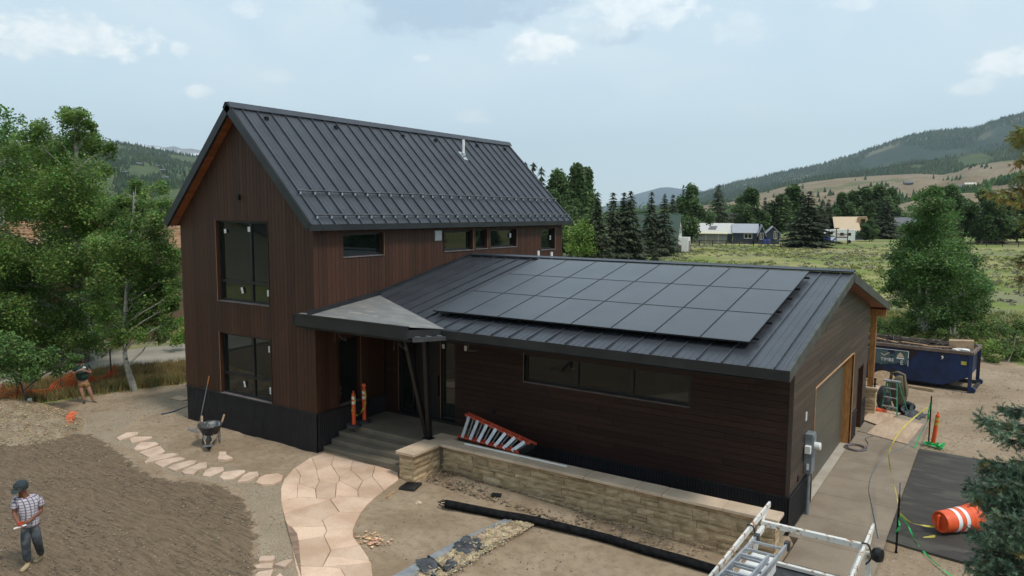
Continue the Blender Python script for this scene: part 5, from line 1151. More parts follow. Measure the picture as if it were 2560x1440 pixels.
def pxb(lst, dist, spread=.6, rs=rnd):
    "blobs surveyed against the photo: (u, v, radius px) at a distance, scattered in depth"
    o = []
    for u, v, rp in lst:
        d = dist+rs.uniform(-1, 1)*spread*dist*.06; p = atd(u, v, d); sl_ = np.linalg.norm(p-CAM); o.append((Vector(p), rp*1.12/FPX*sl_))
    return o
def gbase(u, dist): p = atd(u, 700, dist); return Vector((p[0], p[1], gzf(p[0], p[1])))

# big aspens on the left -------------------------------------------------------
b1 = gbase(213, 36.2); T = lambda u, v, d: tuple(atd(u, v, d))
B1 = pxb([(40, 880, 55), (-20, 800, 60), (110, 900, 36), (200, 330, 30), (180, 290, 22), (205, 285, 18), (215, 345, 24), (210, 850, 50), (130, 840, 50), (60, 820, 60), (280, 720, 45), (300, 620, 40), (90, 700, 60), (170, 610, 60), (-10, 620, 60), (100, 480, 60), (210, 520, 50), (140, 400, 50), (0, 860, 60), (250, 780, 50), (60, 640, 50), (190, 300, 34), (232, 318, 22), (160, 292, 22), (120, 330, 34), (75, 345, 30), (30, 395, 38), (95, 400, 48), (170, 380, 55), (240, 370, 36), (272, 375, 20), (265, 425, 26), (205, 450, 55), (110, 470, 60), (20, 480, 55), (-60, 450, 60), (250, 500, 45), (170, 540, 58), (60, 530, 40), (-40, 560, 60), (235, 590, 48), (130, 660, 60), (30, 690, 55), (-60, 700, 70),
            (200, 690, 55), (100, 760, 58), (10, 780, 50), (190, 790, 50), (150, 600, 30), (280, 560, 30), (255, 660, 48), (60, 620, 26)], 36, 1.2)
tree('aspen_tree', 'tallest leafy aspen with thick pale trunk behind the man in shorts', b1, [T(208, 780, 36.2), T(192, 600, 36.2), T(183, 480, 36.2), T(190, 380, 36.2), T(188, 310, 36.2)], .25, B1, .1, 1.35, 'leafy aspens left of the house', tint=(1.2, 1.15, 1.0))
b2 = gbase(322, 29.6)
B2 = pxb([(395, 560, 36), (420, 610, 34), (440, 690, 26), (430, 740, 30), (400, 700, 44), (345, 600, 48), (440, 640, 22), (415, 520, 22), (270, 600, 40), (300, 850, 26), (290, 520, 30), (345, 500, 26), (300, 660, 40), (320, 600, 50), (360, 660, 50), (330, 720, 50), (390, 750, 45), (280, 830, 30), (340, 800, 45), (300, 550, 35), (415, 810, 30), (430, 660, 24), (375, 560, 30), (335, 475, 26), (318, 520, 34), (350, 560, 36), (300, 590, 40), (385, 600, 34), (345, 640, 48), (410, 650, 34), (290, 690, 46), (370, 710, 52), (428, 700, 22), (300, 770, 42), (370, 790, 44), (425, 770, 26), (262, 800, 34), (330, 835, 26), (400, 838, 22), (240, 740, 36), (405, 745, 30)], 30, 1.0)
tree('aspen_tree', 'slim aspen with white trunk between the man in shorts and the house', b2, [T(313, 900, 29.6), T(310, 820, 29.8), T(318, 700, 30), T(330, 560, 30), T(335, 480, 30)], .1, B2, .09, 1.35, 'leafy aspens left of the house', tint=(1.15, 1.12, 1.0))
b3 = gbase(55, 28.2)
B3 = pxb([(70, 905, 34), (30, 880, 36), (110, 880, 30), (150, 915, 24), (50, 940, 26), (0, 920, 30), (100, 930, 20), (185, 900, 20), (-30, 900, 40)], 28.4, .8)
tree('young_tree', 'young low tree with white trunk guard beside the orange netting', b3, [T(52, 960, 28.2), T(55, 900, 28.2)], .04, B3, .085, 1.6, bark='barkd', tint=(.95, 1.0, 1.05))
mb = MB(); mb.tube([b3, b3+Vector((0, 0, .42))], .07, 10); put('trunk_guard', mb, 'white', bpy.data.objects['young_tree'])
tree('tree', 'leafy tree peeking above the big aspen at the left edge', gbase(5, 50), [T(5, 500, 50), T(10, 330, 50)], .2, pxb([(15, 300, 26), (35, 330, 26), (-10, 340, 40), (20, 380, 40), (-50, 380, 60)], 50), .16, .9, tint=(.9, 1.1, .9))
tree('tree', 'hazy leafy tree with pale trunk just left of the house eave', gbase(405, 62), [T(405, 600, 62), T(400, 480, 62)], .16, pxb([(395, 475, 26), (375, 510, 30), (415, 520, 32), (385, 560, 36), (425, 575, 30), (350, 560, 34), (445, 600, 34), (395, 620, 40)], 62), .2, 1.0, tint=(1.2, 1.15, 1.1))
tree('tree', 'bushy tree at the left edge behind the gravel heap', gbase(-70, 34), [T(-60, 800, 34)], .15, pxb([(-60, 780, 60), (-20, 860, 40), (-90, 850, 60), (15, 830, 30)], 34), .12, .9)
tree('shrub', 'green shrub on the bank right beside the left house wall', gbase(450, 38), [T(450, 840, 38)], .05, pxb([(450, 830, 24), (435, 850, 20), (465, 850, 26), (450, 800, 18)], 38), .1, 1.0, cat='bush', tint=(1.3, 1.4, .8), twigs=False)
for k, (u, d, pl, lab) in enumerate(((120, 40, [(100, 860, 26), (140, 870, 22), (60, 860, 28)], 'low dark shrub under the tallest aspen beyond the track'), (380, 42, [(385, 815, 18), (350, 822, 20), (415, 812, 18)], 'low shrub on the far bank between slim aspen and house'))):
    tree('shrub', lab, gbase(u, d), [T(u, 860, d)], .04, pxb(pl, d), .12, .9, cat='bush', twigs=False)
# boulder by the left track
mb = MB(); q = at(48, 880, .35); mb.blob(q, 1.0, (1.1, .8, .6), 10, 7, .2, seed=6, smooth=False); put('boulder', mb, 'cap' if False else 'dgrey', label='grey boulder under the foliage at the left edge', cat='boulder')

# aspen clump beyond the dumpster -------------------------------------------------
b4 = gbase(2316, 49)
B4 = pxb([(2335, 600, 50), (2360, 650, 50), (2300, 680, 50), (2390, 720, 45), (2330, 730, 50), (2420, 690, 35), (2270, 710, 40), (2325, 540, 36), (2425, 760, 36), (2355, 790, 36), (2290, 790, 30), (2440, 720, 30), (2320, 490, 26), (2345, 515, 30), (2300, 520, 24), (2365, 560, 34), (2320, 570, 40), (2275, 575, 26), (2385, 610, 30), (2340, 630, 46), (2285, 630, 40), (2245, 640, 26), (2410, 660, 30), (2370, 690, 44), (2310, 700, 48), (2250, 690, 34), (2225, 715, 20), (2430, 705, 26), (2400, 745, 40), (2345, 760, 46), (2455, 720, 18), (2440, 755, 22), (2290, 750, 26), (2420, 790, 28), (2370, 805, 24), (2345, 480, 16), (2305, 600, 30), (2395, 650, 34), (2265, 655, 30), (2240, 760, 16)], 49, 1.0)
tree('aspen_tree', 'large rounded aspen clump with several trunks behind the dumpster', b4, [T(2318, 760, 49), T(2325, 640, 49), T(2328, 500, 49)], .16, B4, .125, 1.5, tint=(.75, .85, .85),
     extra=[([T(2299, 832, 49), T(2300, 740, 49), T(2290, 620, 49)], [.09, .07, .03]), ([T(2384, 838, 48), T(2388, 790, 48), T(2380, 700, 48.5)], [.08, .06, .03]), ([T(2376, 838, 48.4), T(2372, 790, 48.4), T(2365, 720, 48.5)], [.06, .05, .03])])
BU = [(2215, 815, 46, 34, 'dark shrub behind the left end of the dumpster'), (2262, 812, 47, 30, 'greyish shrub at the foot of the aspen clump, left side'), (2345, 825, 46, 26, 'dark shrub between the aspen trunks and dumpster'), (2430, 822, 45, 30, 'twiggy shrub right of the aspen clump'), (2490, 815, 45, 36, 'broad dark green shrub at the far right behind dumpster'), (2475, 872, 41.5, 34, 'bright green bush right of the dumpster'), (2545, 820, 46, 30, 'grey green shrub at the right edge'), (2535, 872, 41.5, 32, 'low green bush at the right edge by the dirt yard'), (2435, 790, 50, 22, 'small shrub tucked below the aspen crown')]
for u, v, d, r, lab in BU:
    t = 'leafy' if 'bright' in lab else 'leaf'; bl = pxb([(u, v, r*.7), (u-r*.7, v+r*.25, r*.5), (u+r*.7, v+r*.2, r*.5), (u, v+r*.5, r*.6)], d, .4)
    tree('shrub', lab, gbase(u, d), [T(u, v, d)], .04, bl, .11, .9, 'shrubs beyond the yard', cat='bush', twigs=False, leafm=t, tint=(.85, .85, .8) if t == 'leaf' else (.9, .9, .9))

# distant trees: a few crown meshes, each tree an object with trunk and crown ---------
def unit_decid(seed, narrow=1.0, n=34, ht=1.0):
    rs = np.random.RandomState(seed); bl = []
    for i in range(n): h = .16+.78*rs.rand(); env = (math.sin(math.pi*min(1, (h-.02)/.98)**.75))*.30*narrow*(.55 if h > .8 else 1); a = rs.rand()*6.28; r = env*math.sqrt(rs.rand())*.95; bl.append(((r*math.cos(a), r*math.sin(a), h), .085+.05*rs.rand()*(1.2-h*.6)))
    Ps, Cs = [], []
    for c, r in bl: m = 300; Ps.append(blobpts(c, r, m, rs, 1.15)); Cs.append(np.full(m, .62+.6*rs.rand()))
    P = np.concatenate(Ps); C = np.concatenate(Cs); V, F = leafquads(P, .042, rs=rs); C = (C*(.75+.5*rs.rand(len(C))))[:, None]*(1+.07*rs.randn(len(C), 3)); return npmesh('crown', V, F, 'leafb', np.clip(C, .1, 3))
def unit_spruce(seed, R_=.24, n=7000):
    rs = np.random.RandomState(seed); P, A, C = [], [], []; lv = 26
    for L in range(lv):
        h = .05+.93*(L+rs.rand()*.6)/lv; nb = max(4, int(13*(1-h)+4)); ph = rs.rand()*6; rr = R_*(1-h)**1.05*(.75+.5*rs.rand())+.005
        for b in range(nb):
            a = ph+6.283*b/nb+rs.randn()*.2; ln_ = rr*(.7+.45*rs.rand()); br = .65+.6*rs.rand(); m = 4+int(62*(rr/R_)**1.35)
            for k in range(m):
                s = rs.rand()**.7; w = .16*ln_*(1-s*.5)*rs.randn(); P.append((math.cos(a)*ln_*s-math.sin(a)*w, math.sin(a)*ln_*s+math.cos(a)*w, h-.28*ln_*s+.05*ln_*s*s+rs.randn()*.006)); A.append(a); C.append(br*(.7+.6*rs.rand()))
    P = np.array(P); A = np.array(A)+rs.randn(len(A))*.5; n_ = len(P); s = .035*(.6+.8*rs.rand(n_)); d = np.stack([np.cos(A), np.sin(A), -.45+.3*rs.randn(n_)], 1)*s[:, None]; w = np.stack([-np.sin(A), np.cos(A), .5*rs.randn(n_)], 1)*(s*.34)[:, None]
    V = np.stack([P-d*.4, P+w*.5, P+d, P-w*.5], 1).reshape(-1, 3); C = np.array(C)[:, None]*(1+.06*rs.randn(n_, 3)); return npmesh('crown', V, np.arange(4*n_).reshape(-1, 4), 'needle', np.clip(C, .1, 3))
UD = [unit_decid(1), unit_decid(2, .62), unit_decid(3, 1.3), unit_decid(4, .85)]; US = [unit_spruce(5), unit_spruce(6, .19), unit_spruce(7, .28)]
def trunkmesh():
    mb = MB(); mb.tube([(0, 0, -.02), (.006, 0, .3), (0, .005, .9)], [.016, .012, .003], 6); return mb
UT = trunkmesh().mesh('trunk', 'bark'); UTs = trunkmesh().mesh('trunk', 'barkd')
def far_tree(kind, idx, u, vtop, dist, wpx, label, group, vb=None):
    b = gbase(u, dist); top = atd(u, vtop, dist); H = top[2]-b.z; wr = wpx/FPX*np.linalg.norm(top-CAM)
    base_r = {'d': [.6, .38, .78, .52], 's': [.46, .37, .54]}[kind][idx]
    t = thing('spruce_tree' if kind == 's' else 'leafy_tree', label, 'tree', tuple(b), group, rz=rnd.uniform(0, 6.28)); sx_ = wr/base_r*(1.75 if kind == 's' else 1.25 if dist > 120 else 1.5)
    for nm, me in (('trunk', UTs if kind == 's' else UT), ('crown', (US if kind == 's' else UD)[idx])):
        o = bpy.data.objects.new(nm, me); COL.objects.link(o); o.parent = t; o.scale = (sx_, sx_, H)
    return t
G1, G2, G3 = 'spruces by the dark picket fence', 'leafy trees behind the house', 'leafy trees beyond the meadow'
FT = [('s', 1, 1331, 396, 62, 52, 'cone laden spruce top, tallest of the three above the roof end', 'spruces above the roof end'), ('s', 1, 1351, 408, 64, 52, 'right one of the three spruce tops above the roof end', 'spruces above the roof end'), ('s', 1, 1311, 394, 61, 50, 'spruce top mostly hidden by the steep roof end', 'spruces above the roof end'),
      ('d', 0, 1390, 432, 104, 80, 'wide leafy cottonwood just right of the steep roof', G2), ('d', 1, 1437, 414, 108, 46, 'tallest narrow cottonwood right of the steep roof', G2), ('d', 1, 1463, 424, 110, 46, 'second narrow cottonwood, right of the tallest one', G2), ('d', 2, 1430, 500, 105, 90, 'low broad leafy tree behind the willow bush', G2), ('d', 0, 1380, 480, 98, 70, 'leafy tree beside the roof corner, partly hidden', G2),
      ('s', 1, 1491, 474, 92, 44, 'spruce half hidden behind the cottonwoods', G1), ('s', 0, 1529, 474, 98, 58, 'spruce standing alone left of the twin topped pair', G1), ('s', 0, 1556, 474, 100, 50, 'left half of the twin topped spruce pair', G1), ('s', 0, 1573, 470, 99, 58, 'right half of the twin topped spruce pair', G1), ('s', 1, 1624, 474, 112, 40, 'thin topped dark spruce left of the green A-frame', G1), ('s', 2, 1657, 478, 112, 50, 'darkest spruce touching the green A-frame roof', G1), ('s', 1, 1677, 482, 135, 36, 'spruce tip rising behind the A-frame house', G1),
      ('d', 2, 1721, 462, 150, 80, 'large leafy tree behind the white gable of the A-frame', G3), ('s', 1, 1702, 457, 158, 20, 'sparse dead spruce top above the A-frame', None), ('s', 2, 1789, 455, 185, 54, 'dense conical spruce behind the long blue house', None), ('d', 0, 1868, 472, 195, 70, 'rounded leafy tree behind the right part of the blue house', G3),
      ('s', 1, 1905, 490, 200, 26, 'small dark spruce between two leafy trees past blue house', None), ('d', 1, 1945, 488, 200, 44, 'leafy tree right of the small dark spruce', G3), ('d', 1, 1972, 465, 205, 54, 'tall leafy tree left behind the grey green spruce', G3), ('s', 0, 2013, 472, 153, 74, 'big grey green spruce standing alone in the meadow', None), ('s', 1, 2062, 495, 210, 30, 'dark spruce just right of the lone meadow spruce', None), ('s', 1, 2045, 500, 205, 28, 'thin dark spruce behind the lone meadow spruce', None),
      ('d', 3, 2095, 484, 235, 44, 'dark leafy tree above the tan roof, left one', G3), ('d', 3, 2125, 480, 240, 50, 'dark leafy tree above the tan roof, middle one', G3), ('d', 3, 2152, 470, 240, 52, 'dark leafy tree above the tan roof, tallest', G3), ('d', 3, 2185, 466, 242, 54, 'dark leafy tree right of the tan roofed cabin', G3), ('d', 0, 2215, 472, 245, 50, 'dark leafy tree behind the dark spruce', G3), ('s', 2, 2206, 492, 215, 48, 'dark spruce right of the tan roofed cabin', None), ('d', 2, 2168, 548, 190, 44, 'small round green tree in front of the tan cabin', G3), ('d', 2, 2235, 520, 240, 40, 'low leafy tree left of the big aspen clump', G3),
      ('d', 0, 2362, 466, 190, 60, 'leafy tree top showing behind the aspen clump', G3), ('d', 1, 2400, 500, 195, 50, 'leafy tree just right behind the aspen clump', G3), ('d', 2, 2447, 472, 190, 88, 'wide leafy tree at the right beyond the rail fence', G3), ('d', 3, 2495, 500, 200, 56, 'leafy tree beyond the rail fence, second from the right', G3), ('d', 0, 2535, 492, 205, 70, 'leafy tree at the right edge beyond the rail fence', G3), ('d', 0, 2590, 480, 205, 80, 'leafy tree just past the right edge', G3), ('s', 1, 2470, 520, 198, 28, 'dark slim spruce between the trees beyond the rail fence', None),
      ('d', 0, 1560, 520, 150, 70, 'leafy tree behind the twin topped spruce pair', G3), ('d', 3, 1600, 530, 150, 60, 'leafy tree filling the gap between spruces', G3), ('d', 0, 1840, 520, 220, 50, 'leafy tree beside the brown house', G3), ('d', 2, 1900, 528, 225, 60, 'low leafy tree behind the blue house gable', G3)]
for kk, i, u, vt, d, w, lab, gr2 in FT: far_tree(kk, i, u, vt, d, w, lab, gr2)
# trees behind the photographer, seen only as reflections in the windows
for k in range(44):
    x = -125+k*4.1+rnd.uniform(-1, 1); y = -34-rnd.uniform(0, 14)-(.12*abs(x+40) if x < -40 else 0); s_ = rnd.random() < .3; b = (x, y, gzf(x, y)); H = rnd.uniform(8, 13)
    t = thing('spruce_tree' if s_ else 'leafy_tree', 'one of the trees across the lane behind the camera, reflected in windows', 'tree', b, 'trees behind the camera', rz=rnd.uniform(0, 6))
    for nm, me in (('trunk', UT), ('crown', (US if s_ else UD)[k % 3])): o = bpy.data.objects.new(nm, me); COL.objects.link(o); o.parent = t; o.scale = (H*.85, H*.85, H)
for k in range(18):
    az_ = R(16+k*3.4+rnd.uniform(-1, 1)); dd = rnd.uniform(48, 85); b = (CAM[0]+dd*math.sin(az_), CAM[1]+dd*math.cos(az_), -.35); H = rnd.uniform(7, 12); s_ = k % 4 == 1
    t = thing('spruce_tree' if s_ else 'leafy_tree', 'one of the trees past the right edge of the view, reflected in windows', 'tree', b, 'trees past the right edge', rz=rnd.uniform(0, 6))
    for nm, me in (('trunk', UT), ('crown', (US if s_ else UD)[k % 3])): o = bpy.data.objects.new(nm, me); COL.objects.link(o); o.parent = t; o.scale = (H*.9, H*.9, H)
# round willow
bw = gbase(1463, 92); bl = pxb([(1463, 600, 44), (1463, 575, 32), (1445, 590, 30), (1482, 590, 24), (1463, 610, 34), (1438, 622, 22), (1490, 620, 22), (1463, 636, 26), (1463, 556, 14)], 92, .3)
tree('willow_bush', 'round bright green willow bush in front of the spruces', bw, [T(1463, 600, 92)], .1, bl, .24, 1.3, cat='bush', leafm='leafy', twigs=False, tint=(1, 1, 1))
far_tree('s', 1, 1636, 605, 88, 18, 'tiny young spruce in the meadow before the picket fence', None)

# ------------------------------------------------------------------ meadow cover
def field_scatter(name, n, xr, yr, size, quads, qs, mat_, tint, lab, cat, pw=1.6, hgt=.6, seed=1, cond=None):
    rs = np.random.RandomState(seed); y = yr[0]+(yr[1]-yr[0])*rs.rand(n)**pw; x = xr[0]+(xr[1]-xr[0])*rs.rand(n)
    nn = np.array([mnoise.noise((a*.09, b*.06, seed)) for a, b in zip(x, y)]); k = (nn > -.15) & ~inpoly(x, y, YARD)
    if cond is not None: k &= cond(x, y)
    x, y = x[k], y[k]; n = len(x); r = size*(.5+rs.rand(n)); z = gz(x, y); d = rs.randn(n, quads, 3); d /= np.linalg.norm(d, axis=2)[..., None]; d[..., 2] = np.abs(d[..., 2])*hgt
    P = (np.stack([x, y, z], 1)[:, None]+d*(r[:, None]*(.6+.4*rs.rand(n, quads)))[..., None]).reshape(-1, 3); br = np.repeat(.65+.6*rs.rand(n), quads)*(.8+.4*rs.rand(n*quads))
    V, F = leafquads(P, qs, upb=.3, rs=rs); tag(link(name, npmesh(name, V, F, mat_, br[:, None]*np.array(tint)*(1+.06*rs.randn(n*quads, 3)))), lab, cat, None, 'stuff')
field_scatter('sagebrush', 3600, (-62, 60), (34, 150), .42, 26, .2, 'sage', (.85, .85, .8), 'grey green sagebrush dotted over the meadow behind the house', 'sagebrush', 1.3)
field_scatter('meadow_grass', 7000, (-50, 50), (30, 130), .35, 12, .22, 'grass', (.95, 1, .9), 'green and yellow grass clumps in the meadow', 'grass', 1.5, seed=4)
def blades(name, pts, h, mat_, lab, seed, tint=(1, 1, 1), nb=9, sp=.08):
    rs = np.random.RandomState(seed); n = len(pts); P = np.repeat(pts, nb, 0); P[:, :2] += rs.randn(n*nb, 2)*sp; m = n*nb; a = rs.rand(m)*6.28; H = h*(.5+rs.rand(m)); w = .012+.01*rs.rand(m); L = rs.randn(m, 2)*.25*H[:, None]
    dx = np.stack([np.cos(a), np.sin(a), 0*a], 1)*w[:, None]; tip = P+np.c_[L, H]; V = np.stack([P-dx, P+dx, tip], 1).reshape(-1, 3)
    c = np.repeat(.7+.6*rs.rand(n), nb)*(.8+.4*rs.rand(m)); tag(link(name, npmesh(name, V, np.arange(3*m).reshape(-1, 3), mat_, c[:, None]*np.array(tint)*(1+.08*rs.randn(m, 3)))), lab, 'grass', None, 'stuff')
def polypts(poly, n, seed, soft=.15):
    rs = np.random.RandomState(seed); a = np.array(poly); x = a[:, 0].min()+np.ptp(a[:, 0])*rs.rand(n); y = a[:, 1].min()+np.ptp(a[:, 1])*rs.rand(n); k = sdist(x, y, poly)+soft*rs.randn(n) > 0; x, y = x[k], y[k]; return np.c_[x, y, gz(x, y)]
VERGE = [(-9.9, 6), (-10.4, 2.9), (-10.95, 1.4), (-11.5, -.2), (-12.1, -2.6), (-13.8, -3), (-14.6, -1), (-14.9, 1.5), (-14.2, 3.4), (-12.6, 6.2)]
blades('verge_grass', polypts(VERGE, 5200, 3), .26, 'straw', 'dry straw coloured grass verge under the slim aspen', 5, nb=8)
blades('verge_weeds', polypts([(-9.8, 5), (-10.4, 2.9), (-10.95, 1.4), (-11.5, -.2), (-12.1, -2.6), (-12.6, -2.2), (-11.8, .2), (-11.3, 1.8), (-10.8, 4.5)], 900, 8), .3, 'grass', 'green weeds along the edge of the dirt', 6, nb=9)
blades('bank_grass', polypts([(-60, 40), (-24, 40), (-19.5, 8.6), (-19, 6), (-19.8, 2), (-19.4, -.2), (-40, -4)], 5200, 9, .3), .5, 'straw', 'tall dry grass on the bank beyond the dirt track', 7, (.8, .85, .7), nb=8, sp=.2)
yb = polypts([(8, 27), (9.5, 33), (13, 35), (16, 31), (19, 25), (30, 22), (40, 40), (20, 48), (0, 42), (-6, 30), (4, 24)], 7000, 12, .5); blades('yard_edge_grass', yb, .32, 'grass', 'green grass and weeds at the edge of the dirt yard', 13, nb=9, sp=.15)

# ------------------------------------------------------------------ loose stones on the bare ground
def scat(n, x0, x1, y0, y1, seed, cond): rs = np.random.RandomState(seed); x = x0+(x1-x0)*rs.rand(n); y = y0+(y1-y0)*rs.rand(n); k = cond(x, y); return x[k], y[k], rs
housebox = lambda x, y: ~((x > -6.1) & (x < 0.05) & (y > -.05)) & ~((x > 0) & (x < 11.7) & (y > .9)) & ~((x > 11.68) & (x < 13.5) & (y < 15)) & ~((x > 13.4) & (y > 3.4) & (y < 11))
pathp = [tuple(q) for q in ol]
x, y, rs = scat(26000, -12, 16, -9, 9, 2, lambda x, y: housebox(x, y) & (sdist(x, y, pathp) < -.02) & (sdist(x, y, YARD) > 0)); n = len(x)
rocks('pebbles', np.c_[x, y, gz(x, y)+.004], .007+.022*rs.rand(n)**4, greyc(n, .45, 1.1), label='small stones and clods strewn over the bare dirt', cat='pebbles')
x, y, rs = scat(42000, -10.5, 8, -9, 3.2, 3, lambda x, y: (np.maximum(sdist(x, y, GRAV[0]), sdist(x, y, GRAV[1]))+.15*nrs.randn(len(x)) > 0) & housebox(x, y) & (sdist(x, y, pathp) < -.02)); n = len(x)
rocks('grey_gravel', np.c_[x, y, gz(x, y)+.006], .008+.012*rs.rand(n)**2, greyc(n, .65, 1.2, (1.3, 1.1, .9)), label='grey gravel band curving past the stepping stones', cat='gravel')
x, y, rs = scat(13000, -12, 5, -9, -2.4, 4, lambda x, y: sdist(x, y, SOIL) > .05); n = len(x)
rocks('soil_clods', np.c_[x, y, gz(x, y)+.01], .008+.022*rs.rand(n)**2.5, greyc(n, .35, .75, (1, .95, .92)), label='dark clods raked over the seed bed', cat='soil')
x, y, rs = scat(14000, 13.5, 24, -6, 3.4, 6, lambda x, y: np.ones(len(x), bool)); n = len(x); rocks('verge_gravel', np.c_[x, y, gz(x, y)+.006], .01+.016*rs.rand(n)**2, greyc(n, .7, 1.25), label='pale gravel in front of the asphalt pad', cat='gravel')
x, y, rs = scat(16000, 13.3, 30, 11, 26, 7, lambda x, y: sdist(x, y, YARD) > 0); n = len(x); rocks('yard_gravel', np.c_[x, y, gz(x, y)+.006], .01+.03*rs.rand(n)**4, greyc(n, .6, 1.2), label='gravel on the dirt yard by the dumpster', cat='gravel')
x, y, rs = scat(2600, 3.5, 10.5, .25, 1.05, 9, lambda x, y: np.random.RandomState(1).rand(len(x)) > (x-3.5)/9); n = len(x); rocks('wall_foot_clods', np.c_[x, y, gz(x, y)+.06*np.exp(-((y-.75)/.28)**2)+.05], .012+.035*rs.rand(n)**2, greyc(n, .3, .8, (1, .9, .8)), label='dark clods heaped along the foot of the stone wall', cat='soil')
# gravel heap
mb = MB(); nx_, ny_ = 60, 44; vs = []; hx, hy = -10.1, -3.35
for j in range(ny_):
    for i in range(nx_):
        a, b = -1+2*i/(nx_-1), -1+2*j/(ny_-1); x = hx+a*3.3; y = hy+b*1.75; r = math.hypot(a, b); z = .62*max(0, 1-r*r)**1.3+.03*mnoise.noise((x*3, y*3, 1))+.012*mnoise.noise((x*11, y*11, 2)); vs.append((x, y, gzf(x, y)+z-.04 if r < 1.05 else -.15))
mb.add(vs, [(j*nx_+i, j*nx_+i+1, (j+1)*nx_+i+1, (j+1)*nx_+i) for j in range(ny_-1) for i in range(nx_-1)], smooth=True)
M['heap'] = mat('tan_gravel', (.25, .19, .12), (.36, .29, .2), 3, rough=.95, fine=.6, fscale=40, bump=.5, bscale=40)
put('gravel_heap', mb, 'heap', label='low heap of tan gravel with orange spray mark at the left', cat='gravel heap', kind='stuff')
rs = np.random.RandomState(31); n = 9000; a, b = rs.rand(n)*2-1, rs.rand(n)*2-1; k = np.hypot(a, b) < .98; a, b = a[k], b[k]; n = len(a); x, y = hx+a*3.3, hy+b*1.75
rocks('heap_stones', np.c_[x, y, gz(x, y)-.03+.62*np.maximum(0, 1-a*a-b*b)**1.3], .012+.022*rs.rand(n)**2, greyc(n, .6, 1.25, (1.15, 1, .8)), label='tan stones covering the gravel heap', cat='gravel')
M['spray'] = mat('orange_marking_paint', (.75, .16, .06), (.35, .19, .11), 9, lo=.45, hi=.6, rough=.9)
x0, y0 = at(176, 1045, .25)[:2]; n = 900; rs = np.random.RandomState(8); t = rs.rand(n); u = 181-18*t; v = 1032+42*t; pp = np.array([at(uu, vv, .3*(1-tt)) for uu, vv, tt in zip(u, v, t)]); pp[:, :2] += rs.randn(n, 2)*.05
rocks('spray_mark', np.c_[pp[:, 0], pp[:, 1], pp[:, 2]+.02], .018+.015*rs.rand(n), np.tile((1, 1, 1), (n, 1)), mat_='spray', label='orange spray paint mark down the side of the gravel heap', cat='spray mark')

# ------------------------------------------------------------------ orange netting
M['net'] = mat('orange_netting', (.62, .1, .025), (.7, .15, .04), 4, rough=.7, trans=.3)
nt_ = thing('snow_fence', 'sagging orange plastic netting fence at the left behind the gravel heap', 'netting fence', (-12.5, -2.2, 0)); mb = MB()
L_ = [Vector((-15.5, -5.2, 0)), Vector((-13.6, -3.7, 0)), Vector((-12.35, -2.55, 0)), Vector((-12.15, -1.2, 0)), Vector((-12.4, .2, 0)), Vector((-12.8, 1.5, 0))]
def lp(s): i = min(int(s), len(L_)-2); return L_[i].lerp(L_[i+1], s-i)
ns = 150
for r in range(9):
    pts = [lp(i*(len(L_)-1)/ns)+Vector((.05*math.sin(i*.5+r), .06*math.cos(i*.37+r*.7), (.03+r*.09)*(.72+.28*math.sin(i*.13)))) for i in range(ns+1)]
    for a, b in zip(pts[:-1], pts[1:]): mb.bar(a, b, .02, .012)
for i in range(ns+1):
    f = (.72+.28*math.sin(i*.13)); p0 = lp(i*(len(L_)-1)/ns); mb.bar(p0+Vector((.05*math.sin(i*.5), .06*math.cos(i*.37), .03*f)), p0+Vector((.05*math.sin(i*.5+8), .06*math.cos(i*.37+5.6), .75*f)), .015, .01)
put('net', mb, 'net', nt_, kind='stuff')
for s_ in (.4, 2.3, 3.3, 4.8): q = lp(s_); mb = MB(); mb.box(q.x-.02, q.x+.02, q.y-.02, q.y+.02, -.1, 1.25); put('stake', mb, 'barkd', nt_)

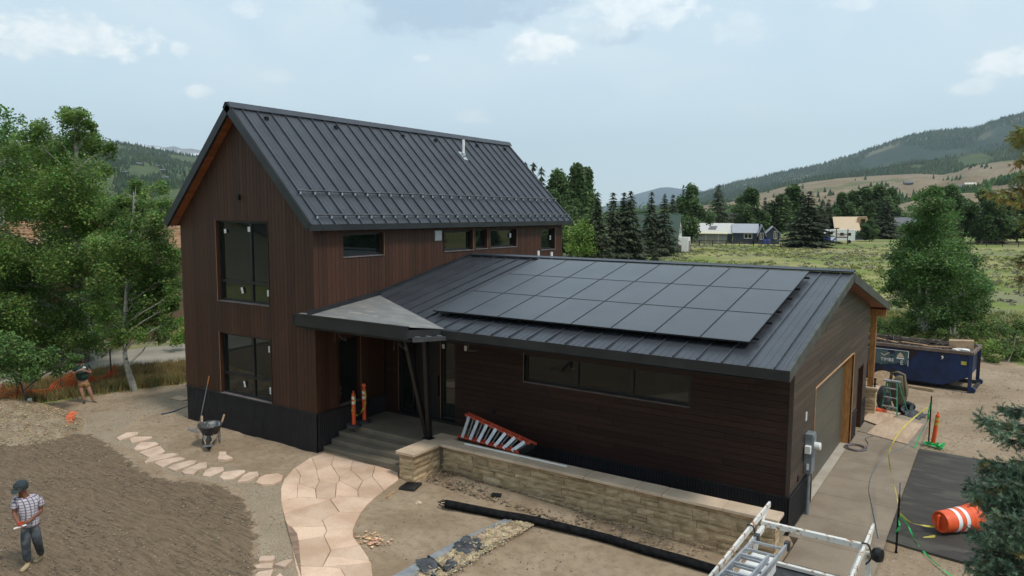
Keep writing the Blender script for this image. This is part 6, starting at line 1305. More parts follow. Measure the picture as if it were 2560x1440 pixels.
# ------------------------------------------------------------------ mountains and hills
def terr_mat(name, a, b, c, s1, s2, lo2=.5, rug=(1, 1, 1)):
    m = bpy.data.materials.new(name); m.use_nodes = True; t = m.node_tree; bs = t.nodes['Principled BSDF']; bs.inputs['Roughness'].default_value = 1; bs.inputs['Specular IOR Level'].default_value = .05
    P = t.nodes.new('ShaderNodeNewGeometry').outputs['Position']; n1_ = noise(t, P, s1, 6, .6, .5); n2_ = noise(t, mapping(t, P, rug), s2, 6, .65); n3_ = noise(t, P, s2*9, 3, .7)
    col = mix(t, n2_.sst(.38, .62), a, b); col = mix(t, n1_.sst(lo2, lo2+.07), col, c); col = mix(t, n3_.sst(.4, .65)*.4, col, tuple(q*.45 for q in a)); t.links.new(col, bs.inputs['Base Color']); M[name] = m
def hill(name, prof, Dr, Db, zb, m_, amp, sc, lab=None, nx_=260, ny_=34, p=1.25, back=.25):
    us = np.array([q[0] for q in prof], float); vv = np.array([q[1] for q in prof], float); U = np.linspace(us[0], us[-1], nx_); Vv = np.interp(U, us, vv); vs = []; R_ = []
    for i in range(nx_):
        top = atd(U[i], Vv[i], Dr); d = np.array([top[0]-CAM[0], top[1]-CAM[1]])/Dr; col_ = []
        for j in range(ny_+5):
            if j < ny_: t = j/(ny_-1); D = Db+(Dr-Db)*t; z = zb+(top[2]-zb)*t**p
            else: t = 1; k = j-ny_+1; D = Dr*(1+back*k/5); z = top[2]*(1-k/5)-5*(k == 5)
            x, y = CAM[0]+d[0]*D, CAM[1]+d[1]*D; e = math.sin(math.pi*min(t, 1))*.9+.12
            z += amp*e*(mnoise.noise((x*sc, y*sc, 0))+.5*mnoise.noise((x*sc*2.7, y*sc*2.7, 3))+.25*mnoise.noise((x*sc*7, y*sc*7, 5)))-(6 if j == 0 else 0); vs.append((x, y, z))
        R_.append(vs[-ny_-5:])
    n = ny_+5; F_ = [(i*n+j, (i+1)*n+j, (i+1)*n+j+1, i*n+j+1) for i in range(nx_-1) for j in range(n-1)]
    o = link(name, npmesh(name, vs, F_, m_, smooth=True)); tag(o, kind='structure'); return R_
def conifers(name, rows, n, hh, rs, lab, cond=lambda i, t: True, tint=(1, 1, 1), ny_=34, m_='forest', wide=.22):
    A = np.array(rows); nx_ = len(A); P = []; k = 0
    while len(P) < n and k < n*12:
        k += 1; i = rs.rand()*(nx_-1.01); t = rs.rand()
        if not cond(i/(nx_-1), t): continue
        j = t*(ny_-1.01); a, b = int(i), int(j); fi, fj = i-a, j-b; q = (A[a, b]*(1-fi)+A[a+1, b]*fi)*(1-fj)+(A[a, b+1]*(1-fi)+A[a+1, b+1]*fi)*fj; P.append(q)
    P = np.array(P); n = len(P); H = hh*(.55+.8*rs.rand(n)); w = H*wide*(.7+.6*rs.rand(n)); an = rs.rand(n)*6.28; vs = []
    for k in range(3):
        a = an+k*2.094; vs.append(P+np.stack([np.cos(a)*w, np.sin(a)*w, -H*.05], 1))
    vs.append(P+np.stack([0*H, 0*H, H], 1)); V = np.stack(vs, 1).reshape(-1, 3); of = np.array([(0, 1, 3), (1, 2, 3), (2, 0, 3)]); F_ = (of[None]+np.arange(n)[:, None, None]*4).reshape(-1, 3)
    c = (.55+.8*rs.rand(n, 1))*np.array(tint)*(1+.12*rs.randn(n, 3)); tag(link(name, npmesh(name, V, F_, m_, np.repeat(np.clip(c, .1, 3), 3, 0))), lab, 'forest', None, 'stuff')
M['forest'] = mat('far_conifers', (.028, .045, .022), (.05, .07, .035), .004, rough=1, vcol=True, spec=.05)
terr_mat('mtn_forest', (.028, .044, .032), (.045, .064, .044), (.17, .16, .1), .0013, .012, .55)
terr_mat('mtn_tan', (.21, .16, .105), (.27, .215, .145), (.14, .145, .075), .004, .02, .56)
terr_mat('mtn_green', (.06, .085, .035), (.09, .115, .05), (.16, .15, .08), .003, .02, .66)
terr_mat('mtn_far', (.06, .08, .1), (.08, .1, .12), (.1, .11, .12), .0004, .002, .6)  # bluish base colour carries part of the distance haze
terr_mat('mtn_snow', (.2, .18, .18), (.3, .27, .26), (.85, .85, .88), .0022, .003, .46)
rsm = np.random.RandomState(77)
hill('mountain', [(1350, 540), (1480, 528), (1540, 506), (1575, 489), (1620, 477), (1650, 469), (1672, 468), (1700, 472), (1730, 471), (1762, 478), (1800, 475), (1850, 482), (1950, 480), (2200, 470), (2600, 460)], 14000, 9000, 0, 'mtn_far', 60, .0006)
hill('mountain', [(-900, 300), (-400, 360), (0, 350), (200, 345), (300, 368), (330, 361), (347, 358), (365, 364), (390, 365), (410, 369), (437, 365), (455, 372), (480, 371), (500, 375), (560, 382), (700, 400), (1000, 470)], 13500, 9000, 0, 'mtn_snow', 90, .0012, nx_=420)
Rb = hill('mountain', [(1560, 540), (1700, 505), (1780, 474), (1800, 467), (1830, 458), (1860, 450), (1920, 438), (1980, 426), (2037, 416), (2085, 401), (2130, 389), (2170, 373), (2212, 360), (2250, 346), (2285, 337), (2328, 329), (2380, 324), (2430, 322), (2465, 310), (2503, 296), (2560, 280), (2700, 262), (3000, 230), (3600, 300)], 5200, 2600, 0, 'mtn_forest', 45, .0016, nx_=420)
conifers('forest', Rb, 48000, 15, rsm, 'dark conifer forest covering the big mountain at the right', lambda i, t: t > .93 or mnoise.noise((i*14, t*3.5, 1)) > -.2, (1.35, 1.4, 1.3), wide=.3)
Rc = hill('hill', [(1560, 545), (1700, 522), (1800, 503), (1900, 478), (1960, 462), (2028, 446), (2100, 437), (2150, 430), (2212, 420), (2285, 409), (2357, 395), (2420, 386), (2474, 380), (2560, 367), (2700, 350), (3000, 325), (3400, 340)], 3000, 1700, 0, 'mtn_green', 22, .003, nx_=300)
conifers('forest', Rc, 16000, 12, rsm, 'lighter green aspen and conifer band across the middle of the slope', lambda i, t: mnoise.noise((i*20, t*4, 4)) > -.3 and t > .35, (1.5, 1.45, 1.15), wide=.32)
Rd = hill('hill', [(1540, 555), (1600, 548), (1700, 528), (1780, 514), (1850, 500), (1920, 478), (1978, 463), (2040, 453), (2095, 446), (2150, 442), (2200, 439), (2260, 436), (2299, 435), (2357, 438), (2390, 430), (2416, 419), (2450, 411), (2500, 404), (2560, 397), (2700, 384), (3000, 362), (3400, 380)], 2000, 750, 0, 'mtn_tan', 16, .005, nx_=320)
conifers('hillside_trees', Rd, 380, 9, rsm, 'scattered dark trees on the tan hillside', lambda i, t: mnoise.noise((i*16, t*5, 8)) > .22, (1, 1.2, .9), wide=.4)
Re = hill('hill', [(2100, 556), (2180, 540), (2229, 515), (2290, 494), (2340, 482), (2387, 474), (2439, 464), (2480, 455), (2532, 443), (2620, 425), (2800, 395), (3200, 390)], 1250, 520, 0, 'mtn_tan', 7, .008, nx_=200)
conifers('hillside_trees', Re, 2200, 7, rsm, 'band of green trees around the hillside houses', lambda i, t: t > .74 and mnoise.noise((i*12, t*4, 2)) > -.15, (1.5, 1.9, 1.1), wide=.42)
Rl = hill('mountain', [(-1200, 520), (-700, 470), (-300, 410), (0, 372), (120, 358), (220, 351), (294, 354), (347, 362), (406, 377), (470, 388), (520, 396), (620, 415), (750, 440), (900, 468), (1100, 500), (1300, 520), (1500, 538)], 3300, 900, 0, 'mtn_green', 24, .003, nx_=420)
conifers('forest', Rl, 30000, 11, rsm, 'green forest covering the mountain at the left', lambda i, t: t > .93 or mnoise.noise((i*18, t*4, 1)) > -.22, (1.1, 1.15, 1), wide=.32)
# distant woods closing the valley floor
def woods(name, n, ur, dr_, hh, seed, lab):
    rs = np.random.RandomState(seed); u = ur[0]+(ur[1]-ur[0])*rs.rand(n); d = dr_[0]+(dr_[1]-dr_[0])*rs.rand(n); Ps = []; Cs = []
    for a, b in zip(u, d):
        if mnoise.noise((a*.012, b*.01, seed)) < -.25: continue
        p = atd(a, 700, b); H = hh*(.6+.6*rs.rand()); m = 70; q = blobpts((p[0], p[1], H*.5), H*.5, m, rs, 1.0); Ps.append(q); Cs.append(np.full(m, .6+.7*rs.rand())*(.8+.4*rs.rand(m)))
    P = np.concatenate(Ps); C = np.concatenate(Cs); V, F_ = leafquads(P, 1.15, rs=rs); tag(link(name, npmesh(name, V, F_, 'leafb', C[:, None]*(1+.07*rs.randn(len(C), 3)))), lab, 'woods', None, 'stuff')
woods('woods', 420, (1480, 2700), (260, 560), 10, 3, 'dark belt of woods across the valley floor behind the meadow')
woods('woods', 330, (-300, 1500), (230, 620), 10, 5, 'belt of woods at the foot of the left mountain')

# ------------------------------------------------------------------ far buildings
for nm, c in (('navy', (.035, .045, .065)), ('paleroof', (.46, .45, .42)), ('palemetal', (.3, .31, .34)), ('awning', (.5, .46, .33)), ('sunroom', (.17, .17, .14)), ('creamw', (.5, .47, .4)), ('aframe', (.045, .075, .058)), ('brownh', (.07, .045, .035)), ('greyh', (.12, .12, .13)), ('tanroof', (.5, .38, .26)), ('goldwood', (.4, .25, .12)), ('yellowp', (.6, .42, .05)), ('bluep', (.03, .06, .25)), ('stucco', (.42, .36, .28))):
    M[nm] = mat(nm, c, tuple(q*1.12 for q in c), 2, (1, 1, 3), rough=.8)
class Loc:
    "local frame facing the camera: x right, y away, z up"
    def __init__(s, u, dist, turn=0.0):
        s.o = gbase(u, dist); d = Vector((s.o.x-CAM[0], s.o.y-CAM[1], 0)).normalized(); a = turn; s.Y = Vector((d.x*math.cos(a)-d.y*math.sin(a), d.x*math.sin(a)+d.y*math.cos(a), 0)); s.X = Vector((s.Y.y, -s.Y.x, 0)); s.k = dist/FPX/math.cos(math.atan((u-1280)/FPX))*1.0
    def p(s, x, y, z): return s.o+s.X*x+s.Y*y+Vector((0, 0, z))
    def box(s, mb, x0, x1, y0, y1, z0, z1, mi=0): return mb.add([s.p(x, y, z) for z in (z0, z1) for x, y in ((x0, y0), (x1, y0), (x1, y1), (x0, y1))], BOXF, mi)
    def poly(s, mb, pts, th=.12, mi=0):
        P = [s.p(*q) for q in pts]; n = (P[1]-P[0]).cross(P[2]-P[0]).normalized(); n = n if n.z > 0 else -n; k = len(P); vs = P+[q-n*th for q in P]
        return mb.add(vs, [tuple(range(k)), tuple(range(k, 2*k))[::-1]]+[(i, (i+1) % k, k+(i+1) % k, k+i) for i in range(k)], mi)
def gbox(L, t, x0, x1, y0, y1, zw, zr, wall, roofm, along='x', ov=.3, nm='roof'):
    "gabled block; ridge along x or y"
    mb = MB()
    if along == 'x':
        ym = (y0+y1)/2; mb.add([L.p(x, y, z) for x in (x0, x1) for y, z in ((y0, -.3), (y1, -.3), (y1, zw), (ym, zr), (y0, zw))], [(0, 1, 2, 3, 4), (9, 8, 7, 6, 5), (0, 4, 9, 5), (1, 6, 7, 2), (0, 5, 6, 1)]); fixn(put('wall', mb, wall, t))
        s = (zr-zw)/(ym-y0)
        for a, b in ((y0-ov, ym), (y1+ov, ym)): mb = MB(); L.poly(mb, [(x0-ov, a, zw-s*ov+.1), (x1+ov, a, zw-s*ov+.1), (x1+ov, b, zr+.1), (x0-ov, b, zr+.1)]); fixn(put(nm, mb, roofm, t))
    else:
        xm = (x0+x1)/2; mb.add([L.p(x, y, z) for y in (y0, y1) for x, z in ((x0, -.3), (x1, -.3), (x1, zw), (xm, zr), (x0, zw))], [(0, 1, 2, 3, 4), (9, 8, 7, 6, 5), (0, 4, 9, 5), (1, 6, 7, 2), (0, 5, 6, 1)]); fixn(put('wall', mb, wall, t))
        s = (zr-zw)/(xm-x0)
        for a, b in ((x0-ov, xm), (x1+ov, xm)): mb = MB(); L.poly(mb, [(a, y0-ov, zw-s*ov+.1), (a, y1+ov, zw-s*ov+.1), (b, y1+ov, zr+.1), (b, y0-ov, zr+.1)]); fixn(put(nm, mb, roofm, t))
def lwin(L, t, x0, x1, z0, z1, y=-.05, fr='creamw', mull=True):
    mb = MB(); w = .12
    for q in ((x0-w, x0, z0-w, z1+w), (x1, x1+w, z0-w, z1+w), (x0, x1, z0-w, z0), (x0, x1, z1, z1+w))+((((x0+x1)/2-.05, (x0+x1)/2+.05, z0, z1),) if mull else ()): L.box(mb, q[0], q[1], y-.04, y+.02, q[2], q[3])
    o = fixn(put('window', mb, fr, t)); mb = MB(); L.box(mb, x0, x1, y, y+.02, z0, z1); fixn(put('pane', mb, 'glass', o))
# long blue-grey house
L = Loc(1820, 166); k = 166/FPX*1.045; X_ = lambda u: (u-1820)*k
t = thing('bungalow', 'long low dark blue house with pale roofs and a yellow door across the meadow', 'house', tuple(L.o))
gbox(L, t, X_(1745), X_(1826), .0, 8, 2.1, 4.1, 'navy', 'paleroof'); gbox(L, t, X_(1828), X_(1880), -.4, 6.5, 2.3, 4.05, 'navy', 'palemetal'); gbox(L, t, X_(1882), X_(1897), -1.2, 6, 2.2, 3.9, 'navy', 'palemetal', 'y'); gbox(L, t, X_(1900), X_(1928), .6, 6, 2.3, 3.6, 'navy', 'palemetal', 'y', nm='roof')
mb = MB(); L.box(mb, X_(1715), X_(1736), -1.8, 3, -.3, 2.35); fixn(put('entry_block', mb, 'navy', t)); mb = MB(); L.poly(mb, [(X_(1713), -2.1, 2.4), (X_(1738), -2.1, 2.4), (X_(1746), 2.5, 3.0), (X_(1718), 2.5, 3.0)]); fixn(put('roof', mb, 'greyh', t))
mb = MB(); L.box(mb, X_(1724.5), X_(1732), -1.9, -1.82, -.1, 1.9); o = fixn(put('door', mb, 'yellowp', t)); mb = MB(); L.box(mb, X_(1726), X_(1730.5), -1.95, -1.91, .95, 1.75); fixn(put('pane', mb, 'glass', o))
mb = MB(); L.box(mb, X_(1737.2), X_(1815), -1.7, -.1, -.2, 2.0); sr = fixn(put('sunroom', mb, 'sunroom', t)); mb = MB(); L.poly(mb, [(X_(1737), -1.9, 2.05), (X_(1816), -1.9, 2.05), (X_(1816), 0, 2.45), (X_(1737), 0, 2.45)]); fixn(put('roof', mb, 'awning', t))
for i in range(9): mb = MB(); xx = X_(1740+i*9.2); L.box(mb, xx, xx+.07, -1.76, -1.7, 0, 2.0); fixn(put('mullion', mb, 'creamw' if i % 3 == 0 else 'greyh', sr))
lwin(L, t, X_(1852.5), X_(1868), 1.15, 2.0, -.45); lwin(L, t, X_(1886.5), X_(1892), 1.0, 2.2, -1.25); lwin(L, t, X_(1917), X_(1922), 1.1, 2.6, .5)
mb = MB(); L.poly(mb, [(X_(1772), 1.2, 3.0), (X_(1789), 1.2, 3.0), (X_(1792), 2.6, 3.6), (X_(1776), 2.6, 3.6)], .1); fixn(put('skylight', mb, 'greyh', t))
for u, lab in ((1895, 'left dark blue barrel by the blue house corner'), (1903, 'right dark blue barrel by the blue house corner')): mb = MB(); q = L.p(X_(u), -3, 0); mb.lathe([(0, 0), (.38, 0), (.42, .5), (.38, 1.05), (0, 1.1)], q, 12); put('water_barrel', mb, 'bluep', label=lab, cat='barrel')
# A-frame
L = Loc(1662, 128, R(80)); t = thing('a_frame_house', 'green roofed A-frame house with white gable behind the spruces', 'house', tuple(L.o)); K = 128/FPX*1.02
ax_, az_ = Vector(at(1702, 532, 0, 2)), 0
H_ = 6.3; y0_, y1_ = -2.5, 6.5; xr, xl, xc = 4.4, -4.4, 0
mb = MB(); L.poly(mb, [(xl, y0_, -.2), (xl, y1_, -.2), (xc, y1_, H_), (xc, y0_, H_)], .15); fixn(put('roof', mb, 'aframe', t)); mb = MB(); L.poly(mb, [(xr, y0_, -.2), (xr, y1_, -.2), (xc, y1_, H_), (xc, y0_, H_)], .15); fixn(put('roof', mb, 'aframe', t))
mb = MB(); mb.add([L.p(x, y, z) for y in (y0_+.2, y1_-.2) for x, z in ((xl+.2, -.2), (xr-.2, -.2), (xc, H_-.2))], [(0, 1, 2), (5, 4, 3), (0, 3, 4, 1), (1, 4, 5, 2), (2, 5, 3, 0)]); fixn(put('gable_wall', mb, 'creamw', t)); mb = MB(); L.box(mb, -1.5, 1.2, y0_-1.4, y0_+.15, -.2, 2.4); o = fixn(put('porch', mb, 'white', t)); lwin(L, t, -.9, .6, 3.0, 4.2, y0_+.1)
mb = MB(); L.box(mb, -.6, .2, y0_-1.46, y0_-1.4, .1, 1.8); fixn(put('door', mb, 'brownh', t))
# brown house behind
L = Loc(1835, 215); t = thing('flat_roofed_house', 'brown flat roofed house behind the long blue house', 'house', tuple(L.o)); k = 215/FPX*1.05
mb = MB(); L.box(mb, -17*k, 24*k, 0, 9, 0, 5.2); fixn(put('wall', mb, 'brownh', t))
for a, b, z in ((-22, 16, 6.4), (-20, 30, 5.2)): mb = MB(); L.box(mb, a*k, b*k, -1.2, 9.5, z-.35, z); fixn(put('roof', mb, 'greyh', t))
mb = MB(); L.box(mb, -14*k, 12*k, .5, 8, 5.2, 6.05); fixn(put('upper_storey', mb, 'stucco', t)); lwin(L, t, -10*k, -3*k, 2.4, 3.6, fr='brownh'); lwin(L, t, 4*k, 14*k, 2.4, 3.6, fr='brownh')
# tan roofed cabin
L = Loc(2110, 206, R(14)); t = thing('cabin', 'golden wood cabin with large tan metal roof slope beyond the camper', 'house', tuple(L.o)); k = 206/FPX*1.08
mb = MB(); L.poly(mb, [(-27*k, -2.0, 1.8), (24*k, -2.0, 1.8), (28*k, 3.2, 5.6), (-23*k, 3.2, 5.6)], .15); rf = fixn(put('roof', mb, 'tanroof', t)); mb = MB(); L.poly(mb, [(-23*k, 3.2, 5.6), (46*k, 3.2, 5.7), (46*k, 8, 3), (-23*k, 8, 3)], .15); fixn(put('roof', mb, 'tanroof', t))
mb = MB(); mb.add([L.p(x, y, z) for x in (-20*k, 42*k) for y, z in ((-1.2, 0), (7, 0), (7, 3.2), (3.2, 5.3), (-1.2, 2.1))], [(0, 1, 2, 3, 4), (9, 8, 7, 6, 5), (0, 4, 9, 5), (1, 6, 7, 2), (0, 5, 6, 1)]); fixn(put('wall', mb, 'goldwood', t)); mb = MB(); L.box(mb, 26*k, 43*k, 1.0, 3.0, 0, 5.4); fixn(put('dormer', mb, 'goldwood', t)); lwin(L, t, 30*k, 37*k, 3.4, 5.0, .9, fr='brownh', mull=False)
mb = MB(); L.poly(mb, [(10*k, -4.5, 1.2), (36*k, -4.5, 1.2), (34*k, -1.2, 2.2), (12*k, -1.2, 2.2)]); fixn(put('shed_roof', mb, 'palemetal', t)); mb = MB(); L.box(mb, 11*k, 35*k, -4.2, -1.3, -.2, 1.3); fixn(put('shed', mb, 'navy', t))
# camper
L = Loc(2092, 176, R(0)); t = thing('motorhome', 'white motorhome parked in front of the tan roofed cabin', 'motorhome', tuple(L.o)); k = 176/FPX*1.08
mb = MB(); L.box(mb, -16*k, 31*k, 0, 2.4, .6, 3.0); L.poly(mb, [(-31*k, 0, 2.0), (-16*k, 0, 2.0), (-16*k, 2.4, 2.9), (-31*k, 2.4, 2.9)], .9); fixn(put('body', mb, 'white', t)); mb = MB(); L.box(mb, -30*k, -15*k, .1, 2.3, .45, 1.5); fixn(put('cab', mb, 'bluep', t))
mb = MB(); L.box(mb, -26*k, -12*k, -.03, .01, 1.9, 2.5); fixn(put('cab_window', mb, 'glass', t))
for x in (2, 16): mb = MB(); L.box(mb, x*k, (x+7)*k, -.03, .01, 1.7, 2.3); fixn(put('side_window', mb, 'glass', t))
for x in (-24, 20): mb = MB(); mb.lathe([(0, -.12), (.4, -.12), (.4, .12), (0, .12)], L.p(x*k, .1, .4), 14, tuple(L.Y)); put('wheel', mb, 'rubber', t)
# wooden playset
L = Loc(2098, 166); t = thing('playset', 'reddish brown wooden play tower with slide in front of the motorhome', 'play tower', tuple(L.o)); k = 166/FPX*1.08; mb = MB()
for x in (-10, 12):
    for y in (0, 1.6): mb.bar(L.p(x*k, y, 0), L.p(x*k, y, 3.3), .16)
L.box(mb, -10*k, 12*k, 0, 1.6, 1.5, 1.65); L.box(mb, -12*k, 14*k, -.1, .0, 2.2, 2.35); L.box(mb, -14*k, -5*k, -.1, 1.7, 3.3, 3.5)
for i in range(9): L.box(mb, (-10+i*2.6)*k, (-9.2+i*2.6)*k, -.08, .0, 1.6, 2.3)
put('tower', mb, 'redtrim', t); mb = MB(); mb.bar(L.p(-10*k, -.1, 1.5), L.p(-24*k, -1.5, .2), .5, .06); put('slide', mb, 'bluep', t)
# hillside houses
def onhill(Rw, u, v):
    A = np.array(Rw); best = None
    for col_ in A:
        d_ = col_[:34]-CAM; zc_ = d_@FW; uu = 1280+FPX*(d_@RT)/zc_; vv = 720-FPX*(d_@UP)/zc_; k = np.abs(uu-u)*3+np.abs(vv-v); i = int(k.argmin())
        if best is None or k[i] < best[0]: best = (k[i], col_[i])
    return best[1]
HH = [(2272, 462, 1900, 'greyh', 16, 'dark hillside house furthest left above the aspen clump'), (2230, 471, 1850, 'brownh', 13, 'tiny hillside house low on the tan slope'), (2424, 449, 1230, 'stucco', 17, 'pale cream hillside house with white gable, biggest on the slope'), (2396, 469, 1150, 'brownh', 14, 'long brown hillside house below the pale one'), (2466, 447, 1220, 'greyh', 8, 'small grey hillside house right of the pale one'), (2536, 476, 1000, 'brownh', 15, 'brown house at the right edge behind the cone branch'), (2312, 455, 1900, 'creamw', 9, 'small whitish house above the aspen clump')]
for u, v, d, m_, w, lab in HH:
    p = onhill(Re if d < 1300 else Rd, u, v); d = math.hypot(p[0]-CAM[0], p[1]-CAM[1]); L = Loc(u, d, rnd.uniform(-.5, .5)); L.o = Vector(p)+Vector((0, 0, 1.5)); t = thing('hillside_house', lab, 'house', tuple(L.o), 'houses scattered on the right hillside'); s = d/FPX*w*.55; gbox(L, t, -s, s, 0, s*1.1, s*.38, s*.72, m_, 'greyh' if m_ != 'stucco' else 'creamw', 'x', 1.0)
    for q in (-.6, -.1, .4): lwin(L, t, q*s, (q+.2)*s, s*.12, s*.27, -.3, fr='white', mull=False)
HL = [(448, 419, 1700, 12, 'widest brown lodge on the left mountainside'), (406, 431, 1500, 9, 'small dark lodge on the left mountainside'), (350, 412, 1800, 9, 'dark lodge high on the left mountainside'), (312, 428, 1500, 8, 'leftmost small lodge on the left mountainside'), (412, 446, 1250, 9, 'pale grey house lowest on the left mountainside'), (392, 416, 1750, 6, 'tiny lodge between two larger ones on the left mountainside')]
for u, v, d, w, lab in HL:
    p = onhill(Rl, u, v); d = math.hypot(p[0]-CAM[0], p[1]-CAM[1]); L = Loc(u, d, rnd.uniform(-.4, .4)); L.o = Vector(p)+Vector((0, 0, 3)); t = thing('hillside_house', lab, 'house', tuple(L.o), 'lodges on the left mountainside'); s = d/FPX*w*.6; gbox(L, t, -s, s, 0, s, s*.4, s*.75, 'brownh' if 'pale' not in lab else 'greyh', 'greyh', 'x', 1.0)
    for q in (-.5, .1): lwin(L, t, q*s, (q+.22)*s, s*.12, s*.27, -.3, fr='goldwood', mull=False)
# grey roofed house half hidden behind the aspen crown, right
L = Loc(2258, 225); t = thing('hidden_house', 'grey roofed house half hidden left of the aspen clump', 'house', tuple(L.o)); gbox(L, t, -2.8, 6, 0, 8, 3.2, 5.4, 'stucco', 'greyh')

# ------------------------------------------------------------------ fences
def rail_fence(pts, H, post_d, lab, rails=2, name='rail_fence'):
    t = thing(name, lab, 'fence', tuple(pts[0]))
    for a, b in zip(pts[:-1], pts[1:]):
        n = max(1, round((b-a).length/post_d))
        for i in range(n+1): q = a.lerp(b, i/n); mb = MB(); mb.bar(q-Vector((0, 0, .2)), q+Vector((0, 0, H)), .14); put('post', mb, 'fencew', t)
        for r in range(rails): z = Vector((0, 0, H*(.45+.45*r/max(1, rails-1)))); mb = MB(); mb.bar(a+z, b+z, .08, .11); put('rail', mb, 'fencew', t)
rail_fence([gbase(1712, 148), gbase(1745, 150), gbase(1880, 152), gbase(1990, 153)], 1.15, 2.6, 'dark split rail fence in front of the long blue house')
rail_fence([gbase(2420, 176), gbase(2500, 178), gbase(2620, 180)], 1.2, 3.1, 'brown rail fence beyond the meadow at the far right')
a, b = Vector(at(1512, 642, 0)), Vector(at(1727, 628, 0)); a.z = b.z = 0
pf = thing('picket_fence', 'dark brown wooden picket fence in front of the spruces', 'fence', tuple(a)); n = 150; mb = MB()
for i in range(n):
    q = a.lerp(b, i/n); h = 1.12+rnd.uniform(-.07, .06); d = (b-a).normalized(); mb.bar(q+Vector((0, 0, h/2))-d*.065, q+Vector((0, 0, h/2))+d*.065, .03, h, c=(1, 1, 1)) if rnd.random() > .03 else None
put('pickets', mb, 'fencew', pf, kind='stuff')
a2, b2_ = Vector(at(1405, 640, 0)), Vector(at(1425, 640, 0)); rail_fence([Vector((a2.x, a2.y, 0)), Vector((b2_.x, b2_.y, 0))], 1.1, 1.5, 'short piece of dark fence between house wall and willow bush')

# ------------------------------------------------------------------ neighbour's shingled house at the left
L = Loc(230, 47, R(6)); k = 47/FPX*1.14; U_ = lambda u: (u-230)*k
t = thing('neighbour_house', 'neighbouring house with brown cedar shingle roof hidden by the left trees', 'house', tuple(L.o)); M['nwall'] = mat('weathered_siding', (.12, .075, .045), (.17, .11, .07), 2, (3, 3, .5))
def zof(v, d, u=230): return float(atd(u, v, d)[2])
xa, xb = U_(-160), U_(505); ye, yr_ = -2.5, 4.0; zE, zR_ = zof(648, 44.5), zof(552, 51)
mb = MB(); mb.add([L.p(x, y, z) for x in (xa+.5, xb-.5) for y, z in ((ye+.6, -.2), (2*yr_-ye-.6, -.2), (2*yr_-ye-.6, zE), (yr_, zR_-.3), (ye+.6, zE))], [(0, 1, 2, 3, 4), (9, 8, 7, 6, 5), (0, 4, 9, 5), (1, 6, 7, 2), (0, 5, 6, 1)]); fixn(put('wall', mb, 'nwall', t))
ns_ = 30; mbr = MB()
for r in range(ns_):
    f0, f1 = r/ns_, (r+1)/ns_; y0_, y1_ = ye+(yr_-ye)*f0, ye+(yr_-ye)*f1+.05; z0_, z1_ = zE+(zR_-zE)*f0, zE+(zR_-zE)*f1; x = xa
    while x < xb:
        w = rnd.uniform(.25, .6); e = min(x+w, xb); c = rnd.uniform(.65, 1.3); j = rnd.uniform(0, .02); mbr.add([L.p(x, y0_, z0_+.06+j), L.p(e, y0_, z0_+.06+j), L.p(e, y1_, z1_+.02), L.p(x, y1_, z1_+.02), L.p(x, y0_, z0_), L.p(e, y0_, z0_)], [(0, 1, 2, 3), (4, 5, 1, 0)], c=(c, c*rnd.uniform(.92, 1.02), c*rnd.uniform(.85, 1))); x = e
M['shingle'] = mat('cedar_shingle', (.24, .135, .075), (.38, .25, .15), 3, rough=.85, vcol=True); put('roof', mbr, 'shingle', t, kind='stuff')
mb = MB(); L.poly(mb, [(xa, yr_, zR_), (xb, yr_, zR_), (xb, 2*yr_-ye, zE), (xa, 2*yr_-ye, zE)]); fixn(put('roof', mb, 'shingle', t))
# cross gable with red-brown rake boards
gx0, gx1, gxc = U_(110), U_(335), U_(212); za, zc_ = zof(628, 41.5), zof(566, 41.5); yf = -5.5
for sgn_, gx in ((-1, gx0), (1, gx1)):
    mb = MB(); 
    for r in range(16):
        f0, f1 = r/16, (r+1)/16; P = [L.p(gx+(gxc-gx)*f, y, za+(zc_-za)*f+o_) for f, o_ in ((f0, .06), (f1, .02)) for y in (yf, 2.2)]; c = rnd.uniform(.75, 1.2); mb.add([P[0], P[1], P[3], P[2]], [(0, 1, 2, 3)], c=(c, c, c))
    put('roof', mb, 'shingle', t, kind='stuff'); mb = MB(); mb.bar(L.p(gx, yf-.05, za-.1), L.p(gxc, yf-.05, zc_-.1), .08, .34); put('rake_board', mb, 'redtrim', t)
mb = MB(); mb.add([L.p(x, y, z) for y in (yf+.5, 2) for x, z in ((gx0+.4, -.2), (gx1-.4, -.2), (gx1-.4, za), (gxc, zc_-.1), (gx0+.4, za))], [(0, 1, 2, 3, 4), (9, 8, 7, 6, 5), (0, 4, 9, 5), (1, 6, 7, 2), (0, 5, 6, 1)]); fixn(put('gable_wall', mb, 'nwall', t))
for x in (U_(236), U_(160)): lwin(L, t, x, x+1.1, 1.2, 2.6, yf+.45, fr='redtrim')
mb = MB(); q = L.p(U_(35), 1.2, zof(575, 48)); mb.box(q.x-.25, q.x+.25, q.y-.25, q.y+.25, q.z-.3, q.z+.3); put('skylight', mb, 'palemetal', t)
# neighbour across the lane behind the camera: its gable shows in the upstairs window
t = thing('lane_house', 'shingled house across the lane, seen only as reflection in the tall windows', 'house', (-42, -26, 0)); L = Loc(0, 1); L.o = Vector((-42, -26, 0)); L.X = Vector((.9, -.43, 0)); L.Y = Vector((-.43, -.9, 0)); gbox(L, t, -7, 7, 0, 9, 3.4, 6.4, 'stucco', 'shingle', 'y', .6)

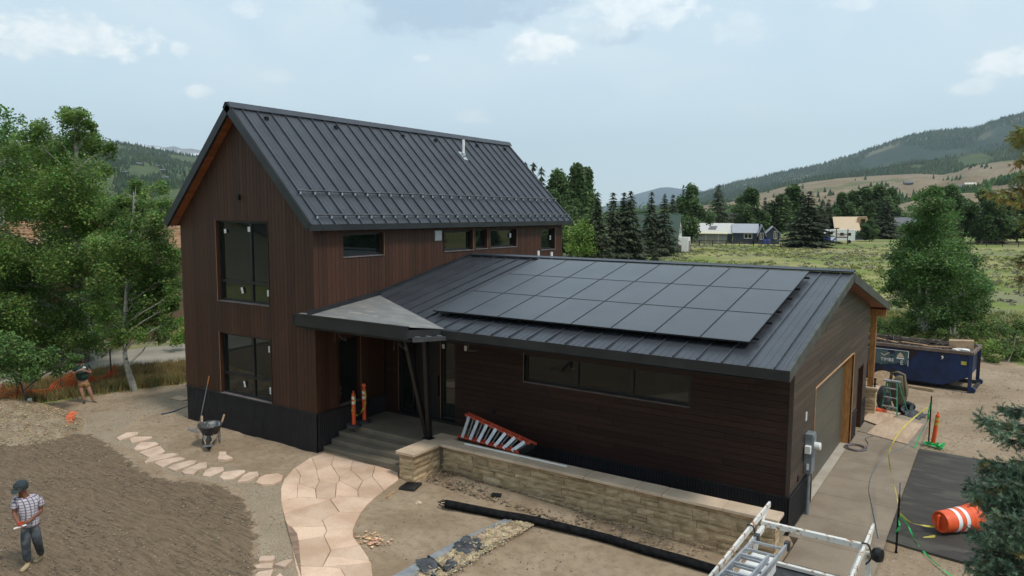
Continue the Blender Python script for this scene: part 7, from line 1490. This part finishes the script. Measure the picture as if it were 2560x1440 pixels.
# ------------------------------------------------------------------ pickup with ladder rack in the foreground
tk = thing('work_truck', 'work truck with rusty white ladder rack cut off by the bottom edge', 'truck', (12.95, -4.2, -.36))
ZR1 = 1.66; xl_, xr_ = 12.22, 13.72; yk = -1.72
def rbar(a, b, w=.06, h=.06, m_='rust', nm='rack_bar'): mb = MB(); mb.bar(a, b, w, h); return put(nm, mb, m_, tk)
rbar((xl_, yk, ZR1-.03), (xr_, yk, ZR1-.03), .07, .08)
rbar((xl_, -2.0, 1.16), (xr_, -2.0, 1.16), .07, .05)
for x in (xl_-.03, xr_+.03):
    rbar((x, -1.15, ZR1+.08), (x, -7.5, ZR1+.08), .035, .09); rbar((x+(.06 if x < 13 else -.06), -1.65, ZR1-.09), (x+(.06 if x < 13 else -.06), -7.5, ZR1-.09), .06, .07)
    for y in (-1.72, -4.2): rbar((x, y, ZR1-.1), (x+(-.12 if x < 13 else .12), y-.15, .55), .06, .06, nm='rack_leg')
    rbar((x, -1.2, ZR1+.08), (x, -1.62, ZR1-.1), .03, .03)
mb = MB(); mb.lathe([(0, -.02), (.09, -.02), (.11, .04), (.09, .1), (0, .12)], (xr_+.14, -1.75, ZR1-.1), 18, (1, -.3, .1)); put('rubber_ball', mb, 'black', tk)
mb = MB(); mb.box(12.12, 13.82, -8.6, -1.72, .2, 1.09); bd = put('truck_body', mb, 'white', tk, bevel=.04)
mb = MB(); mb.box(12.19, 13.76, -5.9, -1.78, 1.09, 1.11); put('bed_cover', mb, 'dgrey', tk)
mb = MB(); mb.box(12.14, 13.8, -8.2, -6.0, 1.09, 1.6); put('cab', mb, 'white', tk, bevel=.12)
mb = MB(); mb.box(12.25, 13.7, -6.0, -5.97, 1.2, 1.5); put('rear_window', mb, 'glass', tk)
mb = MB(); mb.box(12.2, 12.58, -5.4, -2.2, 1.11, 1.34); put('white_tool_chest', mb, 'white', tk, bevel=.03)
for y in (-3.4, -7.2):
    for x in (12.1, 13.83): mb = MB(); mb.lathe([(0, -.1), (.24, -.12), (.36, -.1), (.36, .1), (.24, .12), (0, .1)], (x, y, -.0), 20, (1, 0, 0)); o = put('wheel', mb, 'rubber', tk); m2 = MB(); m2.lathe([(0, -.13), (.2, -.13), (.2, .13), (0, .13)], (x, y, 0), 14, (1, 0, 0)); put('rim', m2, 'alu', o)
# alu extension ladder on the rack
al = thing('extension_ladder', 'aluminium extension ladder strapped on the white truck rack', 'ladder', (12.6, -4, 1.75)); za_ = ZR1+.07
p0, p1 = Vector(at(1872, 1342, za_)), Vector(at(1937, 1366, za_)); dr_ = (Vector(at(1760, 1440, za_))-p0).normalized(); dr_ = Vector((-.05, -1, 0)).normalized(); ac = (p1-p0); ac = Vector((1, -.02, 0))*.44
p0 = Vector((12.36, p0.y, za_))
for off, L0, L1, z_ in ((0, 0, 5.2, 0), (.05, .7, 5.6, .09)):
    for q in (p0+Vector((off, 0, 0)), p0+ac-Vector((off, 0, 0))): mb = MB(); mb.bar(q+dr_*L0+Vector((0, 0, z_)), q+dr_*L1+Vector((0, 0, z_)), .03, .085); put('rail', mb, 'alu', al)
    for i in range(17): mb = MB(); s = .12+L0+i*.3; mb.bar(p0+dr_*s+Vector((off, 0, z_)), p0+ac+dr_*s+Vector((-off, 0, z_)), .035, .03); put('rung', mb, 'alu', al)
for q in (p0, p0+ac): mb = MB(); mb.box(q.x-.035, q.x+.035, q.y-.03, q.y+.07, q.z-.06, q.z+.06); put('foot', mb, 'dgrey', al)
for q, nm in (((xl_-.03, -2.35, ZR1+.1), 'black strap looped round the left rail of the rack'), ((xr_+.03, -2.05, ZR1+.1), 'green and black strap hooked on the right rack rail')):
    q = Vector(q); wire([q+Vector((-.04, 0, .05)), q+Vector((.05, .03, .03)), q+Vector((.1, -.03, -.12)), q+Vector((.04, -.08, -.22))], .012, 'black' if 'black strap' in nm else 'green', 'strap', label=nm, cat='strap')

# ------------------------------------------------------------------ blue spruce reaching in from the right
sp = thing('blue_spruce', 'blue green spruce reaching in from the right edge, with cones on its upper branch', 'spruce', (17.6, -3.2, -.38))
tx = Vector((17.6, -3.2, 0)); mb = MB(); mb.tube([tx+Vector((0, 0, -.4)), tx+Vector((0, 0, 4)), tx+Vector((.05, 0, 8.5))], [.2, .14, .04], 10); put('trunk', mb, 'barkd', sp)
NV, NC, CV, CC, LB = [], [], [], [], MB(); rs = np.random.RandomState(21)
def brush(a, b, tint, m=34, L=.030):
    a = np.array(a); b = np.array(b); d = b-a; l = np.linalg.norm(d); d = d/l; t = rs.rand(m); P = a+d*l*t[:, None]; N = rs.randn(m, 3); N -= (N@d)[:, None]*d; N /= np.linalg.norm(N, axis=1)[:, None]; tip = P+(N*.85+d*.65)*L*(.8+.4*rs.rand(m))[:, None]*1.0; w = np.cross(N, d)*.0034
    NV.append(np.stack([P-w, P+w, tip], 1).reshape(-1, 3)); NC.append((.6+.75*rs.rand(m))[:, None]*np.array(tint)*(1+.06*rs.randn(m, 3)))
def branch(root, tip, w=.42, tint=(1, 1, 1), cones=0, dens=1.0):
    root, tip = np.array(root), np.array(tip); d = tip-root; l = np.linalg.norm(d); f = d/l; side = np.cross(f, (0, 0, 1)); side /= np.linalg.norm(side); n = int(l/.055*dens)
    LB.tube([Vector(root+d*s+np.array([0, 0, -.06*l*math.sin(3.14*s)])) for s in np.linspace(0, 1, 7)], [.03*(1-s)+.006 for s in np.linspace(0, 1, 7)], 5)
    for i in range(n):
        s = .25+.75*(i+rs.rand())/n; c = root+d*s+np.array([0, 0, -.06*l*math.sin(3.14*s)]); sg = 1 if i % 2 else -1; ll = w*(1.08-s)**.6*(.6+.5*rs.rand())
        dirn = f*.75+side*sg*.8+np.array([0, 0, -.28+.35*rs.randn()]); dirn /= np.linalg.norm(dirn); e = c+dirn*ll; tt = .8+.45*rs.rand(); tn = np.array(tint)*tt
        if rs.rand() < .1: tn = tn*np.array([1.25, .75, .45])
        k = max(2, int(ll/.07)); LB.tube([Vector(c), Vector(e)], [.006, .003], 4)
        for j in range(k):
            q = c+dirn*ll*(j+.2)/k; brush(q, c+dirn*ll*(j+1.2)/k, tn)
            for _ in range(2): sd = dirn*.7+np.cross(dirn, rs.randn(3))*.75+np.array([0, 0, -.15]); sd /= np.linalg.norm(sd); brush(q, q+sd*(.07+.07*rs.rand()), tn)
        if cones and rs.rand() < cones:
            for _ in range(rs.randint(1, 3)):
                q = c+dirn*ll*(.5+.4*rs.rand()); cl = .055+.03*rs.rand(); mbx = MB(); mbx.lathe([(0, 0), (.011, -.01), (.016, -cl*.35), (.013, -cl*.75), (0, -cl)], q, 7, (rs.randn()*.15, rs.randn()*.15, 1)); CV.append(mbx)
def btips(lst, ydepth, **k):
    for u, v in lst: tip = at(u, v, ydepth+rs.uniform(-.45, .45), 1); root = np.array([17.5, -3.2+rs.uniform(-.1, .1), tip[2]+rs.uniform(.05, .5)]); 
    return
def addb(lst, yd, tint=(1, 1, 1), w=.42, cones=0, drop=.25, dens=1.0):
    for u, v in (lst if cones or yd > -4.75 else lst+[(a+12, b+rs.uniform(4, 26)) for a, b in lst]):
        tip = at(u+(16 if v > 1000 else 0), v, yd+rs.uniform(-.35, .35), 1); root = np.array([tip[0]+1.9+.5*rs.rand(), tip[1]+.3+.5*rs.rand(), tip[2]+drop*(.6+.8*rs.rand())]); branch(root, tip, w, tint, cones, dens)
BT = (1, 1, 1)
addb([(2432, 1050), (2484, 1018), (2470, 1075), (2530, 1075)], -4.8, BT, .36)
SHX = 14
addb([(2443, 1172), (2401, 1209), (2416, 1244), (2440, 1150), (2470, 1200), (2450, 1262), (2425, 1228), (2500, 1180), (2520, 1150)], -4.9, BT, .4)
addb([(2470, 1285), (2413, 1328), (2440, 1358), (2406, 1404), (2420, 1436), (2450, 1310), (2480, 1340), (2460, 1400), (2500, 1420), (2520, 1300), (2430, 1380), (2480, 1460), (2540, 1380), (2550, 1250), (2530, 1220), (2420, 1470), (2560, 1450), (2500, 1240)], -5.1, BT, .42)
YT_ = (1.5, 1.05, .5)
addb([(2472, 480), (2500, 476), (2530, 470), (2520, 492)], -4.9, YT_, .17, .8, -.25, .9); addb([(2530, 345), (2540, 330), (2548, 352), (2555, 320), (2550, 400)], -4.9, YT_, .2, .5, -.1); addb([(2546, 690), (2550, 655), (2556, 640)], -4.9, (1.5, 1.0, .6), .16, .5, .15); addb([(2552, 440), (2560, 560)], -4.9, YT_, .2, .4)
addb([(2650, 600), (2660, 800), (2680, 950), (2700, 380), (2720, 200)], -4.7, BT, .4)
for nm, arr_, m_ in (('needles', NV, 'needleb'),):
    V = np.concatenate(arr_)-np.array(sp.location); o = link('crown', npmesh('crown', V, np.arange(len(V)).reshape(-1, 3), m_, np.clip(np.concatenate(NC), .05, 4)), sp, tuple(sp.location))
put('branches', LB, 'barkd', sp)
al_ = MB()
for m in CV: al_.add(m.v, m.f, smooth=True)
M['cone'] = mat('spruce_cone', (.30, .16, .05), (.42, .26, .09), 12, rough=.8); put('cones', al_, 'cone', sp, kind='stuff')

# ------------------------------------------------------------------ air
hz = MB(); hz.box(-15500, 15500, -15500, 15500, -45, 1650)
m = bpy.data.materials.new('valley_haze'); m.use_nodes = True; t = m.node_tree; t.nodes.remove(t.nodes['Principled BSDF']); v = t.nodes.new('ShaderNodeVolumePrincipled'); v.inputs['Density'].default_value = 6.2e-5; v.inputs['Color'].default_value = (.74, .9, 1, 1); v.inputs['Anisotropy'].default_value = .2
t.links.new(v.outputs[0], t.nodes['Material Output'].inputs['Volume']); M['haze'] = m
HAZE = True
if HAZE: put('haze', hz, 'haze', kind='stuff', label='thin summer haze over the valley', cat='haze')

# ------------------------------------------------------------------ people
HX = Vector((math.cos(YAW), -math.sin(YAW), 0)); HY = Vector((-math.sin(YAW), -math.cos(YAW), 0))   # picture right, towards the camera
def person_frame(u, v, z=0.0):
    g = Vector(at(u, v, z)); d = (Vector(CAM)-g).xy.normalized(); yv = Vector((d.x, d.y, 0)); xv = Vector((-yv.y, yv.x, 0))
    def P(u, v, dy=0.0):
        q = Vector(ray(u, v)); o = g+yv*dy; c = Vector(CAM); return c+q*((o-c).dot(yv)/q.dot(yv))
    return g, P, xv, yv
def skin(name, pts, edges, parent, m_, root=0, sub=2, smooth=True):
    "joints with radii -> one continuous tapering surface"
    me = bpy.data.meshes.new(name); o0 = Vector(parent.location); me.from_pydata([p[0]-o0 for p in pts], edges, []); me.materials.append(M[m_]); o = link(name, me, parent, parent.location)
    md = o.modifiers.new('skin', 'SKIN'); md.use_smooth_shade = True
    for i, p in enumerate(pts):
        sv = me.skin_vertices[0].data[i]; r = p[1]; sv.radius = (r, r) if not isinstance(r, tuple) else r; sv.use_root = (i == root)
    ss = o.modifiers.new('sub', 'SUBSURF'); ss.levels = sub; ss.render_levels = sub
    return o
def hand_pts(w, h, side_, fwd, up, curl, pts, edges, wi):
    "palm, four unequal bent fingers and a thumb that leaves the side of the palm"
    d = (h-w).normalized(); s = side_.normalized(); palm = w+d*.075; pi = len(pts); pts.append((w+d*.03, .024)); edges.append((wi, pi)); pts.append((palm, .028)); edges.append((pi, pi+1)); n = up.normalized()
    for k, (off, L) in enumerate(((-.028, .066), (-.009, .076), (.010, .072), (.028, .056))):
        a = palm+d*.018+s*off; b = a+(d+n*curl*.5).normalized()*L*.55; c = b+(d*.5+n*curl).normalized()*L*.5; i = len(pts); pts += [(a, .011), (b, .0095), (c, .0085)]; edges += [(pi+1, i), (i, i+1), (i+1, i+2)]
    a = w+d*.04-s*.03; b = a-s*.022+d*.025+n*curl*.01; c = b+d*.028+n*curl*.012; i = len(pts); pts += [(a, .013), (b, .012), (c, .01)]; edges += [(pi, i), (i, i+1), (i+1, i+2)]
M['plaid'] = mat('plaid_cotton', (.48, .44, .47), (.56, .52, .55), 3, rough=.9, local=True)
def plaid():
    m = M['plaid']; t = m.node_tree; b = t.nodes['Principled BSDF']; co = t.nodes.new('ShaderNodeTexCoord').outputs['Object']; f = None
    mp = mapping(t, co, (1, 1, 1), (0, 0, YAW*-1+.5))
    sp_ = t.nodes.new('ShaderNodeSeparateXYZ'); t.links.new(mp, sp_.inputs[0])
    for i, ax in enumerate((0, 2)):
        s = X(t, sp_.outputs[ax]); w = (s*(1/.052))._m('FRACT'); l = w.sst(.66, .74)*((w*-1.0+1.0).sst(.02, .1)); f = l if f is None else f.max(l)
    base_ = b.inputs['Base Color'].links[0].from_socket; t.links.new(mix(t, f*.85, base_, (.075, .06, .11)), b.inputs['Base Color'])
plaid()
for nm, a, b in (('denim', (.035, .042, .05), (.09, .10, .11)), ('capcloth', (.02, .03, .034), (.03, .042, .046)), ('hair', (.012, .008, .006), (.02, .014, .01)), ('greentee', (.01, .035, .026), (.016, .048, .036)), ('khaki', (.25, .135, .05), (.32, .18, .075)), ('boot', (.32, .24, .13), (.4, .31, .18)), ('darkshoe', (.03, .025, .025), (.06, .05, .05)), ('tan_skin', (.17, .065, .036), (.21, .085, .05))): M[nm] = mat(nm, a, b, 7, rough=.85 if 'skin' not in nm else .5, bump=.25 if nm in ('denim', 'greentee', 'khaki') else 0, bscale=18)
# --- man walking in cap and plaid shirt
g, P, xv, yv = person_frame(68, 1420)
pm_ = thing('person', 'man walking in dark cap, checked short sleeved shirt and jeans, looking down at his hands', 'person', tuple(g)); Zu = Vector((0, 0, 1))
pel, wai, che, nek, hd_ = P(75, 1311), P(74, 1293), P(68, 1262), P(60, 1240, .03), P(53, 1224, .07)
shL, shR, elL, elR, wrL, wrR = P(98, 1244, -.03), P(39, 1250, .03), P(103, 1277, -.02), P(36, 1285, .05), P(75, 1301, .22), P(44, 1303, .26)
hpL, hpR, knL, knR, anL, anR = P(85, 1316), P(65, 1317), P(94, 1354, .10), P(64, 1360, .10), P(103, 1388, -.30), P(69, 1407, .02)
pts = [(pel, .13), (wai, .125), (che, .14), (nek, .058), (hd_-Zu*.01, .085), (hd_+Zu*.06, .088), (shL, .055), (elL, .043), (wrL, .03), (shR, .055), (elR, .043), (wrR, .03), (hpL, .09), (knL, .06), (anL, .042), (hpR, .09), (knR, .06), (anR, .042), (P(50, 1225, .155), .018), (P(62, 1224, .03), .016), (P(51, 1231, .11), .03)]
ed = [(0, 1), (1, 2), (2, 3), (3, 4), (4, 5), (2, 6), (6, 7), (7, 8), (2, 9), (9, 10), (10, 11), (0, 12), (12, 13), (13, 14), (0, 15), (15, 16), (16, 17), (4, 18), (5, 19), (4, 20)]
hand_pts(wrL, P(57, 1310, .30), Zu, yv, -xv, .6, pts, ed, 8); hand_pts(wrR, P(48, 1312, .32), Zu, yv, xv, .6, pts, ed, 11)
skin('body', pts, ed, pm_, 'tan_skin', sub=2)
skin('shirt', [(P(75, 1317), .16), (P(75, 1305), .172), (P(73, 1290), .168), (P(70, 1272), .172), (P(67, 1256), .165), (P(63, 1246), .115), (P(61, 1242, .02), .08), (P(93, 1247, -.02), .092), (shL.lerp(elL, .35)+xv*.01, .078), (shL.lerp(elL, .72), .074), (P(45, 1251, .02), .092), (shR.lerp(elR, .35)-xv*.01, .078), (shR.lerp(elR, .72), .074)], [(0, 1), (1, 2), (2, 3), (3, 4), (4, 5), (5, 6), (4, 7), (7, 8), (8, 9), (4, 10), (10, 11), (11, 12)], pm_, 'plaid')
skin('jeans', [(P(75, 1302), .14), (P(75, 1313), .15), (hpL, .105), (knL, .082), (anL+Zu*.03, .066), (hpR, .105), (knR, .082), (anR+Zu*.03, .07)], [(0, 1), (1, 2), (2, 3), (3, 4), (1, 5), (5, 6), (6, 7)], pm_, 'denim')
fd = (P(50, 1428, .2)-anR); fd.z = 0; fd.normalize()
for an in (anR, anL):
    dz = -.05 if an is anR else -.02; skin('boot', [(an+Zu*.02, .055), (an+Vector((0, 0, dz)), .05), (an+fd*.10+Vector((0, 0, dz-.01)), .048), (an+fd*.2+Vector((0, 0, dz-.02)), .04)], [(0, 1), (1, 2), (2, 3)], pm_, 'boot', sub=1)
hdc = hd_+Zu*.055; cf = (P(36, 1232, .2)-hdc); cf.z = -.02; cf.normalize()
cp = MB(); cp.lathe([(.118, -.02), (.122, .02), (.112, .065), (.075, .1), (.03, .115), (0, .117)], hdc, 18, (cf.x*.25, cf.y*.25, 1)); sd = cf.cross(Zu).normalized(); vs = []
for k in range(9): a = math.pi*k/8; vs.append(hdc+cf*(.09+.115*math.sin(a))+sd*.095*math.cos(a)+Vector((0, 0, -.005-.035*math.sin(a)))); 
n = len(vs); cp.add(vs+[q+Vector((0, 0, .008)) for q in vs], [tuple(range(n)), tuple(range(n, 2*n))[::-1]]+[(i, i+1, n+i+1, n+i) for i in range(n-1)]); cp.lathe([(0, 0), (.012, .0), (0, .008)], hdc+Vector((0, 0, .115)), 8)
cap_ = put('cap', cp, 'capcloth', pm_); mb = MB(); q = hdc+cf*.113+Vector((0, 0, .02)); mb.bar(q-sd*.05, q+sd*.05, .006, .012); put('cap_stripe', mb, 'goldwood', cap_)
hr = MB(); hr.blob(hdc-cf*.02-Vector((0, 0, .02)), .104, (1, 1, .6), 12, 7, .0); put('hair', hr, 'hair', pm_)
mb = MB(); mb.bar(P(44, 1312, .34), P(56, 1306, .3), .035, .06); put('red_tool', mb, 'red', label='small red tool in the hands of the man in the cap', cat='tool'); mb = MB(); mb.bar(P(34, 1322, .34), P(66, 1312, .34), .05, .012); put('paper_slip', mb, 'white', label='white paper held by the man in the checked shirt', cat='paper')
# --- man standing in green T-shirt and khaki shorts
g, P, xv, yv = person_frame(222, 1006.5)
p1 = thing('person', 'man standing in green T-shirt, khaki shorts and sunglasses, looking at a phone', 'person', tuple(g))
pel, wai, bel, che, nek, hd_ = P(208, 955), P(206.5, 948), P(206, 937, .05), P(205, 922), P(202.5, 911, .02), P(201, 901, .06)
shL, shR, elL, elR, wrL, wrR = P(219, 916), P(190, 916), P(226, 932, .02), P(184.5, 935, .02), P(214, 927, .26), P(194, 929, .26)
hpL, hpR, knL, knR, anL, anR = P(215, 958), P(200, 958), P(225, 978, .06), P(204, 979, .05), P(232.5, 1001, 0), P(210.5, 1002.5, 0)
pts = [(pel, .14), (wai, .15), (che, .15), (nek, .065), (hd_, .088), (hd_+Zu*.07, .09), (shL, .06), (elL, .047), (wrL, .032), (shR, .06), (elR, .047), (wrR, .032), (hpL, .10), (knL, .062), (knL.lerp(anL, .35), .06), (anL, .04), (hpR, .10), (knR, .062), (knR.lerp(anR, .35), .06), (anR, .04), (P(201.5, 902, .16), .018)]
ed = [(0, 1), (1, 2), (2, 3), (3, 4), (4, 5), (2, 6), (6, 7), (7, 8), (2, 9), (9, 10), (10, 11), (0, 12), (12, 13), (13, 14), (14, 15), (0, 16), (16, 17), (17, 18), (18, 19), (4, 20)]
hand_pts(wrL, P(208, 924, .3), Zu, yv, -xv, .6, pts, ed, 8); hand_pts(wrR, P(199, 926, .3), Zu, yv, xv, .6, pts, ed, 11)
skin('body', pts, ed, p1, 'skinf', sub=2)
skin('t_shirt', [(P(208, 952), .195), (bel, .215), (P(205.5, 929), .2), (che, .19), (P(203.5, 915), .12), (P(203, 912), .08), (shL, .095), (shL.lerp(elL, .7), .082), (shR, .095), (shR.lerp(elR, .7), .082)], [(0, 1), (1, 2), (2, 3), (3, 4), (4, 5), (3, 6), (6, 7), (3, 8), (8, 9)], p1, 'greentee')
skin('shorts', [(P(208, 950), .165), (P(208, 956), .18), (hpL, .135), (P(221, 970, .04), .125), (hpR, .135), (P(201.5, 971, .03), .125)], [(0, 1), (1, 2), (2, 3), (1, 4), (4, 5)], p1, 'khaki')
for an, fu in ((anL, P(240, 1007, .12)), (anR, P(209, 1010, .2))):
    fd = fu-an; fd.z = 0; fd.normalize(); skin('shoe', [(an+Zu*.0, .05), (an-Zu*.05, .046), (an+fd*.1-Zu*.06, .045), (an+fd*.2-Zu*.07, .038)], [(0, 1), (1, 2), (2, 3)], p1, 'darkshoe', sub=1)
hdc = hd_+Zu*.07; hr = MB(); hr.blob(hdc-yv*.02+Zu*.035, .112, (1, 1, .8), 12, 7, .05, seed=2); put('hair', hr, 'hair', p1); hr = MB(); hr.blob(hd_-Zu*.035+yv*.035, .085, (.95, .9, .7), 12, 7, .02); put('beard', hr, 'hair', p1)
mb = MB(); q = hd_+yv*.125+Zu*.045; mb.bar(q-xv*.085, q+xv*.085, .03, .04, up=(0, 0, 1)); put('sunglasses', mb, 'black', p1)
mb = MB(); q = P(210.5, 918.5, .19); mb.add([q+xv*a+Zu*b for a, b in ((-.05, -.03), (.05, -.03), (.045, .02), (.015, .02), (.0, .05), (-.03, .045), (-.015, .015), (-.045, .01))], [tuple(range(8))]); mb.add([q+yv*.006+xv*a+Zu*b for a, b in ((-.05, -.03), (.05, -.03), (.045, .02), (.015, .02), (.0, .05), (-.03, .045), (-.015, .015), (-.045, .01))], [tuple(range(8))]); put('shirt_print', mb, 'white', p1)
mb = MB(); mb.bar(P(194, 926, .36), P(207, 924.5, .36), .09, .014); put('phone', mb, 'alu', label='pale phone held level by the man in the green T-shirt', cat='phone')
